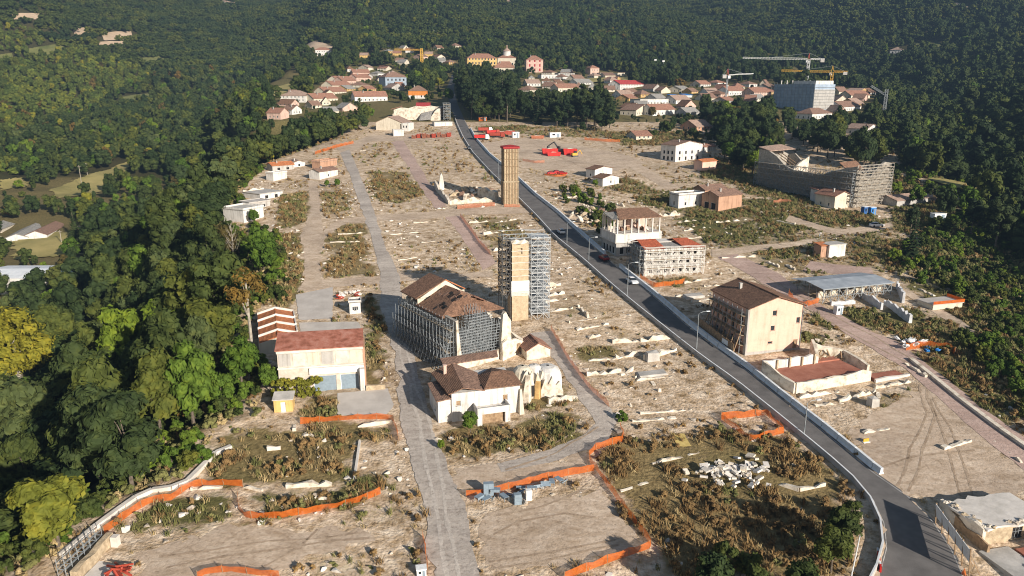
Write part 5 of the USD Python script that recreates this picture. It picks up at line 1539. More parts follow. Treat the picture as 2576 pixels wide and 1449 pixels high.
h.part('side_wall', MB().box(w + .02, w + .35, .1, d, h.z0, H * .95), PLASTER['brick'])
h.part('retaining_wall', MB().box(w * 1.02, w * 1.25, -1.6, -1.2, h.z0, 1.1), MASON)
h.foot(-1, w + 1, -1.5, d)
simple_house('yellow_shed', 'small yellow shed with grey lid roof and white door below the garages', (690, 1036), (737, 1033), 2.2, 1008, 'yellow', CONC, 'shed', .45, [(.05, 1, .8, 1.7)], [], cat='shed', chim=False, o=.2, pane=WHITE)
# four stepped roofs
h = House('stepped_row_house', 'row of four stepped houses with orange red roofs and white gable edges', 'house', (653, 893), (753, 880), 16.0, H=2.3)
w = h.w
for k in range(4):
    v0, hh = k * 4.2, 2.2 + k * .32
    walls(h, 0, w, v0, v0 + 4.2, hh, PLASTER['cream'], [('r', 1.2, hh * .3, .9, 1.0)], 'v', 1.0)
    gable_roof(h, .1, w - .1, v0 + .25, v0 + 3.95, hh, .98, TILE['orange'], 'v', .0, .14)
    m = MB()
    c = w / 2
    for (ua, za, ub, zb_) in ((0, hh, c, hh + 1.0), (c, hh + 1.0, w, hh)):
        for vv in (v0 + 4.0,):
            m.hexa([(ua, vv, za), (ub, vv, zb_), (ub, vv + .25, zb_), (ua, vv + .25, za), (ua, vv, za + .55), (ub, vv, zb_ + .55), (ub, vv + .25, zb_ + .55), (ua, vv + .25, za + .55)])
    m.box(w - .12, w + .16, v0 + .02, v0 + 4.0, hh - .1, hh + .38)
    h.part('parapet', m, CONC_LIGHT)

# ---- red roofed block caged in scaffolding, and the open concrete frame behind it
h = House('caged_red_roof_building', 'pale building caged in white scaffolding with red roof split by a grey strip', 'building', (1620, 694), (1763, 684), 9.0, 627)
w, H, d = h.w, h.H, h.d
win = openings([(H * .08, 7, .9, 1.5), (H * .40, 7, .9, 1.4), (H * .72, 7, .9, 1.2)], 'f', w) + openings([(H * .1, 3, .9, 1.4), (H * .42, 3, .9, 1.4), (H * .72, 3, .9, 1.2)], 'l', d)
walls(h, 0, w, 0, d, H, PLASTER['white'], win, pane=DARK)
h.part('roof', MB().slab((-.4, -.4, H + .15), (w * .34, -.4, H + .15), (w * .30, d * .55, H + 1.5), (-.4, d * .55, H + 1.5), .16).slab((-.4, d * .55, H + 1.5), (w * .30, d * .55, H + 1.5), (w * .30, d + .4, H + .2), (-.4, d + .4, H + .2), .16), TILE['red'], label='left red slope of the roof')
h.part('roof', MB().slab((w * .66, -.4, H + .15), (w + .4, -.4, H + .15), (w * .86, d * .55, H + 1.5), (w * .60, d * .55, H + 1.5), .16).slab((w * .60, d * .55, H + 1.5), (w * .86, d * .55, H + 1.5), (w + .4, d + .4, H + .2), (w * .6, d + .4, H + .2), .16), TILE['red'], label='right red slope of the roof')
h.part('roof', MB().slab((w * .345, -.3, H + .12), (w * .655, -.3, H + .12), (w * .60, d * .5, H + .6), (w * .31, d * .5, H + .6), .1), TILE['grey'], label='grey middle strip of the roof')
h.part('roof_hatch', MB().box(w * .31, w * .58, d * .5, d * .95, H + .0, H + .75), CONC_LIGHT)
WS = mat_noise('white_scaffold', (0.50, 0.48, 0.44), (0.68, 0.65, 0.60), 1.0, 0.7)
scaffold(h, -.2, w + .2, -1.2, -.25, h.ug(w / 2, -1) - .2, H - .2, 9, 1, H / 3.2, .075, WS, True, True)
scaffold(h, -1.3, -.3, 0, d, h.ug(-1, 3) - .2, H - .2, 1, 5, H / 3.2, .065, STEEL, True, True)
h.foot(-1.5, w + .5, -1.5, d)
h = House('concrete_frame_building', 'open concrete frame building with brown roof and missing walls on its upper storey', 'building', (1549, 645), (1657, 634), 9.5, 551)
w, H, d = h.w, h.H, h.d
f1, f2 = H * .36, H * .58
walls(h, 0, w, 0, d, f1, PLASTER['grey'], openings([(.5, 6, 1.2, 1.9)], 'f', w) + openings([(.5, 4, 1.2, 1.9)], 'l', d), pane=DARK)
h.part('floor_slab', MB().box(-.5, w + .5, -.5, d + .3, f1, f1 + .3), CONC_LIGHT)
h.part('floor_slab', MB().box(-.5, w + .5, -.5, d + .3, f2, f2 + .25), CONC_LIGHT)
h.part('parapet_wall', MB().box(-.4, w + .4, -.4, -.2, f1 + .3, f2).box(-.4, -.2, -.2, d, f1 + .3, f2), PLASTER['white'])
for i in range(7):
    u = .2 + (w - .4) * i / 6
    h.part('column', MB().box(u - .16, u + .16, -.15, .17, f2 + .25, H), CONC_LIGHT)
    h.part('column', MB().box(u - .16, u + .16, d - .4, d - .1, f2 + .25, H), CONC_LIGHT)
for j in range(1, 5):
    v = d * j / 5
    h.part('column', MB().box(-.15, .17, v - .16, v + .16, f2 + .25, H), CONC_LIGHT)
rgx = np.random.default_rng(9)
for i in range(16):
    a, b = rgx.uniform(.8, w - 1), rgx.uniform(1.5, d - 1.5)
    h.part('debris', MB().hexa([(a - .6, b - .5, f2 + .25), (a + .7, b - .4, f2 + .25), (a + .6, b + .5, f2 + .25), (a - .5, b + .4, f2 + .25), (a - .4, b - .2, f2 + rgx.uniform(.7, 1.9)), (a + .3, b - .2, f2 + .9), (a + .3, b + .2, f2 + .8), (a - .3, b + .3, f2 + 1.2)]), (RUIN, TILE['brown'], PLASTER['pink'], TIMBER)[i % 4])
h.part('back_wall', broken_wall(MB(), (w * .45, d * .8), (w, d * .8), .3, [H * .8, H * .86, H * .7, H * .9, H * .86], 40, f2 + .2), PLASTER['pink'])
h.part('roof', MB().slab((w * .02, -.5, H + .1), (w + .4, -.5, H + .1), (w * .88, d * .55, H + 1.9), (w * .16, d * .55, H + 1.9), .2).slab((w * .16, d * .55, H + 1.9), (w * .88, d * .55, H + 1.9), (w + .4, d + .4, H + .1), (w * .02, d + .4, H + .1), .2), TILE['brown'])
h.part('roof', MB().slab((-.9, .8, H - .2), (-.05, -.3, H + .1), (w * .14, d * .5, H + 1.2), (-1.0, d * .7, H + .8), .18), TILE['grey'], label='broken grey corner piece of the roof')
# canopy over the ruin
h = House('metal_canopy', 'long grey metal canopy on trestle legs sheltering ruins at the right', 'canopy', (2068, 764), (2242, 741), 9.0, 727)
w, H, d = h.w, h.H, h.d
h.part('roof', MB().slab((-.3, -.3, H), (w + .3, -.3, H), (w - .4, d * .55, H + .75), (-.9, d * .55, H + .75), .1), METALROOF)
h.part('roof', MB().slab((-.9, d * .55, H + .75), (w - .4, d * .55, H + .75), (w - 1.0, d + .5, H + .25), (-1.5, d + .5, H + .25), .1), METALROOF)
for i in range(10):
    u = .2 + (w - .4) * i / 9
    for v in (.1, d * .55, d):
        h.part('leg', MB().bar((u, v, h.ug(u, v) - .2), (u, v, H + (.6 if v > 1 else -.05) * (v < d)), .14), STEEL)
    if i < 9:
        u2 = u + (w - .4) / 9
        h.part('brace', MB().bar((u, .1, h.ug(u, 0) + .2), (u2, .1, H - .3), .1).bar((u2, .1, h.ug(u2, 0) + .2), (u, .1, H - .3), .1), STEEL)
h.part('ledger', MB().bar((0, .1, H - .25), (w, .1, H - .25), .16).bar((0, .1, H * .45), (w, .1, H * .45), .1), STEEL)
for i in range(5):
    a = w * (.05 + .2 * i)
    h.part('sheltered_wall', broken_wall(MB(), (a, 3.0 + i % 2), (a + 2.6, 3.2 + i % 2), .5, [1.6, 2.2, 1.4, 1.8], 50 + i, -.6), (RUIN, PLASTER['cream'])[i % 2])
# red floored ruin by the road
h = House('red_floored_ruin', 'roofless ruin with red tiled floor and low white walls beside the road', 'ruin', (2000, 988), (2188, 955), 7.5, H=1.6)
w, d = h.w, h.d
F0 = 1.75
h.part('floor', MB().box(.3, w * .98, .2, d - .2, -1.0, F0), REDFLOOR)
h.part('floor', MB().box(w * .62, w * .97, d - .2, d + 1.4, -1.0, F0 + .25), REDFLOOR, label='raised red floor at the rear')
m = MB()
broken_wall(m, (0, 0), (w * 1.0, 0), .55, [F0 + .25, F0 + .1, F0 + .3, F0 + .2, F0 + .45, F0 + .3, F0 + .5, F0 + .9, F0 + .4], 61, -1.5)
broken_wall(m, (-.1, 0), (-1.3, d), .55, [F0 + .2, F0 + .3, F0 + .7, F0 + 1.4, F0 + 1.7], 62, -1.5)
h.part('wall', m, RUIN)
h.part('back_wall', broken_wall(MB(), (-1.4, d), (w * .66, d), .5, [F0 + 1.8, F0 + 1.6, F0 + 1.7, F0 + 1.5, F0 + 1.6, F0 + 1.8, F0 + 1.5, F0 + 1.9, F0 + 1.2], 63, -1), PLASTER['white'])
for i in range(4):
    u = w * (.08 + .17 * i)
    h.part('pilaster', MB().box(u, u + .3, d - .55, d - .27, F0, F0 + 1.7 + .3 * (i % 2)), MASON)
h.part('round_wall', broken_wall(broken_wall(broken_wall(MB(), (w * .68, d + .5), (w * .80, d + 4.5), .7, [F0 + 1.6, F0 + 2.4, F0 + 2.9], 64, -1), (w * .80, d + 4.5), (w * 1.14, d + 2.0), .7, [F0 + 2.4, F0 + 1.6, F0 + 1.4, F0 + 1.0], 65, -1), (w * 1.14, d + 2), (w * 1.12, d * .35), .7, [F0 + 1, F0 + .9, F0 + .8, F0 + .4], 66, -1), RUIN, label='curved ragged wall of the rear room')
rgx = np.random.default_rng(11)
for i in range(26):
    a = (w * rgx.uniform(.74, 1.08), d + rgx.uniform(.5, 3.6))
    b = (a[0] + rgx.uniform(-2, 2), a[1] + rgx.uniform(-1.2, 1.2))
    h.part('fallen_beam', MB().bar((*a, .6 + rgx.uniform(0, 1)), (*b, 1.2 + rgx.uniform(0, 2.2)), .2), TIMBER)
h.part('step', MB().box(w * 1.03, w * 1.45, -.6, 1.6, -1.6, .9), REDFLOOR)
h.part('step_wall', broken_wall(MB(), (w * 1.02, -.9), (w * 1.5, -.8), .5, [.9, 1.1, .9, 1.0], 67, -1.8), CONC_LIGHT)
h.foot(-2, w * 1.5, -1.2, d + 5)

# ---- big scaffolded ruin upper right
h = House('scaffolded_ruin', 'huge roofless stone building wrapped in scaffolding at the upper right', 'ruin', (2145, 522), (2228, 508), 44.0, 414)
w, H, d = h.w, h.H, h.d
m = MB()
broken_wall(m, (0, .5), (w, .5), 1.0, [H * .92, H * .8, H * .68, H * .7, H * .9, H * 1.02, H * .98], 71, h.z0)
h.part('wall', m, GREYMASON, label='sunlit stone front with a dip in its broken top')
h.part('wall', broken_wall(MB(), (w - .5, 0), (w - .5, d * .35), 1.0, [H * .98, H * .9, H * .8, H * .85, H * .6], 72, h.z0), GREYMASON)
h.part('wall', broken_wall(MB(), (.5, 0), (.5, d), 1.0, [H * .95, H * .9, H * .78, H * .7, H * .68, H * .7, H * .7, H * .78, H * 1.0, H * 1.12, H * 1.14], 73, h.z0), GREYMASON, label='long shaded side wall with scaffolding')
h.part('wall', broken_wall(MB(), (w, d * .35), (.5, d * .36), .9, [H * .6, H * .75, H * .7, H * .6], 74, h.z0), GREYMASON)
h.part('wall', broken_wall(broken_wall(MB(), (.5, d), (w * .95, d), .9, [H * 1.14, H * 1.16, H * 1.1, H * 1.05, H * .95], 75, h.z0), (w * .95, d), (w * .95, d * .78), .9, [H * .95, H * 1.0, H * .85, H * .9], 76, h.z0), GREYMASON)
h.part('wall', broken_wall(MB(), (.5, d * .76), (w * .95, d * .78), .9, [H * .8, H * .55, H * .8, H * .95], 77, h.z0), RUIN)
h.part('roof', MB().slab((.3, d * .88, H * 1.12), (w * .8, d * .88, H * 1.14), (w * .7, d * 1.01, H * 1.24), (.0, d * 1.01, H * 1.2), .25), TILE['pale'], label='remains of tiled roof over the far corner')
for i in range(6):
    u = w * (.1 + .12 * i)
    h.part('roof_beam', MB().bar((u, d * .8, H * .75), (u, d * .99, H * 1.0), .25), TIMBER)
h.part('roof', MB().slab((w * .2, 6.0, H * .8), (w * .7, 6.0, H * .82), (w * .7, 10, H * 1.0), (w * .2, 10, H * .98), .25), TILE['brown'], label='small slab of brown roof inside the front block')
scaffold(h, -.1, w, -1.5, -.3, h.ug(w / 2, -1) - .3, H * .95, 8, 1, 1.9, .07, mat_noise('weathered_scaffold', (0.30, 0.27, 0.23), (0.46, 0.42, 0.36), 1, .8), True, True)
scaffold(h, -1.7, -.4, 0, d, h.ug(-1, 10) - .3, H * .80, 1, 20, 1.9, .075, STEEL, True, True)
scaffold(h, w + .4, w + 1.6, 0, 8, h.ug(w + 1, 3) - .3, H * .75, 1, 4, 1.9, .06, STEEL, False, True)
h.foot(-2, w + 2, -2, d)
# ------------------------------------------------------------------ smaller houses on the plateau
simple_house('small_double_house', 'small white house with brown roof, rear half of the pair below the dirt yard', (1496, 449), (1540, 441), 5.0, 427, 'white', 'brown', 'gable_v', 1.0, [(1.0, 1, .8, 1.0)], [(.9, 1, .8, 1)], o=.3, chim=False)
simple_house('small_double_house', 'small white house with brown roof, front half of the pair beside the round green tree', (1516, 469), (1557, 461), 5.5, 449, 'white', 'brown', 'gable_v', 1.0, [(1.0, 1, .8, 1.0)], [(.9, 1, .8, 1)], o=.3, chim=False)
simple_house('half_timbered_house', 'two storey white house with cracked frame and dark left side below the dark trees', (1698, 408), (1766, 398), 9.0, 366, 'white', 'dull', 'gable_v', 1.6, [(.5, 4, 1.2, 1.7), (3.2, 4, 1.2, 1.5)], [(.5, 3, 1.3, 1.8), (3.2, 3, 1.2, 1.6)], pane=DARK)
simple_house('annex_house', 'low white annex with reddish roof right of the cracked white house', (1768, 384), (1800, 378), 5.0, 370, 'white', 'terracotta', 'gable_u', .9, [(.8, 1, .8, 1)])
simple_house('orange_roof_hut', 'small peach hut with orange roof beside the dark ruin', (1766, 430), (1802, 424), 4.5, 407, 'peach', 'orange', 'gable_u', .7, [(.8, 1, .7, .9)], chim=False)
simple_house('white_cottage', 'white cottage without roof beside the brick house in the green plots', (1706, 523), (1768, 515), 5.0, 492, 'white', 'grey', 'flat', .5, [(.8, 2, .8, 1.2)], [(.8, 1, .9, 1.4)])
simple_house('brick_house', 'brick walled house with brown gabled roof and dark open left side', (1806, 530), (1865, 519), 7.5, 494, 'brick', 'dull', 'gable_u', 1.3, [], [(.3, 2, 2.0, 2.2)], pane=DARK)
simple_house('brick_annex_house', 'reddish house part with brown roof behind the white cottage', (1772, 505), (1826, 497), 6.0, 478, 'brick', 'dull', 'gable_u', 1.2, [])
simple_house('yellow_gable_house', 'pale yellow house with red tiled roof in front of the scaffolded ruin', (2098, 526), (2140, 520), 8.5, 494, 'cream', 'terracotta', 'gable_v', 1.4, [], [(.8, 2, .7, 1.1)])
simple_house('white_lean_to', 'tall narrow white lean to behind the pale yellow house', (2054, 508), (2068, 506), 3.0, 478, 'white', 'terracotta', 'shed', .4, [(.3, 1, .8, 1.8)], chim=False)
h = simple_house('white_hut', 'white block hut with flat grey top and orange red annex roof beside the track', (2084, 648), (2125, 643), 3.6, 618, 'white', CONC, 'flat', 0.0, [], [])
h.part('annex', MB().box(-2.0, -.02, .8, 3.6, h.z0, h.H - .1), PLASTER['brick'])
h.part('annex_roof', MB().slab((-2.3, .5, h.H), (-.02, .3, h.H), (1.2, 3.8, h.H + .35), (-2.0, 3.8, h.H + .35), .12), TILE['orange'])
h.part('pole', MB().tube([(-.4, 3.8, 0), (-.4, 3.8, h.H + 2.2)], .05, 5).box(-.55, -.25, 3.7, 3.9, h.H + 2.0, h.H + 2.5), STEEL)
h = simple_house('low_wall_house', 'low pale foundation block with bright orange net along its edge at the right slope', (2346, 781), (2420, 772), 4.5, 768, 'cream', YARD, 'flat', 0.0, [], [], cat='ruin')
h.part('net', MB().box(-.25, h.w + .25, -.26, -.22, h.H + .2, h.H + .9).box(h.w + .22, h.w + .26, -.22, 4.7, h.H + .2, h.H + .9), ORANGE)
# houses on the left rim
simple_house('orange_roof_house', 'house with bright orange roof on the left rim at the forest edge', (686, 432), (740, 425), 6.0, 417, 'grey', 'orange', 'gable_u', 1.0, [(.4, 2, 1.4, 1.2)], pane=DARK)
simple_house('brown_roof_house', 'brown roofed low house right behind the bright orange roof on the left rim', (738, 421), (768, 417), 6.5, 410, 'white', 'pale', 'gable_v', .9, [(.4, 1, 1.0, 1.0)])
simple_house('white_block', 'white roofless block below the bright orange roof on the left rim', (688, 455), (722, 447), 4.0, 437, 'white', CONC_LIGHT, 'flat', .3, [])
simple_house('grey_roof_house', 'small white house with grey brown roof beside the pale street on the left', (804, 452), (850, 440), 5.5, 432, 'white', 'dull', 'gable_u', 1.0, [(.8, 1, .8, 1)], [])
simple_house('rubble_house', 'roofless brick remains behind the small grey roofed house', (806, 425), (848, 414), 4.5, 408, 'brick', 'pale', 'flat', .5, [], cat='ruin')
h = simple_house('flat_roof_ruin', 'ruined flat roofed house with cracked terrace at the forest edge on the left rim', (655, 505), (712, 492), 10.0, 489, 'white', CONC, 'flat', .0, [(.4, 2, 1.5, 1.3)], pane=DARK)
h.part('broken_wall', broken_wall(MB(), (0, 9.6), (h.w * .9, 9.6), .4, [h.H + .9, h.H + .3, h.H + 1.1, h.H + .4, h.H + .8], 81, h.H), RUIN)
h = simple_house('flat_roof_ruin', 'lowest flat roofed white ruin on the left rim nearest the camera', (614, 560), (664, 545), 9.0, 530, 'white', CONC, 'flat', .5, [(.6, 2, 1.2, 1.2)], pane=DARK)
h = simple_house('flat_roof_ruin', 'grey slab roofed ruin between two flat roofed houses on the left rim', (628, 528), (680, 517), 6.0, 512, 'grey', YARD, 'flat', .2, [(.4, 2, 1.2, 1.0)], pane=DARK)
# bottom right building and hoarding
h = House('stone_building', 'half ruined flat roofed stone building with barred window at the lower right corner', 'building', (2471, 1370), (2640, 1340), 7.0, H=2.1)
w, H, d = h.w, h.H, h.d
walls(h, 0, w, 0, d, H, MASON, [('f', w * .42, .4, 1.5, 1.45)], frame=STEEL_DARK, pane=DARK)
h.part('window_bars', MB().box(w * .42 + .5, w * .42 + .56, .06, .1, .4, 1.85).box(w * .42 + 1.0, w * .42 + 1.06, .06, .1, .4, 1.85).box(w * .42, w * .42 + 1.5, .05, .08, 1.2, 1.26), STEEL)
rgx = np.random.default_rng(77)
ou = [(-.3 + rgx.uniform(-.3, .3), v) for v in np.linspace(d, .6, 7)] + [(u, -.2 + rgx.uniform(-.25, .35)) for u in np.linspace(0, w, 12)] + [(u, d + rgx.uniform(-.8, .3)) for u in np.linspace(w, 1, 10)]
h.part('roof', MB().prism(ou, H + .01, H + .28), CONC_LIGHT)
for i in range(40):
    a = (rgx.uniform(-.3, .9), rgx.uniform(0, d)) if i % 2 else (rgx.uniform(0, w), rgx.uniform(-.2, .6))
    s_ = rgx.uniform(.15, .45)
    h.part('roof_rubble', ((_ico.vertices * [s_, s_, s_ * .6] * (1 + .2 * rgx.normal(0, 1, (42, 1)))) + [a[0], a[1], H + .3], _ico.faces), (RUIN, STONE, MASON)[i % 3])
h.part('broken_wall', broken_wall(MB(), (-.1, -.1), (-.1, d), .5, [H + .2, H + .5, H + .3, H - .5, H + .1, H + .3], 91, h.z0), RUIN)
h.part('pillar', MB().box(w * .62, w * .70, -1.6, -1.1, h.z0, H * .8), PLASTER['cream'])
h.part('fallen_wall', broken_wall(MB(), (-.6, -1.5), (-.4, 4), .4, [1.0, 1.5, 1.2, 1.9], 92, -.6), TIMBER, label='leaning brown boarding along the left wall')
h.part('terrace', MB().box(w * .3, w + .5, -5.5, -1.8, -1.2, .25), REDFLOOR)
h.part('pavement', MB().box(-1.5, w * .28, -8.0, -1.0, -1.0, .1), CONC)
a, b = W(2352, 1318), W(2434, 1455)
L = math.hypot(*(b - a)[:2])
ang = math.atan2(b[1] - a[1], b[0] - a[0])
h = Thing('hoarding', 'long leaning row of white hoarding panels along the road at the lower right corner', 'fence', a, ang)
n = 5
for i in range(n):
    u0, u1 = L * i / n, L * (i + 1) / n - .05
    h.part('panel', MB().hexa([(u0, -.02, 1.1), (u1, -.02, 1.1), (u1, .05, 1.1), (u0, .05, 1.1), (u0, -.32, 2.9), (u1, -.32, 2.9), (u1, -.25, 2.9), (u0, -.25, 2.9)]), WHITE)
for i in range(n + 1):
    u = L * i / n
    h.part('post', MB().bar((u, .1, -.6), (u, -.2, 3.0), .12).bar((u, 1.4, -.6), (u, -.1, 2.2), .1), TIMBER)
# bottom left building
h = House('scaffolded_wall', 'tan masonry wall with steel scaffold along its left side at the lower left corner', 'ruin', (190, 1462), (278, 1362), 1.2, H=1.0)
w = h.w
h.part('wall', broken_wall(MB(), (0, 0), (w, 0), 1.0, [1.4, 1.6, 1.5, 1.8, 2.0], 95, -3), MASON)
h.part('pillar', MB().box(w - .9, w - .1, -1.4, -.6, -1, 1.9), CONC_LIGHT)
h.part('floor', MB().box(.5, w, -4.5, -.6, -1.4, .35), CONC_LIGHT)
for i in range(7):
    u = w * i / 6
    for v in (1.0, 2.0):
        h.part('standard', MB().tube([(u, v, -4), (u, v, 2.9)], .045, 5), STEEL)
    h.part('brace', MB().bar((u, 1.0, 2.4), (u, 2.0, 1.6), .07).bar((u, 1, 1.6), (u, 2, 1.6), .07), STEEL)
for z in (.8, 1.6, 2.4):
    h.part('ledger', MB().bar((0, 1.0, z), (w, 1.0, z), .07).bar((0, 2.0, z), (w, 2.0, z), .07), STEEL)
st = Thing('red_steel_frame', 'tangled red steel frame lying at the bottom left corner', 'debris', W(305, 1450), .5)
rgx = np.random.default_rng(17)
for i in range(16):
    a, b = rgx.uniform(-1.6, 1.6, 2), rgx.uniform(-1.6, 1.6, 2)
    st.part('beam', MB().bar((a[0], a[1], rgx.uniform(.1, 1.6)), (b[0], b[1], rgx.uniform(.1, 2.4)), .2), RED_DULL)

# ------------------------------------------------------------------ the town beyond and the valley
far = dict(plane=False)
SH = simple_house
SH('white_villa', 'large white villa with pale hipped roof at the left edge of the far town', (706, 257), (770, 258), 14, 237, 'white', 'pale', 'hip', 2.5, **far)
SH('pink_house', 'pinkish house with brown roof lowest on the left of the far town', (672, 300), (706, 301), 9, 279, 'pink', 'terracotta', 'gable_u', 1.8, **far)
SH('white_house_slope', 'small white house with dark roof right of the pinkish house among the trees', (735, 289), (760, 285), 8, 273, 'white', 'dull', 'gable_v', 1.8, **far)
ROW = 'pale houses with brown roofs in a row on the left of the far town'
for a, b, t, lb in [((790, 259), (850, 252), 245, 'nearest'), ((818, 240), (872, 233), 228, 'second'), ((836, 224), (886, 217), 212, 'third'), ((850, 209), (892, 203), 199, 'farthest')]:
    SH('terraced_house', f'{lb} long brown roofed house in the receding row left of the white house row', a, b, 12, t, 'cream', 'terracotta', 'gable_u', 2.4, group=ROW, **far)
for a, b, t, lb in [((862, 213), (896, 209), 200, 'left'), ((897, 205), (934, 201), 192, 'right'), ((888, 191), (930, 187), 180, 'upper')]:
    SH('pink_roof_house', f'{lb} one of three pink roofed houses left of the blue grey building', a, b, 11, t, 'pink', 'terracotta', 'gable_u', 2.2, **far)
SH('blue_grey_building', 'blue grey modern building with red brown roof in the middle of the far town', (970, 218), (1023, 215), 14, 188, 'blue', 'dull', 'hip', 3.0, [(1, 5, 1.6, 2), (5, 5, 1.6, 2)], **far)
h = SH('orange_wrapped_house', 'house with orange wrapped upper storey and brown hipped roof above the scaffolded ruin', (1028, 248), (1073, 248), 12, 224, 'white', 'dull', 'hip', 2.6, [(1, 2, 1, 1.4)], **far)
h.part('orange_sheet', MB().box(-.12, h.w + .12, -.12, 12.1, h.H * .42, h.H - .05), PLASTER['orange'])
SH('white_row_house', 'long white house with brown roof left of the scaffolded town ruin', (893, 257), (975, 253), 11, 239, 'white', 'terracotta', 'gable_u', 2.4, **far)
h = SH('beige_gable_building', 'beige gabled building with blind end wall at the head of the cleared plots', (946, 327), (1012, 329), 16, 308, PLASTER['cream'], 'pale', 'gable_v', 3.2, [], [], chim=False)
h.part('white_annex', MB().box(h.w + .05, h.w + 4.2, -1.0, 8, h.z0, h.H * .95), PLASTER['white'])
h.part('annex_window', MB().box(h.w + 1.0, h.w + 1.6, -1.06, -1.01, 1.5, 2.7).box(h.w + 2.6, h.w + 3.2, -1.06, -1.01, 1.5, 2.7), DARK)
SH('white_gatehouse', 'small white block in front of the beige gabled building', (990, 343), (1016, 342), 5, 327, 'white', CONC_LIGHT, 'flat', 0, [])
h = House('scaffolded_town_ruin', 'wide pale ruined building with grey scaffold at the end of the asphalt road', 'ruin', (1045, 304), (1122, 303), 22, 262)
m = MB()
broken_wall(m, (-14, 5), (h.w * .45, 5), .8, [4, 6, 5, 7.5, 7, 8], 101, -1)
broken_wall(m, (h.w * .5, 0), (h.w * .8, 0), .8, [2, 4, 6, 7, 7.5], 102, -1)
broken_wall(m, (-14, 20), (h.w, 20), .8, [6, 7.5, 7, 8.5, 8, 8.6, 8, 8.4], 103, -1)
h.part('wall', m, RUIN)
h.part('side_wall', broken_wall(MB(), (h.w * .8, 0), (h.w * .9, 20), .8, [7, 7.6, 8, 8.2], 104, -1), PLASTER['grey'])
h.part('fallen_roof', MB().slab((h.w * .12, -2, .6), (h.w * .5, -2, 1.0), (h.w * .58, 4, 6.0), (h.w * .2, 4.5, 4.6), .3), TILE['grey'], label='tilted dark slab of fallen roof')
h.part('roof', MB().slab((-15, 4, 7), (-9, 4, 8.5), (-8, 9, 9), (-14, 9, 7), .3), TILE['terracotta'])
scaffold(h, h.w * .92, h.w * 1.15, -2, 18, -.5, 10, 2, 4, 2.0, .09, STEEL, True, True)
h.part('pink_roof', MB().slab((0, 22, 8.4), (h.w * .5, 22, 8.4), (h.w * .5, 27, 10.4), (0, 27, 10.4), .3), TILE['crimson'])
h.foot(-15, h.w * 1.2, -3, 24)
SH('white_wall_building', 'low white building at the roadside by the head of the asphalt road', (1093, 318), (1138, 316), 6, 308, 'white', CONC_LIGHT, 'flat', 0, [])
# hospital with cupola
h = SH('yellow_hospital', 'long yellow three storey building with brown roof left of the small cupola', (1176, 176), (1250, 173), 16, 139, 'yellow', 'terracotta', 'hip', 3.5, [(1.5, 9, 1.5, 2.4), (6, 9, 1.5, 2.4), (10.5, 9, 1.5, 2.2)], [], chim=True, cat='building', **far)
h = House('cupola_chapel', 'cream chapel with stepped top and small cupola beside the yellow building', 'church', (1252, 170), (1298, 170), 16, H=17, plane=False)
walls(h, 0, h.w, 0, 16, h.H * .6, PLASTER['cream'], openings([(2, 3, 1.2, 3)], 'f', h.w))
hip_roof(h, 0, h.w, 0, 16, h.H * .6, 4, TILE['terracotta'])
h.part('drum', trimesh.creation.cylinder(4.2, 6, sections=16, transform=trimesh.transformations.translation_matrix((h.w / 2, 8, h.H * .6 + 4.5))), PLASTER['white'])
h.part('dome', trimesh.util.concatenate([trimesh.creation.cone(4.8, 4, sections=16, transform=trimesh.transformations.translation_matrix((h.w / 2, 8, h.H * .6 + 7.5))), trimesh.creation.cylinder(.7, 4, sections=8, transform=trimesh.transformations.translation_matrix((h.w / 2, 8, h.H * .6 + 12)))]), TILE['pale'])
SH('low_brown_roof_building', 'low building with wide brown hipped roof in front of the cupola chapel', (1243, 180), (1296, 180), 12, 168, 'cream', 'terracotta', 'hip', 4.5, [], cat='building', **far)
SH('pink_hospital_wing', 'tall pink block with red window strips right of the cupola chapel', (1324, 183), (1366, 182), 14, 143, 'pink', 'terracotta', 'hip', 3.2, [(1.5, 3, 1.8, 3), (6, 3, 1.8, 3), (11, 3, 1.8, 3)], [(2, 3, 1.6, 2.4), (8, 3, 1.6, 2.4)], cat='building', pane=TILE['crimson'], **far)
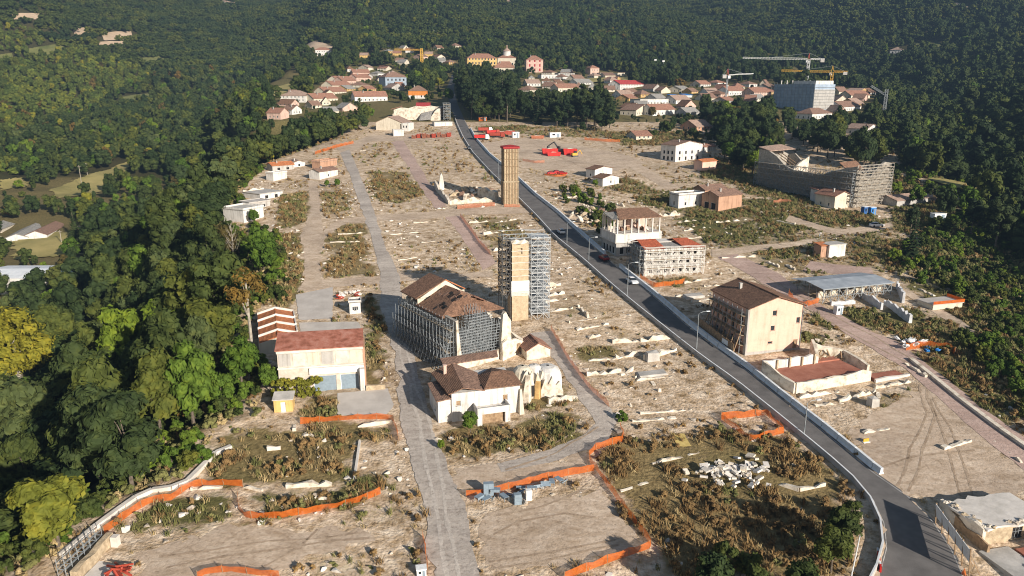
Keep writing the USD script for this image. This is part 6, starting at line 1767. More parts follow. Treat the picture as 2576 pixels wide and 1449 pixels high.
FAR1 = [('white', 'grey', 'flat', (1362, 198), (1402, 197), 188, 'flat white hall left in the row of sheds right of the pink block'), ('grey', 'grey', 'flat', (1405, 196), (1446, 195), 184, 'grey hall right of the flat white hall below the hill'),
        ('white', 'pale', 'gable_u', (1326, 218), (1360, 217), 207, 'white house with pale roof at the right end of the pine park'), ('cream', 'terracotta', 'gable_u', (1404, 232), (1456, 229), 218, 'house with wide brown roof behind the dark pines'),
        ('white', 'grey', 'gable_u', (1452, 215), (1492, 212), 206, 'shed with white roof between brown roof and red roof'), ('pink', 'terracotta', 'hip', (1485, 189), (1507, 187), 167, 'small pinkish tower house at the forest edge'),
        ('white', 'crimson', 'gable_u', (1560, 226), (1622, 216), 208, 'hall with long crimson roof right of the town centre'), ('cream', 'pale', 'flat', (1510, 192), (1572, 190), 183, 'long low beige wall building above the green field'),
        ('white', 'pale', 'gable_u', (1562, 247), (1594, 245), 236, 'small white house below the crimson roof'), ('white', 'grey', 'flat', (1610, 265), (1684, 260), 250, 'long flat white building among the right hand dark trees'),
        ('cream', 'dull', 'gable_v', (1600, 292), (1640, 284), 273, 'beige gabled house with dark left roof half hidden by trees'), ('white', 'terracotta', 'gable_u', (1642, 292), (1698, 287), 272, 'white house with brown roof right of the beige gabled house'),
        ('white', 'pale', 'gable_u', (1700, 262), (1738, 258), 249, 'white house left of the blue roofed shed'), ('white', 'terracotta', 'gable_u', (1832, 241), (1874, 238), 225, 'white house with brown roof left of the pink house near the cranes'),
        ('pink', 'terracotta', 'gable_u', (1896, 247), (1940, 243), 228, 'pink house left of the blue sheeted building'), ('white', 'dull', 'hip', (2042, 302), (2092, 295), 283, 'dark fronted house directly below the blue sheeted building'),
        ('cream', 'terracotta', 'gable_u', (2140, 250), (2188, 247), 237, 'house with terracotta roof right of the yellow crane'), ('white', 'dull', 'gable_u', (2118, 282), (2166, 274), 265, 'white house with dark roof right of the blue sheeted building'),
        ('white', 'pale', 'gable_v', (2180, 341), (2208, 338), 324, 'small white ruined house among dark trees at the right'), ('brick', 'pale', 'gable_u', (1752, 330), (1790, 325), 316, 'reddish ruined house inside the dark tree belt'),
        ('cream', 'terracotta', 'gable_u', (1600, 352), (1640, 350), 342, 'low brick hut on the far edge of the dirt yard'), ('white', 'terracotta', 'hip', (794, 140), (834, 138), 122, 'pinkish white villa on the ridge left of the far town'),
        ('white', 'grey', 'flat', (1053, 88), (1098, 88), 77, 'white building with blue grey flat roof on the hill above the town'), ('white', 'pale', 'hip', (2238, 135), (2266, 134), 124, 'white villa alone on the wooded hillside at the right'),
        ('white', 'pale', 'gable_u', (567, 14), (597, 14), 3, 'white farm high on the wooded hill at the top edge')]
for wl, rf_, kd, a, b, t, lb in FAR1:
    SH('town_house', lb, a, b, 12, t, wl, rf_, kd, 2.2 if kd != 'flat' else 0.0, chim=False, **far)
HILLG = 'pale houses scattered among trees above the far town'
for i, (px, py, wl, rf_) in enumerate([(975, 97, 'cream', 'pale'), (1005, 106, 'white', 'terracotta'), (985, 118, 'white', 'pale'), (1030, 96, 'cream', 'terracotta'), (1110, 94, 'cream', 'terracotta'), (1085, 102, 'white', 'terracotta'), (1120, 100, 'cream', 'pale'), (915, 145, 'yellow', 'pale'), (998, 140, 'yellow', 'terracotta'), (1030, 133, 'white', 'terracotta'), (1078, 142, 'yellow', 'pale'), (1005, 158, 'cream', 'dull'), (1110, 158, 'grey', 'grey'), (1280, 10, 'white', 'pale'), (1000, 8, 'white', 'pale')]):
    SH('hill_house', 'small pale house among trees above the far town', (px - 10, py), (px + 10, py), 9, py - 8, wl, rf_, 'gable_u', 1.8, [], chim=False, group=HILLG, **far)
BLG = 'blue roofed site huts in the right part of the far town'
for px, py in ((1715, 250), (1732, 246), (1700, 247)):
    SH('blue_hut', 'blue roofed site hut in the right part of the far town', (px - 9, py), (px + 9, py - 1), 7, py - 8, 'white', BLUE, 'shed', .6, [], chim=False, group=BLG, cat='hut', **far)
rgt = np.random.default_rng(404)
TZ = [('left terraces', (872, 170, 1012, 232), 15), ('left rim cluster', (700, 232, 860, 290), 7), ('centre behind the pine park', (1330, 182, 1560, 232), 20), ('cluster below the crimson roof', (1560, 228, 1770, 292), 19), ('cluster left of the sheeted building', (1775, 214, 1945, 262), 16), ('cluster right of the sheeted building', (2096, 232, 2195, 292), 9), ('upper houses over the yellow building', (960, 90, 1160, 165), 12)]
placed = []
for zn, (xa, ya, xb, yb), n in TZ:
    for i in range(n):
        for _ in range(30):
            px, py = rgt.uniform(xa, xb), rgt.uniform(ya, yb)
            hw = rgt.uniform(9, 17) * (.55 + .45 * (py - 90) / 200)
            if all(abs(px - q[0]) > (hw + q[2]) * .95 or abs(py - q[1]) > 11 for q in placed) and not shapely.box(*(G(px, py)[:2] - 7), *(G(px, py)[:2] + 7)).intersects(shapely.union_all(FOOT)):
                break
        else:
            continue
        placed.append((px, py, hw))
        wl, rf_ = rgt.choice(['cream', 'white', 'pink', 'ochre', 'grey', 'cream']), rgt.choice(['terracotta', 'dull', 'pale', 'brown', 'dull', 'grey'])
        kd = rgt.choice(['gable_u', 'gable_v', 'hip', 'gable_u'])
        sl = rgt.uniform(-2, 2)
        SH('town_house', f'{wl} walled house with {rf_ if rf_ != "dull" else "dark brown"} roof in the {zn}', (px - hw, py + sl), (px + hw, py - sl), rgt.uniform(9, 13), py - rgt.uniform(6.5, 11) * (.55 + .45 * (py - 90) / 200), str(wl), str(rf_), str(kd), rgt.uniform(1.6, 2.6), chim=False, group=f'{wl} houses with {rf_} roofs in the {zn}', **far)
        KEEP[-1] = (*KEEP[-1][:5], .78)
# building wrapped in blue grey sheeting
h = House('sheeted_building', 'tall building wrapped in blue grey sheeting below the tower cranes', 'building', (1944, 268), (2044, 284), 17, 212)
w, H = h.w, h.H
h.part('wall', MB().box(0, w, 0, 17, h.z0, H), BLUEGREY)
h.part('upper_storey', MB().box(w * .45, w * .98, 1.0, 16, H, H + 2.2), PLASTER['white'])
h.part('right_sheet', MB().box(w + .02, w + .25, -.2, 17, -1, H * .78), PLASTER['grey'])
for i in range(12):
    u = w * i / 11
    h.part('standard', MB().tube([(u, -.4, -1), (u, -.4, H + 1.2)], .12, 4), STEEL)
for k in range(8):
    h.part('ledger', MB().bar((0, -.4, H * k / 7), (w, -.4, H * k / 7), .16).bar((w + .5, 0, H * k / 8), (w + .5, 17, H * k / 8), .14), STEEL)
for i in range(6):
    h.part('column', MB().box(w * (.1 + .14 * i), w * (.1 + .14 * i) + .5, 2, 2.5, H, H + 2.6), CONC_LIGHT)
# valley sheds
SH('valley_shed', 'long pale grey roofed shed, middle one of three in the valley', (72, 604), (116, 562), 9, 596, 'white', 'grey', 'gable_u', 1.6, [], cat='shed', chim=False, **far)
SH('valley_shed', 'dark roofed shed with white wall left of the conical fir in the valley', (119, 600), (166, 562), 9, 590, 'white', 'dull', 'gable_u', 1.8, [], cat='shed', chim=False, **far)
SH('valley_shed', 'pale shed at the left edge of the valley, leftmost of three', (5, 586), (36, 566), 9, 576, 'cream', 'grey', 'gable_u', 1.6, [], cat='shed', chim=False, **far)
h = House('white_hall', 'huge flat white roofed hall in the valley at the left edge', 'hall', (-60, 738), (168, 738), 20, H=5.5, plane=False)
walls(h, 0, h.w, 0, 20, 5.5, PLASTER['white'], openings([(1, 8, 2.2, 2)], 'f', h.w))
m = MB()
for i in range(6):
    u = h.w * i / 6
    m.slab((u + .05, -.3, 5.7), (u + h.w / 6 - .05, -.3, 5.7), (u + h.w / 6 - .05, 10, 6.9), (u + .05, 10, 6.9), .15).slab((u + .05, 10, 6.9), (u + h.w / 6 - .05, 10, 6.9), (u + h.w / 6 - .05, 20.3, 5.7), (u + .05, 20.3, 5.7), .15)
h.part('roof', m, mat_noise('white_roof', (0.62, 0.64, 0.66), (0.74, 0.75, 0.76), .4, .6))

# ------------------------------------------------------------------ cranes and poles
def lattice(m, p, q, w, n, r):
    p, q = np.asarray(p, float), np.asarray(q, float)
    d = (q - p) / np.linalg.norm(q - p)
    a = np.cross(d, [0, 0, 1.0] if abs(d[2]) < .9 else [0, 1.0, 0])
    a /= np.linalg.norm(a)
    b = np.cross(d, a)
    cs = [a * w / 2 + b * w / 2, -a * w / 2 + b * w / 2, -a * w / 2 - b * w / 2, a * w / 2 - b * w / 2]
    for c in cs:
        m.bar(p + c, q + c, r)
    for i in range(n):
        s0, s1 = p + (q - p) * i / n, p + (q - p) * (i + 1) / n
        for k in range(4):
            m.bar(s0 + cs[k], s1 + cs[(k + 1) % 4], r * .7)
            m.bar(s1 + cs[k], s1 + cs[(k + 1) % 4], r * .7)
    return m


def crane(label, base, top, jib_to, back, mat, ang, w=1.8):
    p = G(*base)
    H = hpx(p, top)
    t = Thing('tower_crane', label, 'crane', p, ang)
    t.part('mast', lattice(MB(), (0, 0, -1), (0, 0, H), w, max(6, int(H / 3)), .20), mat)
    t.part('jib', lattice(MB(), (1, 0, H + .5), (jib_to, 0, H + 1.5), w * .7, 22, .15), mat if mat is not STEEL else WHITE)
    t.part('counter_jib', lattice(MB(), (-1, 0, H + .5), (-back, 0, H + .3), w * .7, 8, .18), mat)
    t.part('counterweight', MB().box(-back, -back + 3, -1, 1, H - 2.0, H + .3), CONC)
    t.part('cab', MB().box(-.2, 1.8, -1.9, -.8, H - 2.2, H - .1), WHITE)
    t.part('tower_head', MB().bar((-.8, 0, H), (0, 0, H + 5), .3).bar((.8, 0, H), (0, 0, H + 5), .3), RED_DULL if mat is not YELLOW else YELLOW)
    t.part('tie_rod', MB().bar((0, 0, H + 5), (jib_to * .6, 0, H + 1.6), .12).bar((0, 0, H + 5), (-back * .9, 0, H + .4), .12), STEEL)


WCR = plain('crane_white', (0.62, 0.62, 0.60))
crane('tall white tower crane with long level jib above the sheeted building', (2026, 240), 150, 52, 12, WCR, math.radians(176))
crane('yellow tower crane right of the tall white crane', (2087, 245), 182, 38, 11, YELLOW, math.radians(168))
crane('small pale crane left of the sheeted building near the pink house', (1826, 250), 190, 20, 4, STEEL, math.radians(4), .9)
t = Thing('tower_crane', 'old grey crane with drooping jib among dark trees at the right', 'crane', G(2221, 305), math.radians(165))
t.part('mast', lattice(MB(), (0, 0, 0), (0, 0, 19), 1.5, 9, .2), STEEL)
t.part('jib', lattice(MB(), (0, 0, 15.5), (9, 0, 21), 1.0, 8, .16), STEEL)
t.part('counterweight', MB().box(-1.8, 1.8, -1.8, 1.8, -.5, 1.2), CONC_LIGHT)
t = Thing('tower_crane', 'upright yellow crane mast left of the yellow hospital', 'crane', G(1062, 190), 0.2)
t.part('mast', lattice(MB(), (0, 0, 0), (0, 0, 27), 2.6, 12, .5), YELLOW)
t.part('jib', lattice(MB(), (0, 0, 26), (-28, 0, 26), 1.2, 12, .2), YELLOW)


def lamp(label, px, top, side_=1, group=None, arm=1.6, H=None):
    p = W(*px)
    H = H or hpx(p, top)
    t = Thing('street_lamp', label, 'street lamp', p, math.radians(15), group)
    t.part('pole', MB().tube([(0, 0, -.3), (0, 0, H * .6), (0, 0, H - .3), (arm * .3 * side_, 0, H)], [.10, .08, .06, .05], 7), STEEL)
    t.part('arm', MB().tube([(arm * .3 * side_, 0, H), (arm * side_, 0, H + .12)], .045, 6), STEEL)
    t.part('lamp_head', MB().box(min(arm * side_, (arm + .75) * side_), max(arm * side_, (arm + .75) * side_), -.16, .16, H + .02, H + .18), CONC_GREY)


lamp('street lamp in front of the peach house on the near side of the road', (1752, 878), 786)
lamp('street lamp beside the white car next to the caged building', (1578, 745), 662)
lamp('street lamp at the road opposite the concrete frame building', (1481, 655), 598)
lamp('street lamp beside the farther white car on the road', (1426, 612), 559)
lamp('street lamp beside the road near the square of orange net', (2022, 1098), 1010)
lamp('lamp post on the road edge near the civic tower', (1255, 460), 400)
for lab, b, tp in (('left of two floodlight masts at the hill foot right of the town', (1647, 190), 151), ('right of two floodlight masts at the hill foot right of the town', (1667, 200), 154)):
    p = G(*b)
    H = hpx(p, tp)
    t = Thing('floodlight_mast', lab, 'mast', p)
    t.part('pole', MB().tube([(0, 0, -1), (0, 0, H)], [.5, .25], 6), STEEL)
    t.part('floodlight', MB().box(-1.2, 1.2, -.3, .3, H - .6, H + .8), WHITE)
for lab, b, tp in (('wooden utility pole left of the conical fir in the valley', (206, 612), 566), ('wooden utility pole in front of the conical fir in the valley', (155, 612), 583), ('utility pole on the dry field in the valley', (206, 470), 416), ('utility pole at the left edge behind the white hall', (4, 625), 600), ('utility pole behind the dry field at the wood edge', (220, 440), 410)):
    p = G(*b)
    H = min(14, max(6, hpx(p, tp)))
    t = Thing('utility_pole', lab, 'pole', p)
    t.part('pole', MB().tube([(0, 0, -.5), (0, 0, H)], [.2, .14], 6), BARK_PALE)
    t.part('crossarm', MB().box(-.9, .9, -.06, .06, H - .7, H - .5), BARK_PALE)
t = Thing('leaning_pole', 'pale leaning pole beside the trees inside the road bend', 'pole', W(2140, 1455), 0)
t.part('pole', MB().tube([(0, 0, -.3), (.5, .2, 5.4)], [.09, .06], 6), CONC_GREY)
t.part('cap', MB().box(.42, .58, .12, .28, 5.4, 5.5), STEEL)
# ------------------------------------------------------------------ barriers along the road
def run(P, i0, i1):
    return P[i0:i1]


def along(A, px):
    """index along an edge nearest to a pixel"""
    q = GP(*px)[:2]
    return int(np.argmin(((A - q) ** 2).sum(1)))


def barrier(label, i0, i1, seg=5):
    """precast concrete barrier, one part for every element"""
    mid = (RA + RB) / 2
    D = (RB - mid) / np.linalg.norm(RB - mid, axis=1, keepdims=True)
    Q = RB + D * .5
    t = Thing('concrete_barrier', label, 'barrier', (*Q[i0], float(ground_z(*Q[i0]))))
    prof = [(-.46, 0), (-.46, .14), (-.26, .42), (-.22, 1.0), (.22, 1.0), (.26, .42), (.46, .14), (.46, 0)]
    i = i0
    while i < i1:
        j = min(i + seg, i1)
        vs = []
        for k, s in ((i, .02), (j, -.02)):
            c = Q[k] + (Q[j] - Q[i]) * s
            z = float(ground_z(*c)) - .05
            for o, h_ in prof:
                vs.append((*(c + D[k] * o), z + h_ * 1.05))
        n = len(prof)
        f = [[a, (a + 1) % n, n + (a + 1) % n, n + a] for a in range(n)]
        m = MB().add(np.array(vs) - t.loc, f)
        caps = [[0, 1, 6, 7], [1, 2, 5, 6], [2, 3, 4, 5]]
        m.f.append(np.array([x for c in caps for x in ([c[0], c[1], c[2]], [c[0], c[2], c[3]])]))
        m.f.append(np.array([x for c in caps for x in ([n + c[0], n + c[2], n + c[1]], [n + c[0], n + c[3], n + c[2]])]))
        t.part('barrier_element', m, CONC_GREY)
        i = j


i_a, i_b, i_c, i_d = along(RB, (1180, 325)), along(RB, (1522, 640)), along(RB, (1556, 672)), along(RB, (2205, 1192))
barrier('pale concrete barrier along the far part of the road up to the red car', min(i_a, i_b), max(i_a, i_b))
barrier('long pale concrete barrier along the right side of the near road past the peach house', min(i_c, i_d), max(i_c, i_d))


def parapet(label, i0, i1, seg=6, h0=.75):
    mid = (RA + RB) / 2
    D = (RA - mid) / np.linalg.norm(RA - mid, axis=1, keepdims=True)
    Q = RA + D * .25
    t = Thing('road_parapet', label, 'wall', (*Q[i0], float(ground_z(*Q[i0]))))
    i = i0
    n = 0
    while i < i1:
        j = min(i + seg, i1)
        a, b = np.array([*Q[i], float(ground_z(*Q[i]))]) - t.loc, np.array([*Q[j], float(ground_z(*Q[j]))]) - t.loc
        d = (b - a) / np.linalg.norm(b - a)
        t.part('wall_section', MB().bar(a + d * .02 + [0, 0, .15], b - d * .02 + [0, 0, .15], .28, 1.3), CONC)
        t.part('coping', MB().bar(a + d * .01 + [0, 0, .84], b - d * .01 + [0, 0, .84], .22, .07), CONC_GREY)
        i = j
        n += 1


parapet('low concrete parapet with pale coping along the whole left side of the asphalt road', 0, len(RA) - 1)
# striped red and white kerb at the lower end
q = along(RA, (2222, 1330))
t = Thing('striped_barrier', 'red and white striped barrier at the bottom edge of the road bend', 'barrier', W(2205, 1440), math.radians(70))
for i in range(6):
    t.part('stripe', MB().box(i * .7, i * .7 + .68, -.5, -.3, 0, .8), (RED, WHITE)[i % 2])

# ------------------------------------------------------------------ orange net fences
NET_H = 1.15


def net(label, pts, mat=None, h=NET_H, seed=0, step=1.0, plane=True):
    mat = mat or ORANGE
    q = polyline(pts, step, plane)
    rg = np.random.default_rng(seed)
    base = np.array([*q[0], float(ground_z(*q[0]))])
    t = Thing('orange_net_fence', label, 'fence', base)
    n = len(q)
    v, f = [], []
    d = np.gradient(q, axis=0)
    nr = np.column_stack([-d[:, 1], d[:, 0]]) / (np.linalg.norm(d, axis=1, keepdims=True) + 1e-9)
    lean = np.interp(np.arange(n), np.arange(0, n + 6, 6), rg.normal(0, .16, len(np.arange(0, n + 6, 6))))
    for i in range(n):
        z = float(ground_z(*q[i]))
        sag = (rg.uniform(0, .06) if i % 3 == 0 else rg.uniform(.05, .30)) * h
        low = rg.uniform(-.05, .08)
        m1 = q[i] + nr[i] * (lean[i] * .5 + rg.normal(0, .07))
        tp = q[i] + nr[i] * (lean[i] + rg.normal(0, .05))
        v += [(*q[i], z + low), (*m1, z + h * .5), (*tp, z + h - sag)]
    v = np.array(v) - base
    for i in range(n - 1):
        for k in (0, 1):
            a = i * 3 + k
            f.append([a, a + 3, a + 4, a + 1])
    t.part('net', (v, np.array(f)), mat, smooth=True)
    for i in range(0, n, 3):
        z = float(ground_z(*q[i]))
        p = np.array([*q[i], z]) - base
        t.part('post', MB().bar(p + [0, 0, -.3], p + [nr[i][0] * lean[i], nr[i][1] * lean[i], h + .12], .06), TIMBER)


net('orange net fence along the top of the grey retaining wall at the lower left', [(262, 1342), (330, 1290), (380, 1262), (430, 1257), (470, 1227), (500, 1219), (560, 1217), (612, 1223)], seed=1)
net('orange net fence curving below the brown weeds left of the gravel road', [(597, 1250), (600, 1280), (620, 1303), (700, 1304), (780, 1289), (860, 1273), (920, 1256), (958, 1241)], seed=2)
net('orange net fence in front of the concrete yard of the garages', [(755, 1065), (830, 1058), (900, 1054), (975, 1054), (989, 1057), (997, 1080), (1003, 1108)], seed=3)
net('orange net fence behind the row of grey metal furniture', [(1172, 1250), (1230, 1240), (1290, 1228), (1350, 1213), (1430, 1197), (1495, 1184)], seed=4)
net('long winding orange net fence between the bare plot and the brown weeds', [(1562, 1077), (1572, 1096), (1565, 1113), (1530, 1121), (1500, 1131), (1480, 1147), (1485, 1167), (1499, 1182), (1520, 1212), (1545, 1247), (1575, 1292), (1600, 1322), (1643, 1377), (1600, 1392), (1540, 1412), (1500, 1427), (1420, 1457)], seed=5)
net('closed square of orange net around a pit beside the road', [(1815, 1054), (1870, 1049), (1925, 1043), (1978, 1087), (1930, 1099), (1888, 1110), (1850, 1080), (1815, 1054)], seed=6, h=1.25)
net('faded orange net fence running from the tower slab down the gravel path', [(1386, 830), (1410, 872), (1430, 907), (1452, 937), (1482, 977), (1532, 1024)], ORANGE_OLD, seed=7, h=1.3)
net('orange net fence at the bottom edge left of the gravel road', [(495, 1456), (520, 1443), (580, 1438), (640, 1446), (704, 1452)], seed=8)
net('short orange net fence beside the gravel road near the white cabinet', [(1066, 1352), (1071, 1400), (1078, 1449)], seed=9)
net('faded orange net fence in front of the overgrown church ruin', [(1150, 526), (1190, 522), (1245, 518)], ORANGE_OLD, seed=10, h=1.5)
net('faded orange net strip at the foot of the civic tower', [(1268, 521), (1308, 521)], ORANGE_OLD, seed=11)
net('orange net fence along the pink street between the plots', [(1158, 546), (1180, 575), (1205, 610), (1235, 642)], ORANGE_OLD, seed=12, h=1.3)
net('orange net around white sacks at the right edge', [(2280, 882), (2330, 870), (2390, 880), (2400, 892)], seed=13, h=1.6)
net('orange net fence left of the metal canopy', [(1983, 742), (2000, 764), (2025, 772), (2058, 762)], seed=14, h=1.5)
net('orange net fence in front of the caged red roofed building', [(1612, 700), (1645, 722), (1690, 718), (1722, 711)], seed=15, h=1.3)
net('orange net fence at the upper left end of the cleared plots', [(792, 388), (850, 370), (890, 361)], seed=16, h=1.6)
net('orange net fence on the far side of the dirt yard', [(1470, 352), (1520, 356), (1560, 357)], seed=17, h=1.5)
net('faded orange net in the green plot before the scaffolded ruin', [(1945, 512), (1965, 509), (1990, 511)], ORANGE_OLD, seed=18, h=1.4)
net('orange net on the dirt bank below the red containers', [(1315, 405), (1345, 410), (1370, 409)], ORANGE_OLD, seed=19)
net('orange net around the red wrecked cars', [(1370, 441), (1400, 445), (1425, 442)], seed=20, h=.9)

# ------------------------------------------------------------------ vehicles
def car(name, label, px, ang, paint, plane=True, scale=1.0, group=None):
    p = W(*px) if plane else GZ(G(*px))
    p[2] += .2 if plane else 0
    t = Thing(name, label, 'car', p, ang, group)
    s = scale
    sec = [(-2.1, .35, .75, .72), (-2.0, .30, .95, .82), (-1.2, .28, .98, .86), (1.0, .28, .95, .86), (1.95, .30, .80, .80), (2.1, .36, .62, .66)]
    v, f = [], []
    for x, zl, zh, hw in sec:
        v += [(x, -hw, zl), (x, -hw, zh - .12), (x, -hw * .92, zh), (x, hw * .92, zh), (x, hw, zh - .12), (x, hw, zl)]
    n = 6
    for i in range(len(sec) - 1):
        for k in range(n):
            f.append([i * n + k, (i + 1) * n + k, (i + 1) * n + (k + 1) % n, i * n + (k + 1) % n])
    m = MB().add(np.array(v) * s, np.array(f)[:, ::-1])
    e = (len(sec) - 1) * n
    m.f.append(np.array([[0, 1, 2], [0, 2, 3], [0, 3, 4], [0, 4, 5], [e, e + 2, e + 1], [e, e + 3, e + 2], [e, e + 4, e + 3], [e, e + 5, e + 4]])[:, ::-1])
    t.part('body', m, paint)
    t.part('window_glass', m3.Manifold.hull_points([(x * s, y * s, z * s) for x, y, z in [(-1.85, -.76, .93), (-1.85, .76, .93), (1.05, -.76, .93), (1.05, .76, .93), (-1.35, -.6, 1.36), (-1.35, .6, 1.36), (.25, -.6, 1.36), (.25, .6, 1.36)]]), GLASS)
    t.part('roof', m3.Manifold.hull_points([(x * s, y * s, z * s) for x, y, z in [(-1.36, -.6, 1.365), (-1.36, .6, 1.365), (.26, -.6, 1.365), (.26, .6, 1.365), (-1.15, -.5, 1.45), (-1.15, .5, 1.45), (.05, -.5, 1.45), (.05, .5, 1.45)]]), paint)
    for x in (-1.3, 1.3):
        for y in (-.80, .80):
            c = trimesh.creation.cylinder(.32 * s, .2 * s, sections=12)
            c.apply_transform(trimesh.transformations.rotation_matrix(math.pi / 2, (1, 0, 0)))
            c.apply_translation((x * s, y * s, .32 * s))
            t.part('wheel', c, BLACK)
    for y in (-.6, .6):
        t.part('headlight', MB().box(2.02 * s, 2.10 * s, (y - .14) * s, (y + .14) * s, .55 * s, .64 * s), WHITE)


def road_dir(px):
    i = along(RA, px)
    i = max(2, min(len(RA) - 3, i))
    d = RA[i + 2] - RA[i - 2]
    return math.atan2(d[1], d[0])


WCAR = plain('white_car_paint', (0.74, 0.74, 0.74), .3)
GCAR = plain('grey_car_paint', (0.10, 0.11, 0.12), .3)
RCAR = plain('dark_red_car_paint', (0.22, 0.015, 0.015), .3)
car('car', 'white car on the asphalt road beside the caged building', (1590, 714), road_dir((1590, 714)), WCAR)
car('car', 'pale car in the shadow on the road opposite the rubble mound', (1411, 588), road_dir((1411, 588)) + math.pi, WCAR)
car('car', 'dark red car at the gap of the barrier', (1519, 655), road_dir((1519, 655)) + math.pi, RCAR)
car('car', 'dark grey car far up the road near its bend', (1180, 376), road_dir((1180, 376)), GCAR)
car('car', 'silver car parked among trees at the right edge', (2362, 560), 0.4, WCAR, False)
car('car', 'pale car parked below the scaffolded ruin beside the track', (2205, 572), 0.1, WCAR)
for i, (px, a, pt, lab) in enumerate([((1388, 440), .2, RED, 'left red wreck of three beside the orange net'), ((1402, 437), .5, RED, 'middle red wreck of three beside the orange net'), ((1415, 440), -.2, RED, 'right red wreck of three beside the orange net')]):
    car('wrecked_car', lab, px, a, pt, True, .95)


def skip(label, px, mat, ang=.25, L=4.6, Wd=2.2, Hh=1.7, group=None, cat='container', name='skip_container'):
    t = Thing(name, label, cat, W(*px), ang, group)
    m = MB()
    a, b, k = L / 2, Wd / 2, .1
    m.hexa([(-a + .4, -b, 0), (a - .4, -b, 0), (a - .4, -b + k, 0), (-a + .4, -b + k, 0), (-a, -b, Hh), (a, -b, Hh), (a, -b + k, Hh), (-a, -b + k, Hh)])
    m.hexa([(-a + .4, b - k, 0), (a - .4, b - k, 0), (a - .4, b, 0), (-a + .4, b, 0), (-a, b - k, Hh), (a, b - k, Hh), (a, b, Hh), (-a, b, Hh)])
    m.hexa([(-a + .4, -b + k, 0), (-a + .5, -b + k, 0), (-a + .5, b - k, 0), (-a + .4, b - k, 0), (-a, -b + k, Hh), (-a + .1, -b + k, Hh), (-a + .1, b - k, Hh), (-a, b - k, Hh)])
    m.hexa([(a - .5, -b + k, 0), (a - .4, -b + k, 0), (a - .4, b - k, 0), (a - .5, b - k, 0), (a - .1, -b + k, Hh), (a, -b + k, Hh), (a, b - k, Hh), (a - .1, b - k, Hh)])
    m.box(-a + .5, a - .5, -b + k, b - k, .05, .15)
    t.part('tub', m, mat)
    for x in (-L * .3, 0, L * .3):
        t.part('rib', MB().box(x - .06, x + .06, -b - .07, -b - .005, .1, Hh - .05), mat)
    t.part('load', m3.Manifold.hull_points([(-a + .4, -b + .2, Hh * .6), (a - .4, -b + .2, Hh * .6), (a - .4, b - .2, Hh * .6), (-a + .4, b - .2, Hh * .6), (-.7, 0, Hh * 1.12), (.9, .2, Hh * 1.05)]), STONE)


RUSTY = mat_noise('rust', (0.16, 0.055, 0.03), (0.32, 0.13, 0.08), 1.5, .85, .2)
SKG = 'rusty skips in a row below the beige gabled building'
for i in range(8):
    skip('rusty skip in the long row below the beige gabled building', (1042 + i * 12.5, 348 - i * .5 - (i % 2)), (RUSTY, RED_DULL, RUSTY)[i % 3], 1.45 + .06 * (i % 3), 4.6 + .5 * (i % 2), 1.85, 1.7 + .35 * (i % 3), SKG)
skip('bright red container left of the machine on the dirt yard', (1383, 388), RED, .1, 7.5, 2.5, 2.6)
skip('second bright red container in front of the first on the dirt yard', (1393, 392), RED, .1, 6.5, 2.4, 1.7)
skip('bright red container right of the machine on the dirt yard', (1434, 389), RED, .05, 6.5, 2.5, 2.7)
skip('dull red skip beside the white truck cab near the road', (1262, 340), RED_DULL, .1, 6, 2.4, 2.0)
skip('dull red skip behind the white box at the yard edge', (1284, 338), RED_DULL, .1, 5, 2.4, 2.0)
skip('orange skip at the far side of the dirt yard', (1352, 348), ORANGE_OLD, .1, 7, 2.4, 1.5)


def truck(label, px, ang, body, cabm):
    t = Thing('lorry', label, 'lorry', W(*px), ang)
    t.part('tipper_body', MB().hexa([(-4, -1.2, 1.1), (1.4, -1.2, 1.1), (1.4, 1.2, 1.1), (-4, 1.2, 1.1), (-4.3, -1.25, 2.7), (1.5, -1.25, 2.7), (1.5, 1.25, 2.7), (-4.3, 1.25, 2.7)]), body)
    t.part('chassis', MB().box(-4.0, 3.6, -.5, .5, .7, 1.08), STEEL_DARK)
    t.part('cab', m3.Manifold.hull_points([(1.8, -1.2, .6), (3.8, -1.2, .6), (3.8, 1.2, .6), (1.8, 1.2, .6), (1.8, -1.15, 2.9), (3.3, -1.15, 2.9), (3.3, 1.15, 2.9), (1.8, 1.15, 2.9), (3.8, -1.2, 1.7), (3.8, 1.2, 1.7)]), cabm)
    t.part('windscreen', m3.Manifold.hull_points([(3.83, -1.0, 1.75), (3.83, 1.0, 1.75), (3.42, -1.0, 2.75), (3.42, 1.0, 2.75), (3.78, -1, 1.75), (3.78, 1, 1.75)]), GLASS)
    for x in (-3, -1.8, 2.7):
        for y in (-1.0, 1.0):
            c = trimesh.creation.cylinder(.5, .35, sections=12)
            c.apply_transform(trimesh.transformations.rotation_matrix(math.pi / 2, (1, 0, 0)))
            c.apply_translation((x, y, .5))
            t.part('wheel', c, BLACK)


truck('red tipper lorry with white cab parked beside the road near the skips', (1213, 352), .05, RED, WHITE)
truck('dull red lorry at the far edge of the yard left of the white box cabin', (1252, 346), -.1, RED_DULL, RED_DULL)
truck('red lorry with its cab turned to the road near the rusty skips', (1240, 340), .5, RED, RED_DULL)
truck('red lorry parked right behind the red tipper lorry by the pine park', (1222, 333), .1, RED_DULL, WHITE)
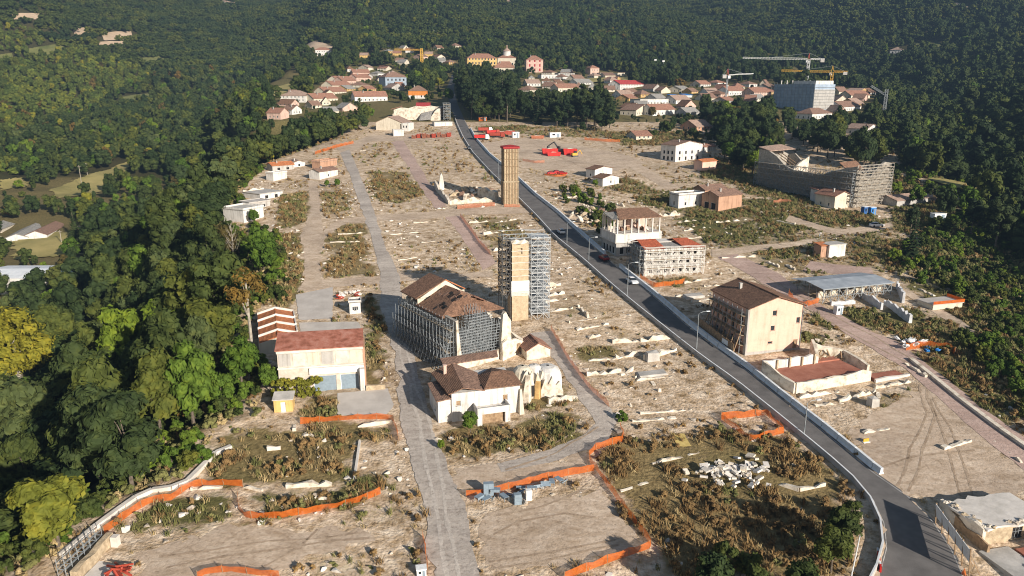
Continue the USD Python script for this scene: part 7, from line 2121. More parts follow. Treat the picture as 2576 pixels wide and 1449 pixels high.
# material handler between the red containers
t = Thing('excavator', 'dark excavator with long arm standing between the red containers', 'excavator', W(1412, 386), 2.5)
t.part('undercarriage', MB().box(-2, 2, -1.5, -.9, 0, .8).box(-2, 2, .9, 1.5, 0, .8).box(-.8, .8, -.9, .9, .3, .9), STEEL_DARK)
t.part('house', MB().box(-2.2, 1.2, -1.3, 1.3, .95, 2.2), STEEL_DARK)
t.part('cab', MB().box(.3, 1.7, .3, 1.3, 2.21, 3.4), GLASS)
t.part('boom', MB().bar((1.2, 0, 1.8), (4.2, 0, 5.2), .5).bar((4.2, 0, 5.2), (7.4, 0, 3.2), .4), STEEL_DARK)
t.part('bucket', MB().hexa([(7.0, -.6, 1.8), (8.0, -.6, 1.8), (8.0, .6, 1.8), (7.0, .6, 1.8), (7.2, -.6, 3.2), (7.8, -.6, 3.2), (7.8, .6, 3.2), (7.2, .6, 3.2)]), STEEL_DARK)
t = Thing('excavator', 'small yellow excavator at the right red container', 'excavator', W(1446, 394), .3)
t.part('undercarriage', MB().box(-1.4, 1.4, -1.1, -.6, 0, .6).box(-1.4, 1.4, .6, 1.1, 0, .6), STEEL_DARK)
t.part('house', MB().box(-1.5, .9, -1, 1, .62, 1.7), YELLOW)
t.part('cab', MB().box(-.3, .9, -.1, 1, 1.71, 2.6), GLASS)
t.part('boom', MB().bar((.9, 0, 1.4), (2.4, 0, 3.0), .3).bar((2.4, 0, 3.0), (3.6, 0, 1.0), .25), YELLOW)


def cabin(name, label, px, L, D, H, mat, ang=.27, roofm=None, win=True, cat='container', plane=True):
    t = Thing(name, label, cat, W(*px) if plane else GZ(G(*px)), ang)
    t.part('body', MB().box(0, L, 0, D, -.3, H), mat)
    t.part('roof', MB().box(-.08, L + .08, -.08, D + .08, H + .002, H + .12), roofm or WHITE)
    if win:
        t.part('window', MB().box(L * .2, L * .45, -.05, -.005, H * .45, H * .8), GLASS)
        t.part('door', MB().box(L * .6, L * .85, -.05, -.005, .05, H * .85), GREYPLASTIC)


cabin('portable_toilet', 'left blue portable toilet beside the scaffolded ruin', (2173, 540), 2.0, 1.6, 2.6, plain('dark_blue_plastic', (0.02, 0.10, 0.30)), cat='toilet')
cabin('portable_toilet', 'right brighter blue portable toilet beside the scaffolded ruin', (2190, 541), 2.0, 1.6, 2.6, BLUE, cat='toilet')
cabin('white_cabin', 'white box cabin at the far edge of the dirt yard near the skips', (1290, 347), 3.6, 2.4, 3.0, WHITE)
cabin('white_cabin', 'white site cabin on the far side of the dirt yard', (1384, 346), 6.0, 2.4, 2.5, WHITE)
cabin('white_cabinet', 'small white box with dark front at the bottom edge beside the gravel road', (1049, 1452), 1.1, .9, .9, WHITE, .2, win=True, cat='box')
cabin('container', 'orange tent like container at the edge of the pine park', (1205, 305), 5, 2.4, 2.4, ORANGE)
cabin('fuel_tank', 'small grey tank on legs between the bushes left of the canopy ruin', (2104, 793), 1.6, 1.2, 1.9, CONC_GREY, cat='tank')
cabin('white_van_body', 'white and blue van body at the dark trees on the right edge', (2350, 556), 4.5, 2, 2.2, WHITE, plane=False, cat='van')
t = Thing('traffic_cone', 'orange traffic cone at the lower right corner by the hoarding', 'cone', W(2424, 1446))
t.part('cone', trimesh.creation.cone(.3, .9, sections=12), ORANGE)
t.part('base', MB().box(-.35, .35, -.35, .35, -.05, .0), BLACK)
t = Thing('sign_board', 'small yellow and white sign lying on the dirt yard', 'sign', W(2178, 1112), .3)
t.part('board', MB().box(-.5, .5, -.05, .05, .1, .6), YELLOW)
t.part('foot', MB().box(-.6, .6, -.3, .3, 0, .1), WHITE)

# grey metal furniture heap: desks, chairs and a cabinet
FG = 'grey metal desks and chairs stacked along the orange net'
desk = proto('grey_desk')
desk.part('top', MB().box(-.8, .8, -.45, .45, .70, .76), GREYPLASTIC)
for x in (-.74, .74):
    for y in (-.4, .4):
        desk.part('leg', MB().box(x - .04, x + .04, y - .04, y + .04, 0, .70), STEEL)
desk.part('panel', MB().box(-.7, .7, .36, .39, .3, .7), GREYPLASTIC)
rgx = np.random.default_rng(23)
for i, (px, py) in enumerate([(1206, 1262), (1224, 1262), (1238, 1250), (1252, 1262), (1268, 1258), (1282, 1252), (1300, 1262), (1318, 1248), (1338, 1240), (1354, 1236), (1372, 1230), (1388, 1226), (1406, 1220), (1425, 1214), (1246, 1246), (1310, 1236)]):
    p = W(px, py)
    copy_of(desk.path, 'grey_desk', 'grey metal desk tipped over in the heap along the orange net', 'desk', (p[0], p[1], p[2] + rgx.uniform(.0, .5)), rgx.uniform(0, 6.28), FG, (.85, .85, .85), float(rgx.choice([0, 80, 95, 180, 30])) if i % 4 else 0)
    if i % 4 and i % 3 == 0:
        pass
t = Thing('filing_cabinet', 'tall grey cabinet standing in the middle of the grey furniture heap', 'cabinet', W(1302, 1266), .2)
t.part('body', MB().box(-.5, .5, -.35, .35, -.05, 1.5), GREYPLASTIC)
for k in range(3):
    t.part('drawer', MB().box(-.45, .45, -.39, -.355, .1 + k * .46, .50 + k * .46), GREYPLASTIC)
t = Thing('white_cupboard', 'white cupboard right of the tall grey cabinet in the furniture heap', 'cupboard', W(1330, 1256), .2)
t.part('body', MB().box(-.4, .4, -.3, .3, -.05, 1.5), WHITE)
t.part('door', MB().box(-.36, .36, -.33, -.305, .05, 1.4), WHITE)
t = Thing('grey_locker', 'upright grey locker at the left end of the grey furniture heap', 'locker', W(1229, 1243), .1)
t.part('body', MB().box(-.7, .7, -.35, .35, -.05, 1.8), GREYPLASTIC)
t.part('door', MB().box(-.66, -.02, -.38, -.355, .05, 1.75).box(.02, .66, -.38, -.355, .05, 1.75), GREYPLASTIC)

# white sacks and blue tarpaulin by the right edge; junk pile by the terrace
for lab, px, mt, n in (('heap of white sacks beside the track at the right edge', (2290, 868), WHITE, 9), ('heap of pale and reddish household rubble above the garage terrace', (880, 745), CONC_LIGHT, 14), ('small blue bundle inside the orange net at the right edge', (2345, 886), BLUE, 3), ('pale blue sheets on the ground left of the garages', (768, 980), BLUEGREY, 4)):
    t = Thing('junk_heap', lab, 'heap', W(*px))
    for i in range(n):
        a = rgx.uniform(-2.2, 2.2, 2)
        r = rgx.uniform(.35, .8)
        v = _ico.vertices * [r, r * .8, r * .6] + [a[0], a[1], .3 + rgx.uniform(0, .6)]
        v = v * (1 + .12 * rgx.normal(0, 1, (len(v), 1)))
        t.part('piece', (v, _ico.faces), mt if i % 4 else (RED_DULL if 'household' in lab else mt))
simple_house('hut_ruin', 'small white hut frame with red base above the garage terrace', (880, 790), (908, 788), 2.5, 762, 'white', 'grey', 'flat', .3, [(.8, 2, .9, .9)], [], chim=False, cat='hut')
single('yellow_mat', (lambda v, f, pg: (v, f))(*patch([(1686, 1090), (1720, 1088), (1738, 1122), (1706, 1125)], .07, rag=.05)), mat_noise('yellow_sand', (0.45, 0.33, 0.10), (0.58, 0.44, 0.16), .8, .95), 'patch of yellow sand spread on the ground left of the orange net square', 'sand', smooth=True)

# ------------------------------------------------------------------ retaining wall at lower left
def long_wall(name, label, pts, h_top, thick, mat, cat='wall', drop=4.0, step=2.5, cap=None):
    q = polyline(pts, step)
    base = np.array([*q[0], float(ground_z(*q[0]))])
    t = Thing(name, label, cat, base)
    for i in range(len(q) - 1):
        a, b = np.array([*q[i], 0]), np.array([*q[i + 1], 0])
        za, zb_ = GP_z(q[i]), GP_z(q[i + 1])
        d = (b - a)[:2] / np.linalg.norm((b - a)[:2])
        nrm = np.array([-d[1], d[0]]) * thick / 2
        a2, b2 = a[:2] + d * .01, b[:2] - d * .01
        lo, hi = -drop, h_top
        m = MB().hexa([(*(a2 - nrm), za + lo), (*(b2 - nrm), zb_ + lo), (*(b2 + nrm), zb_ + lo), (*(a2 + nrm), za + lo), (*(a2 - nrm), za + hi), (*(b2 - nrm), zb_ + hi), (*(b2 + nrm), zb_ + hi), (*(a2 + nrm), za + hi)])
        m.v = [x - base for x in m.v]
        t.part('wall_section', m, mat)


def GP_z(q):
    return SLOPE * max(q[1], 0)


long_wall('retaining_wall', 'grey concrete retaining wall dropping to the wooded slope at the lower left', [(150, 1400), (243, 1325), (330, 1262), (367, 1238), (440, 1228), (467, 1218), (500, 1185), (545, 1140), (582, 1126)], .45, .7, CONC_LIGHT)
flat('concrete_slab', CONC_LIGHT, [(548, 1098), (600, 1080), (720, 1062), (738, 1076), (690, 1084), (600, 1098)], .22, .1, 31)
long_wall('low_wall', 'straight pale kerb wall between the brown weeds and the gravel plot', [(905, 1112), (892, 1205)], .3, .35, CONC_LIGHT, drop=.5)
long_wall('stone_wall', 'dark dry stone wall along the right side of the pink track', [(2290, 905), (2340, 945), (2420, 1010), (2520, 1085), (2600, 1140)], .5, .8, RUIN, drop=.8)

# ------------------------------------------------------------------ remains of walls on the cleared plots
def fwalls(label, group, runs, mat=None, seed=0, dip=.18):
    for i, (a, b, h_) in enumerate(runs):
        p, q = W(*a), W(*b)
        L = math.hypot(*(q - p)[:2])
        n = max(4, int(L / .7))
        h_ = h_ * .8
        rg = np.random.default_rng(seed + i)
        t_ = (p[0], p[1], min(p[2], q[2]))
        m = broken_wall(MB(), (0, 0), (q - p)[:2], .45 + .2 * rg.random(), list(h_ * np.clip(rg.uniform(.2 if dip else .8, 1.25, n) * np.where(rg.random(n) < dip, .15, 1), .06, 2)), seed + i, -.6)
        path = '/World/' + numbered('foundation_wall')
        me = put(path, m, mat or RUIN)
        UsdGeom.Xformable(me).AddTranslateOp().Set(Gf.Vec3d(*map(float, t_)))
        data(me.GetPrim(), label, 'wall', group)
        FOOT.append(shapely.LineString([p[:2], q[:2]]).buffer(.7))


fwalls('low broken white foundation wall in the plots between bell tower and road', 'foundation walls between bell tower and road', [((1372, 745), (1420, 738), 1.6), ((1370, 760), (1425, 752), .8), ((1372, 722), (1410, 716), 1.4), ((1375, 785), (1440, 775), .8), ((1430, 812), (1500, 800), .7), ((1450, 830), (1530, 815), .8), ((1480, 850), (1530, 838), .7), ((1540, 862), (1610, 858), 1.2), ((1610, 858), (1690, 850), 1.2), ((1548, 900), (1640, 888), 1.4), ((1475, 945), (1562, 935), 1.1), ((1560, 945), (1590, 930), .9), ((1450, 765), (1480, 800), 1.2), ((1700, 880), (1620, 905), 1.3), ((1575, 940), (1600, 950), .8), ((1600, 955), (1690, 945), .5), ((1640, 960), (1660, 985), .6), ((1480, 905), (1560, 900), .4)], seed=200)
fwalls('low pale foundation wall in the overgrown plots right of the road', 'foundation walls in the green plots on the right', [((1815, 650), (1900, 645), .7), ((1880, 640), (1960, 672), .9), ((1960, 655), (2000, 680), .8), ((1820, 665), (1850, 690), .6), ((1770, 720), (1830, 715), .5), ((1700, 560), (1760, 552), .8), ((1720, 580), (1790, 570), .8), ((1800, 560), (1880, 552), .7), ((1720, 712), (1790, 700), .7), ((1700, 745), (1760, 738), .5), ((1740, 760), (1800, 748), .5), ((1730, 600), (1800, 592), .5), ((1655, 545), (1710, 540), 1.8), ((1800, 575), (1840, 590), .6), ((1955, 555), (2000, 565), .7), ((2300, 720), (2350, 745), .6), ((2240, 890), (2330, 950), .8), ((2170, 1090), (2235, 1078), .5), ((2370, 1130), (2440, 1110), .6), ((2500, 1110), (2570, 1165), .7)], seed=300)
fwalls('grey broken wall standing below the metal canopy', 'broken walls below the metal canopy', [((2160, 742), (2218, 778), 2.4), ((2225, 762), (2290, 812), 2.2), ((2256, 722), (2272, 762), 2.6), ((2090, 768), (2150, 762), 1.0)], seed=400, dip=0, mat=mat_noise('grey_ruin', (0.40, 0.40, 0.41), (0.60, 0.60, 0.60), .8, .9, .5))
fwalls('short pale wall stub on the weedy plots at lower left', 'wall stubs on the lower left plots', [((672, 1131), (706, 1127), .8), ((720, 1225), (835, 1218), .8), ((612, 1222), (660, 1235), .5), ((742, 1062), (740, 1082), .6), ((900, 1072), (985, 1062), .7), ((480, 1228), (560, 1222), .4)], seed=500)
fwalls('pale wall remnant in the brown weeds right of the orange net', 'wall remnants in the brown weeds', [((1640, 1165), (1760, 1138), .5), ((1960, 1215), (2010, 1232), .6), ((2010, 1232), (2075, 1218), .6), ((1560, 1235), (1640, 1210), .4), ((1800, 1190), (1880, 1180), .6), ((1610, 1040), (1740, 1030), .5), ((1590, 1060), (1700, 1050), .4)], seed=600)
fwalls('low white wall trace on the bare plots around the far streets', 'wall traces on the far bare plots', [((1180, 560), (1230, 556), .8), ((1215, 590), (1270, 580), .9), ((1245, 560), (1300, 552), .8), ((1000, 655), (1080, 640), .4), ((850, 590), (920, 585), .5), ((980, 590), (1060, 582), .4), ((830, 610), (905, 608), .4), ((1060, 610), (1150, 600), .4), ((1040, 560), (1100, 556), .4), ((905, 380), (960, 372), .4), ((1400, 720), (1370, 735), .8), ((1240, 632), (1300, 622), 1.0), ((1395, 500), (1450, 496), 1.0), ((1455, 510), (1500, 530), 1.3), ((1500, 500), (1570, 520), 1.2)], seed=700)
fwalls('pale foundation edge in front of the red floored ruin', 'foundation edges below the red floored ruin', [((2010, 1000), (2110, 985), 1.0), ((2110, 1010), (2200, 985), 1.2), ((2050, 1020), (2120, 1012), .6), ((2200, 975), (2290, 960), 1.0), ((2205, 965), (2210, 1000), .8)], seed=800)
# creeper in front of the garage wall
vm = MB()
for i in range(16):
    p = W(700 + i * 7.2, 992 - i * .6) + [0, -1.2 - .6 * rgx.random(), 0]
    c_, _q = crown(900 + i, .95, .7, .5, 6, 150, .16, 'round', .8)
    v_, f_ = c_.arrays()
    vm.add(v_ + p + [0, .4, 1.9 + .5 * math.sin(i) * .5 + rgx.uniform(-.2, .3)], f_)
    if i % 2 == 0:
        vm.add(v_ * [1, 1, 1.6] + p, f_)
single('creeper', vm, LEAF['yellow'], 'lime green creeper spreading along the left half of the garage wall', 'creeper')
# big concrete blocks
for lab, px, s in (('grey concrete block like a small hut beside the foundation walls near the road', (1640, 905), (2.6, 1.6, 1.7)), ('dark stone block on the dirt below the red floored ruin', (2195, 1020), (1.6, 1.4, 1.5)), ('flat grey concrete slab among the foundation walls', (1640, 940), (6, 2.2, .35)), ('pale concrete slab beside the caged building', (1745, 745), (5, 2.5, .5))):
    p = W(*px)
    t = Thing('concrete_block', lab, 'block', p, .3)
    t.part('block', m3.Manifold.hull_points([(-s[0] / 2, -s[1] / 2, -.4), (s[0] / 2, -s[1] / 2, -.4), (s[0] / 2, s[1] / 2, -.4), (-s[0] / 2, s[1] / 2, -.4), (-s[0] * .48, -s[1] * .45, s[2]), (s[0] * .42, -s[1] * .48, s[2] * .9), (s[0] * .47, s[1] * .45, s[2]), (-s[0] * .4, s[1] * .48, s[2] * .95)]), CONC)
    t.part('chip', m3.Manifold.hull_points([(s[0] * .6, -s[1] * .3, -.2), (s[0] * .8, -s[1] * .3, -.2), (s[0] * .7, 0, -.2), (s[0] * .7, -s[1] * .2, .25)]), CONC)
# collapsed slabs in the brown weeds
t = Thing('collapsed_slabs', 'heap of pale broken concrete slabs in the brown weeds left of the road', 'rubble', W(1840, 1195), .2)
rgx = np.random.default_rng(31)
for i in range(110):
    a = np.array([rgx.normal(0, 2.8), rgx.normal(0, 1.5)])
    s = rgx.uniform(.15, .7)
    R3 = trimesh.transformations.euler_matrix(rgx.uniform(-.35, .35), rgx.uniform(-.35, .35), rgx.uniform(0, 6))[:3, :3]
    v = np.array([(x, y, z) for z in (-.14, .14) for x, y in ((-s, -s * .6), (s * .8, -s * .7), (s, s * .5), (-s * .7, s * .7))]) @ R3.T + [a[0], a[1], rgx.uniform(.1, 1.0)]
    t.part('slab', MB().hexa(v), (RUIN, CONC_LIGHT, CONC_LIGHT)[i % 3])
FOOT.append(Polygon([W(1740, 1200)[:2], W(1930, 1195)[:2], W(1900, 1150)[:2], W(1760, 1150)[:2]]))
# mangled mound of rubble left of the concrete frame building
for lab, px, n, sx, sy in (('dark overgrown rubble mound between the road and the concrete frame building', (1497, 535), 90, 17, 20), ('rubble heap inside the overgrown ruined church walls', (1185, 480), 50, 10, 11), ('pale rubble heap below the dark fronted house', (2010, 318), 24, 12, 8), ('collapsed roof and rubble right of the scaffolded ruin', (2320, 500), 50, 14, 6)):
    t = Thing('rubble_heap', lab, 'rubble', W(*px) if px[0] < 2250 else GZ(G(*px)), .25)
    for i in range(n):
        a = np.array([rgx.normal(0, sx * .4), rgx.normal(0, sy * .4)])
        wp = t.loc[:2] + np.array([[math.cos(t.rz), -math.sin(t.rz)], [math.sin(t.rz), math.cos(t.rz)]]) @ a
        if px[0] < 2250 and any(p_.distance(shapely.Point(wp)) < 2.2 for p_ in ROADS):
            continue
        s = rgx.uniform(.5, 1.5)
        z = max(0, 1.6 - (a[0] / sx) ** 2 * 8 - (a[1] / sy) ** 2 * 8) * rgx.uniform(.2, 1)
        q = t.rz
        R3 = trimesh.transformations.euler_matrix(*rgx.uniform(-.9, .9, 3))[:3, :3]
        v = _ico.vertices * [s, s * .7, s * .45] * (1 + .25 * rgx.normal(0, 1, (len(_ico.vertices), 1)) * .5)
        v = v @ R3.T + [a[0], a[1], z]
        t.part('lump', (v, _ico.faces), (RUBBLE, RUIN, TILE['dull'], RUBBLE, MASON)[i % 5] if 'roof' not in lab or i % 2 else TILE['pale'])
if True:
    h = simple_house('collapsed_roof_house', 'low house with sagging pale brown roof right of the scaffolded ruin', (2255, 520), (2345, 505), 8, 505, 'grey', 'pale', 'gable_u', 1.2, [], [], chim=False, cat='ruin', plane=False)

MBG = 'dark bushes on the rubble mound beside the road'
for i in range(60):
    px, py = rgx.uniform(1395, 1540), rgx.uniform(478, 605)
    if (px - 1400) * .92 + 478 < py - 8 or any(p_.distance(shapely.Point(W(px, py)[:2])) < 2.0 for p_ in ROADS):
        continue
    plant(('shrub_b', 'shrub_b', 'shrub_a')[i % 3], W(px, py), rgx.uniform(.6, 1.25), 'dark bush growing on the rubble mound beside the road', MBG, 'bush', 'bush')
# ------------------------------------------------------------------ forest
def instancer(path, protos, pts, idx, rot, scl, label=None, cat=None):
    pi = UsdGeom.PointInstancer.Define(stage, path)
    paths = []
    for k, src in enumerate(protos):
        pp = f'{path}/' + ('plant' if k == 0 else f'plant_{k:03d}')
        if isinstance(src, str):
            x = UsdGeom.Xform.Define(stage, pp)
            x.GetPrim().GetReferences().AddInternalReference(src)
            x.ClearXformOpOrder()
        else:
            put(pp, src[0], src[1])
        paths.append(pp)
    pi.CreatePrototypesRel().SetTargets(paths)
    pts = np.asarray(pts, np.float32)
    pi.CreatePositionsAttr(Vt.Vec3fArray.FromNumpy(pts))
    pi.CreateProtoIndicesAttr(Vt.IntArray.FromNumpy(np.asarray(idx, np.int32)))
    q = [Gf.Quath(math.cos(a / 2), 0, 0, math.sin(a / 2)) for a in rot]
    pi.CreateOrientationsAttr(Vt.QuathArray(q))
    pi.CreateScalesAttr(Vt.Vec3fArray.FromNumpy(np.asarray(scl, np.float32)))
    data(pi.GetPrim(), label, cat, kind='stuff')


blocked = shapely.union_all([p.buffer(1.6) for p in FOOT])
blocked_big = shapely.union_all([p.buffer(2.5) for p in FOOT + CLEAR])
shapely.prepare(blocked)
shapely.prepare(blocked_big)
rgf = np.random.default_rng(101)


def seen(x, y, m=.80):
    return (np.abs(x) < y * m + 25) & (y > 55)


def jitter_grid(x0, x1, y0, y1, s):
    X, Y = np.meshgrid(np.arange(x0, x1, s), np.arange(y0, y1, s))
    X, Y = X + rgf.uniform(-.42, .42, X.shape) * s, Y + rgf.uniform(-.42, .42, X.shape) * s
    return X.ravel(), Y.ravel()


cand = []   # x, y, scale, kind, region


def add(x, y, ok, kinds, probs, s0, s1, region):
    x, y = x[ok], y[ok]
    k = rgf.choice(len(kinds), len(x), p=np.array(probs) / sum(probs))
    s = rgf.uniform(s0, s1, len(x))
    for a in zip(x, y, s, k):
        cand.append((a[0], a[1], a[2], kinds[a[3]], region))


KL = ['olive_a', 'olive_b', 'dark_a', 'dark_b', 'bright_a', 'bright_b', 'sage_a', 'sage_b', 'brown_a', 'yellow_b', 'poplar_a']
PL = [6, 6, 5, 5, 1.8, 1.8, 1.3, 1.3, .8, .5, .8]
x, y = jitter_grid(-260, 0, 60, 480, 5.6)
tl, tr = side(x, y)
hero_xy = np.array([(a, b) for a, b, _ in taken])
hd = np.sqrt(((np.column_stack([x, y])[:, None] - hero_xy[None]) ** 2).sum(-1)).min(1)
ok = (tl > 5.0) & (tl < 80) & seen(x, y) & (hd > 5.5) & ~shapely.contains_xy(blocked_big, x, y)
ok &= ~((y < 150) & (tl < 8))
n0 = len(cand)
add(x, y, ok, KL, PL, .70, 1.42, 'slope')
cand[n0:] = [(a, b, c * (1.18 if b < 165 else 1.0), k, r) for a, b, c, k, r in cand[n0:]]
x, y = jitter_grid(-420, -60, 150, 480, 9.5)
tl, tr = side(x, y)
ok = (tl >= 80) & (tl < 210) & seen(x, y) & ~shapely.contains_xy(blocked_big, x, y) & (_noise2(x, y, 1 / 55., 77) > -.06)
add(x, y, ok, KL, PL, .6, 1.05, 'valley')
x, y = jitter_grid(150, 420, 175, 480, 6.8)
tl, tr = side(x, y)
ok = (tr > 4) & seen(x, y) & ~shapely.contains_xy(blocked_big, x, y)
add(x, y, ok, ['dark_a', 'dark_b', 'olive_a', 'olive_b', 'bright_a', 'sage_a', 'poplar_b', 'pine_b'], [5, 5, 4, 4, 1, 1, .6, 1.2], .7, 1.25, 'right')


def zone(poly, s, kinds, probs, s0, s1, region, plane=True):
    w = Polygon([(GP(*p) if plane else G(*p))[:2] for p in poly]).buffer(0)
    x0, y0, x1, y1 = w.bounds
    x, y = jitter_grid(x0, x1, y0, y1, s)
    ok = shapely.contains_xy(w, x, y) & ~shapely.contains_xy(blocked_big, x, y)
    add(x, y, ok, kinds, probs, s0, s1, region)


zone([(1160, 305), (1165, 215), (1240, 190), (1370, 195), (1420, 225), (1530, 250), (1560, 300), (1540, 335), (1440, 325), (1330, 312), (1240, 308)], 7.2, ['pine_a', 'pine_b', 'dark_a', 'spruce_a', 'olive_a'], [4, 4, 2, 1, 1.2], .95, 1.3, 'park')
zone([(1640, 345), (1700, 300), (1740, 270), (1850, 265), (1930, 300), (1960, 340), (1975, 420), (1900, 450), (1830, 420), (1800, 370), (1720, 345)], 7.5, ['dark_a', 'dark_b', 'olive_a', 'brown_a', 'bright_b'], [4, 4, 2, .8, 1], .8, 1.2, 'belt')
zone([(1960, 310), (2100, 300), (2105, 415), (2050, 395), (1990, 355)], 7.5, ['dark_a', 'dark_b', 'olive_a'], [3, 3, 2], .7, 1.1, 'belt')
zone([(2240, 440), (2420, 520), (2350, 590), (2260, 560)], 9, ['dark_a', 'olive_b', 'bright_b'], [3, 3, 1], .5, .9, 'right')
zone([(2100, 300), (2180, 290), (2240, 380), (2210, 440), (2120, 420), (2080, 360)], 7.5, ['dark_a', 'dark_b', 'olive_a', 'bright_b'], [3, 3, 2, 1], .8, 1.2, 'belt')
zone([(690, 330), (760, 300), (900, 262), (940, 300), (900, 340), (800, 362)], 7.5, ['olive_a', 'olive_b', 'bright_a', 'dark_b', 'poplar_a'], [3, 3, 2, 2, 1], .75, 1.15, 'rim')
zone([(640, 300), (640, 250), (780, 195), (940, 130), (1170, 110), (1165, 300), (1135, 250), (1080, 260), (980, 262), (900, 262), (760, 300)], 9.5, ['olive_a', 'dark_a', 'dark_b', 'bright_a', 'poplar_a', 'spruce_a', 'yellow_b'], [3, 3, 2, 1.5, 1, 1, .7], .8, 1.3, 'town')
zone([(1400, 120), (1600, 150), (1900, 190), (2150, 230), (2170, 300), (1950, 250), (1800, 300), (1600, 320), (1420, 230), (1390, 150)], 10, ['olive_a', 'dark_a', 'dark_b', 'bright_a', 'pine_a', 'brown_a'], [3, 3, 3, 1, 1, .7], .8, 1.25, 'town')
# left hill and the far forest, single trees first
x, y = jitter_grid(-900, -60, 250, 1000, 7.6)
tl, tr = side(x, y)
ok = (tl >= 205) & seen(x, y, .74) & ~shapely.contains_xy(blocked_big, x, y)
add(x, y, ok, KL, [6, 6, 2, 2, 3, 3, 4, 4, 1.5, 2.0, 1], .65, 1.1, 'lefthill')  # paler mix, stands in for the sun falling on this hillside
x, y = jitter_grid(-700, 0, 480, 1000, 8.0)
tl, tr = side(x, y)
ok = (tl > 4) & (tl < 206) & seen(x, y, .74) & ~shapely.contains_xy(blocked_big, x, y)
add(x, y, ok, KL, PL, .7, 1.15, 'slope')
x, y = jitter_grid(90, 760, 480, 1000, 8.0)
tl, tr = side(x, y)
ok = (tr > 2) & seen(x, y, .74) & ~shapely.contains_xy(blocked_big, x, y)
add(x, y, ok, ['dark_a', 'dark_b', 'olive_a', 'olive_b', 'bright_a', 'sage_a'], [5, 5, 3, 3, .8, 1], .7, 1.15, 'right')
x, y = jitter_grid(-300, 300, 840, 1000, 8.5)
tl, tr = side(x, y)
ok = (tl < 0) & (tr < 0) & ~shapely.contains_xy(blocked_big, x, y)
add(x, y, ok, ['dark_a', 'dark_b', 'olive_a', 'olive_b', 'bright_a'], [4, 4, 3, 3, .8], .7, 1.1, 'farhill')

REG = {'slope': 'on the wooded slope left of the ruins', 'valley': 'in the valley at the left', 'right': 'on the wooded hillside at the right', 'park': 'in the pine park at the end of the road', 'belt': 'in the dark tree belt right of the dirt yard', 'rim': 'below the white houses on the left rim', 'town': 'between the houses of the far town', 'lefthill': 'on the left hillside', 'farhill': 'on the hill behind the town'}
SHORT = {'slope': 'on the left slope', 'valley': 'in the valley', 'right': 'on the right hillside', 'park': 'in the pine park', 'belt': 'in the dark belt', 'rim': 'on the left rim', 'town': 'in the town', 'lefthill': 'on the left hill', 'farhill': 'behind the town'}
LANDMARK = [(*GP(*p)[:2], t) for p, t in (((330, 1250), 'the retaining wall'), ((150, 1420), 'the corner scaffold'), ((600, 1080), 'the concrete slab'), ((690, 1030), 'the yellow shed'), ((640, 890), 'the stepped roofs'), ((640, 800), 'the upper stepped roofs'), ((740, 770), 'the concrete yard'), ((690, 690), 'the overgrown bank'), ((600, 650), 'the dead tree'),
                                          ((615, 560), 'the lowest flat roof'), ((640, 500), 'the upper flat roof'), ((680, 430), 'the orange roof'), ((800, 380), 'the cleared end'), ((880, 335), 'the gabled building'), ((680, 300), 'the pinkish house'), ((1170, 300), 'the road end'), ((1240, 310), 'the orange tent'), ((1350, 315), 'the lorry yard'), ((1450, 320), 'the red hall'), ((1540, 330), 'the brick hut'),
                                          ((1690, 360), 'the cracked house'), ((1790, 420), 'the orange hut'), ((1900, 440), 'the dark plot'), ((1970, 400), 'the scaffolded ruin'), ((1850, 300), 'the pink house'), ((2050, 310), 'the sheeted building'), ((2200, 340), 'the old crane'), ((2240, 420), 'the ruin corner'), ((2420, 500), 'the sagging roof'), ((2350, 600), 'the parked van'), ((2500, 640), 'the huge pine'))]
KIND = {'olive': 'olive green broadleaf tree', 'dark': 'dark green broadleaf tree', 'bright': 'bright green leafy tree', 'sage': 'greyish green tree', 'brown': 'brownish autumn tree', 'yellow': 'yellow green tree', 'poplar': 'narrow columnar tree', 'pine': 'dark umbrella shaped pine', 'spruce': 'dark pointed spruce', 'shrub': 'green shrub'}
cand_arr = np.array([(a[0], a[1], a[2]) for a in cand])


# trees that would stand in front of a building, a sunlit field or a single tree are left out
KH = {'pine': 18.0, 'spruce': 15.0, 'poplar': 15.0, 'shrub': 3.0}
zg = ground_z(cand_arr[:, 0], cand_arr[:, 1])
th = np.array([KH.get(a[3].split('_')[0], 11.5) * a[2] for a in cand])
bx, by_, bd = project(cand_arr[:, 0], cand_arr[:, 1], zg)
_, ty, _ = project(cand_arr[:, 0], cand_arr[:, 1], zg + th)
halfw = 4.0 * cand_arr[:, 2] / bd * FPX
drop = np.zeros(len(cand), bool)
_, ty2, _ = project(cand_arr[:, 0], cand_arr[:, 1], zg + th * .5)
_, ty3, _ = project(cand_arr[:, 0], cand_arr[:, 1], zg + th * .28)
state = np.ones(len(cand))
for x0, x1, ytop, ybase, dep, share in KEEP:
    lim = ybase - (ybase - ytop) * share
    hit = (bx + halfw * .7 > x0) & (bx - halfw * .7 < x1) & (bd < dep) & (by_ > ytop)
    need = np.where(~hit | (ty >= lim), 1.0, np.where(ty2 >= lim, .5, np.where(ty3 >= lim, .28, 0.0)))
    state = np.minimum(state, need)
state = np.where((state < 1) & (state > 0) & (bd < 300), 0, state)
drop = state == 0
cand = [(c[0], c[1], c[2] * k, c[3], c[4]) for c, k in zip(cand, state)]
cand_arr[:, 2] *= state
cand = [c for c, k in zip(cand, drop) if not k]
cand_arr = cand_arr[~drop]
print('dropped', drop.sum())
gz = ground_z(cand_arr[:, 0], cand_arr[:, 1])
dist = np.hypot(cand_arr[:, 1], cand_arr[:, 0])
inview = np.abs(cand_arr[:, 0]) < cand_arr[:, 1] * .69 + 3
weight = np.where(inview, cand_arr[:, 2] / dist, 0)
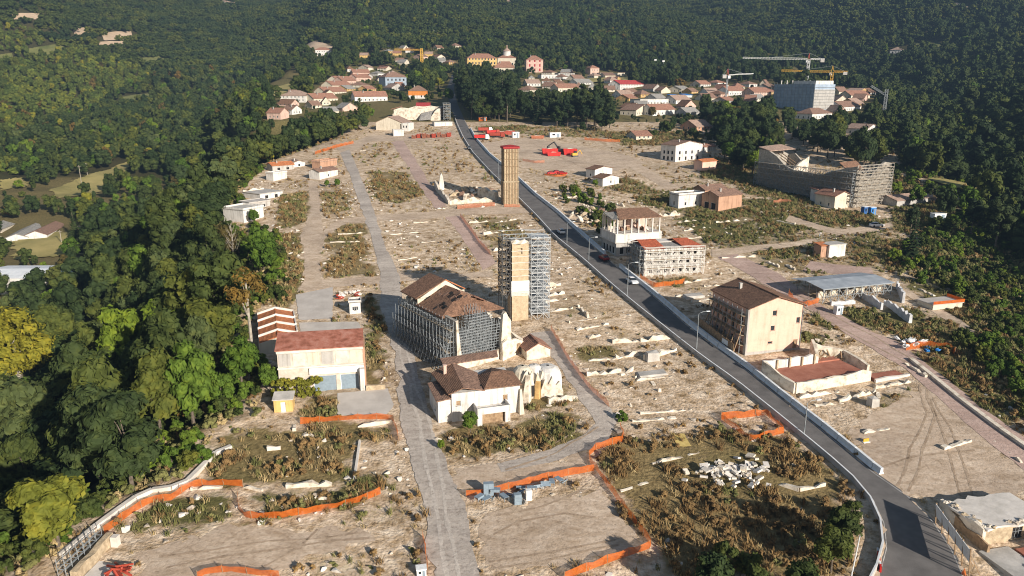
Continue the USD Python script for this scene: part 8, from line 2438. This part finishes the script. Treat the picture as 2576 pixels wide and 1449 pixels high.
for i, a in enumerate(cand):
    if a[4] in ('park', 'belt'):
        weight[i] *= 2.2
order = np.argsort(-weight)
N_ONE = 262
for i in order[:N_ONE]:
    a = cand[i]
    k = a[3].split('_')[0]
    lm = min(LANDMARK, key=lambda q: (q[0] - a[0]) ** 2 + (q[1] - a[1]) ** 2)[2]
    sz_ = 'tall' if a[2] > 1.12 else ('small' if a[2] < .92 else 'middle sized')
    copy_of(TREES[a[3]], 'tree', f'{sz_} {KIND[k]} {SHORT[a[4]]}, nearest to {lm}', 'tree', (a[0], a[1], gz[i] - .2), rgf.uniform(0, 6.28), f'{sz_} {KIND[k]}s {SHORT[a[4]]} near {lm}', (a[2] * rgf.uniform(.82, 1.2), a[2] * rgf.uniform(.82, 1.2), a[2] * rgf.uniform(.82, 1.3)))
# lighter crowns for the mass beyond
LOW = {}
for k, mt, rx, rz, zc, shp in [('olive', 'olive', 4.2, 4.2, 6.6, 'round'), ('dark', 'dark', 4.4, 4.8, 7.0, 'round'), ('bright', 'bright', 3.6, 4.0, 5.8, 'round'), ('yellow', 'yellow', 4, 3.8, 5.6, 'round'), ('brown', 'brown', 3.6, 3.8, 5.8, 'round'), ('sage', 'sage', 3.8, 4.4, 6.4, 'round'), ('poplar', 'olive', 2.6, 6.0, 7.6, 'tall'), ('pine', 'pine', 4.0, 5.5, 11, 'round'), ('spruce', 'pine', 3.4, 7, 7.5, 'cone'), ('shrub', 'olive', 1.8, 1.4, 1.2, 'round')]:
    LOW[k] = (crown(300 + len(LOW), rx, rz, zc, 16, 620, .55, shp, .86)[0], LEAF[mt])
lk = list(LOW)
SUN_PAINTED = {k: (LOW[k][0], LEAF[{'olive': 'sunlit_olive', 'dark': 'olive', 'bright': 'sunlit_bright', 'sage': 'sunlit_olive', 'poplar': 'sunlit_olive'}.get(k, k)] if k not in ('pine', 'spruce', 'shrub') else LOW[k][1]) for k in lk}  # brighter leaf copies, sunlight on the left hillside painted into the colour
rest = order[N_ONE:]
by = {}
for i in rest:
    by.setdefault({'slope': 'slope', 'valley': 'slope', 'rim': 'slope', 'lefthill': 'left', 'right': 'right', 'farhill': 'right'}.get(cand[i][4], 'town'), []).append(i)
for nm, lab in (('slope', 'mass of mixed green trees covering the lower slope and valley on the left'), ('left', 'mixed green woodland covering the left hillside'), ('right', 'dark green woodland covering the right hillside and behind the town'), ('town', 'trees massed between the houses of the far town')):
    I = by.get(nm, [])
    if I:
        instancer('/World/' + numbered('woodland'), [(SUN_PAINTED if nm == 'left' else LOW)[k] for k in lk], np.column_stack([cand_arr[I, :2], gz[I] - .3]), [lk.index(cand[i][3].split('_')[0]) for i in I], rgf.uniform(0, 6.28, len(I)), np.column_stack([cand_arr[I, 2] * rgf.uniform(.75, 1.25, len(I)), cand_arr[I, 2] * rgf.uniform(.75, 1.25, len(I)), cand_arr[I, 2] * rgf.uniform(.75, 1.4, len(I))]), lab, 'woodland')
# far forest: groups of crowns
GROVE = []
for k in range(4):
    m = MB()
    rg2 = np.random.default_rng(500 + k)
    for j in range(9):
        a = rg2.uniform(-11, 11, 2)
        c, _ = crown(600 + k * 10 + j, rg2.uniform(4, 5.6), rg2.uniform(4, 5.5), 5.5, 7, 110, 1.1, 'round', .95)
        v, f = c.arrays()
        m.add(v + [a[0], a[1], 0], f)
    GROVE.append((m, LEAF[('dark', 'olive', 'dark', 'olive')[k]]))
gm = MB()
x, y = jitter_grid(-2600, 2600, 1000, 2000, 15)
ok = (np.abs(x) < y * .74 + 40) & ~shapely.contains_xy(blocked_big, x, y)
x2, y2 = jitter_grid(-3300, 3300, 2000, 4200, 24)
ok2 = np.abs(x2) < y2 * .74 + 40
X = np.concatenate([x[ok], x2[ok2]])
Y = np.concatenate([y[ok], y2[ok2]])
x3, y3 = jitter_grid(-900, -60, 400, 1000, 15)
S = np.concatenate([rgf.uniform(.75, 1.15, ok.sum()), rgf.uniform(1.2, 1.7, ok2.sum())])
instancer('/World/' + numbered('woodland'), GROVE, np.column_stack([X, Y, ground_z(X, Y) - 1.0]), rgf.integers(0, 4, len(X)), rgf.uniform(0, 6.28, len(X)), np.column_stack([S] * 3), 'far bluish green woodland covering the distant mountains', 'woodland')

# ------------------------------------------------------------------ weeds, dry grass, loose stones
def tuft(seed, n, h, spread, w):
    rg = np.random.default_rng(seed)
    m = MB()
    a = rg.uniform(0, 6.28, n)
    r = rg.uniform(0, spread, n)
    b = np.column_stack([np.cos(a) * r, np.sin(a) * r, np.full(n, -.05)])
    lean = rg.normal(0, .35, (n, 2)) * h
    hh = h * rg.uniform(.5, 1.2, n)
    t = b + np.column_stack([lean, hh])
    s = np.column_stack([np.cos(a + 1.5), np.sin(a + 1.5), np.zeros(n)]) * w
    mid = (b + t) / 2 + np.column_stack([lean * -.12, hh * .1])
    v = np.stack([b - s, b + s, mid + s * .9, t, mid - s * .9], 1).reshape(-1, 3)
    k = np.arange(n)[:, None] * 5
    f = np.vstack([np.hstack([k, k + 1, k + 2]), np.hstack([k, k + 2, k + 4]), np.hstack([k + 4, k + 2, k + 3])])
    return m.add(v, f)


def bushlet(seed, r, n, leaf):
    m, _ = crown(seed, r, r * .75, r * .55, 7, n, leaf, 'round', .8)
    return m


road_u = shapely.union_all([p.buffer(.2) for p in ROADS])
shapely.prepare(road_u)
x, y = jitter_grid(-110, 190, 64, 300, .95)
keep = seen(x, y, .70)
x, y = x[keep], y[keep]
ox = np.clip(((x - (-125)) / .75).astype(int), 0, 10 ** 6)
ix = np.clip(np.searchsorted(gx, x), 0, len(gx) - 1)
iy = np.clip(np.searchsorted(gy, y), 0, len(gy) - 1)
a_, g_ = ga[iy, ix], gg[iy, ix]
tl, tr = side(x, y)
pr = np.clip(np.clip(a_ * 1.1 - .12, 0, 1) * np.where((g_ > .55) & (x > 20), 1.0, np.clip(.62 + 1.5 * _noise2(x, y, 1 / 3.5, 56), .15, 1)) + .03, 0, 1) * np.where(y > 200, .9, 1)
ok = (rgf.random(len(x)) < pr) & ~shapely.contains_xy(blocked, x, y) & ~shapely.contains_xy(road_u, x, y) & (tl < 9) & (tr < 60)
x, y, a_, g_ = x[ok], y[ok], a_[ok], g_[ok]
z = ground_z(x, y)
u = rgf.random(len(x))
green = u < g_ * .72
rust = ~green & (rgf.random(len(x)) < np.where((x > 8) & (y < 135), .75, .42))
dry = ~green & ~rust
xf, yf = jitter_grid(-110, 200, 300, 455, 1.9)
kf = seen(xf, yf, .66)
xf, yf = xf[kf], yf[kf]
jx, jy = np.clip(np.searchsorted(gx, xf), 0, len(gx) - 1), np.clip(np.searchsorted(gy, yf), 0, len(gy) - 1)
af, gf = ga[jy, jx], gg[jy, jx]
tl, tr = side(xf, yf)
kf = (rgf.random(len(xf)) < np.clip(af * 1.1 - .1, 0.02, 1)) & ~shapely.contains_xy(blocked, xf, yf) & ~shapely.contains_xy(road_u, xf, yf) & (tl < 6) & (tr < 20)
uf = rgf.random(kf.sum())
x, y, a_, z = np.concatenate([x, xf[kf]]), np.concatenate([y, yf[kf]]), np.concatenate([a_, af[kf] + .6]), np.concatenate([z, ground_z(xf[kf], yf[kf])])
green = np.concatenate([green, uf < gf[kf] * .72])
rust = np.concatenate([rust, (uf >= gf[kf] * .72) & (rgf.random(len(uf)) < .4)])
dry = ~green & ~rust
for nm, sel, pm, lab, s0, s1 in (('dry_grass', dry, [(tuft(1, 26, .75, .55, .035), STRAW), (tuft(2, 30, .55, .7, .04), STRAW)], 'dry yellow grass tufts on the cleared plots', .6, 1.35),
                                 ('dry_weeds', rust, [(tuft(3, 24, .9, .6, .05), RUST), (bushlet(4, .65, 120, .14), RUST)], 'brown withered weeds on the cleared plots', .6, 1.4),
                                 ('green_weeds', green, [(bushlet(5, .75, 140, .16), WEED), (tuft(6, 28, .8, .6, .05), WEED), (tuft(7, 30, .7, .75, .05), WEED)], 'green weeds and low brush on the plots and along the rim', .6, 1.35)):
    n = int(sel.sum())
    s = rgf.uniform(s0, s1, n) * np.clip(.62 + .5 * a_[sel], .5, 1.25)
    instancer('/World/' + nm, pm, np.column_stack([x[sel], y[sel], z[sel]]), rgf.integers(0, len(pm), n), rgf.uniform(0, 6.28, n), np.column_stack([s, s, s * rgf.uniform(.7, 1.2, n)]), lab, 'weeds' if 'weeds' in nm else 'grass')
    print(nm, n)
# scrub on the rim and the right slope
x, y = jitter_grid(-120, 260, 64, 330, 2.3)
tl, tr = side(x, y)
ok = seen(x, y, .72) & (((tl > .5) & (tl < 16)) | ((tr > 0) & (tr < 90) & (rgf.random(len(x)) < .85))) & ~shapely.contains_xy(blocked_big, x, y)
x, y = x[ok], y[ok]
n = len(x)
s = rgf.uniform(.5, 1.1, n)
instancer('/World/scrub', [TREES['shrub_a'], TREES['shrub_b'], (bushlet(8, 1.3, 260, .2), STRAW), (bushlet(9, 1.3, 260, .2), WEED)], np.column_stack([x, y, ground_z(x, y) - .1]), rgf.choice(4, n, p=[.22, .33, .20, .25]), rgf.uniform(0, 6.28, n), np.column_stack([s] * 3), 'scrubby bushes along the rim and on the overgrown right slope', 'scrub')
print('scrub', n)
# stones
ST = []
for k in range(3):
    rg2 = np.random.default_rng(70 + k)
    pts = rg2.normal(0, 1, (12, 3)) * [.5, .4, .3]
    ST.append((m3.Manifold.hull_points([tuple(map(float, p)) for p in pts]), (STONE, RUIN, CONC_LIGHT)[k]))
x, y = jitter_grid(-100, 170, 66, 300, 1.5)
tl, tr = side(x, y)
dens = np.clip(.10 + 1.5 * _noise2(x, y, 1 / 12., 55), .02, .8)
ok = seen(x, y, .70) & (tl < 0) & (tr < 5) & (rgf.random(len(x)) < dens) & ~shapely.contains_xy(road_u, x, y) & ~shapely.contains_xy(blocked, x, y)
x, y = x[ok], y[ok]
n = len(x)
s = np.minimum(rgf.gamma(2.0, .18, n) + .12, 1.0)
instancer('/World/rubble', ST, np.column_stack([x, y, ground_z(x, y) + .02]), rgf.integers(0, 3, n), rgf.uniform(0, 6.28, n), np.column_stack([s, s * rgf.uniform(.6, 1.2, n), s]), 'loose pale stones scattered over the cleared plots', 'rubble')
print('stones', n, 'cand', len(cand), 'groves', len(X))

# ------------------------------------------------------------------ the air
HAZE = usdkit.material(stage, '/World/Looks/haze', {'v': ('principled_volume', {'color': (0.42, 0.66, 1.0), 'density': 0.00011, 'anisotropy': 0.2})}, [], volume='v.volume')
zmin, zmax = float(ZZ.min()) - 1.0, float(ZZ.max()) + 60
hz = MB().box(-3700, 3700, -150, 4400, zmin, max(zmax, CAM_H + 5))
single('haze', hz, HAZE, kind='stuff')
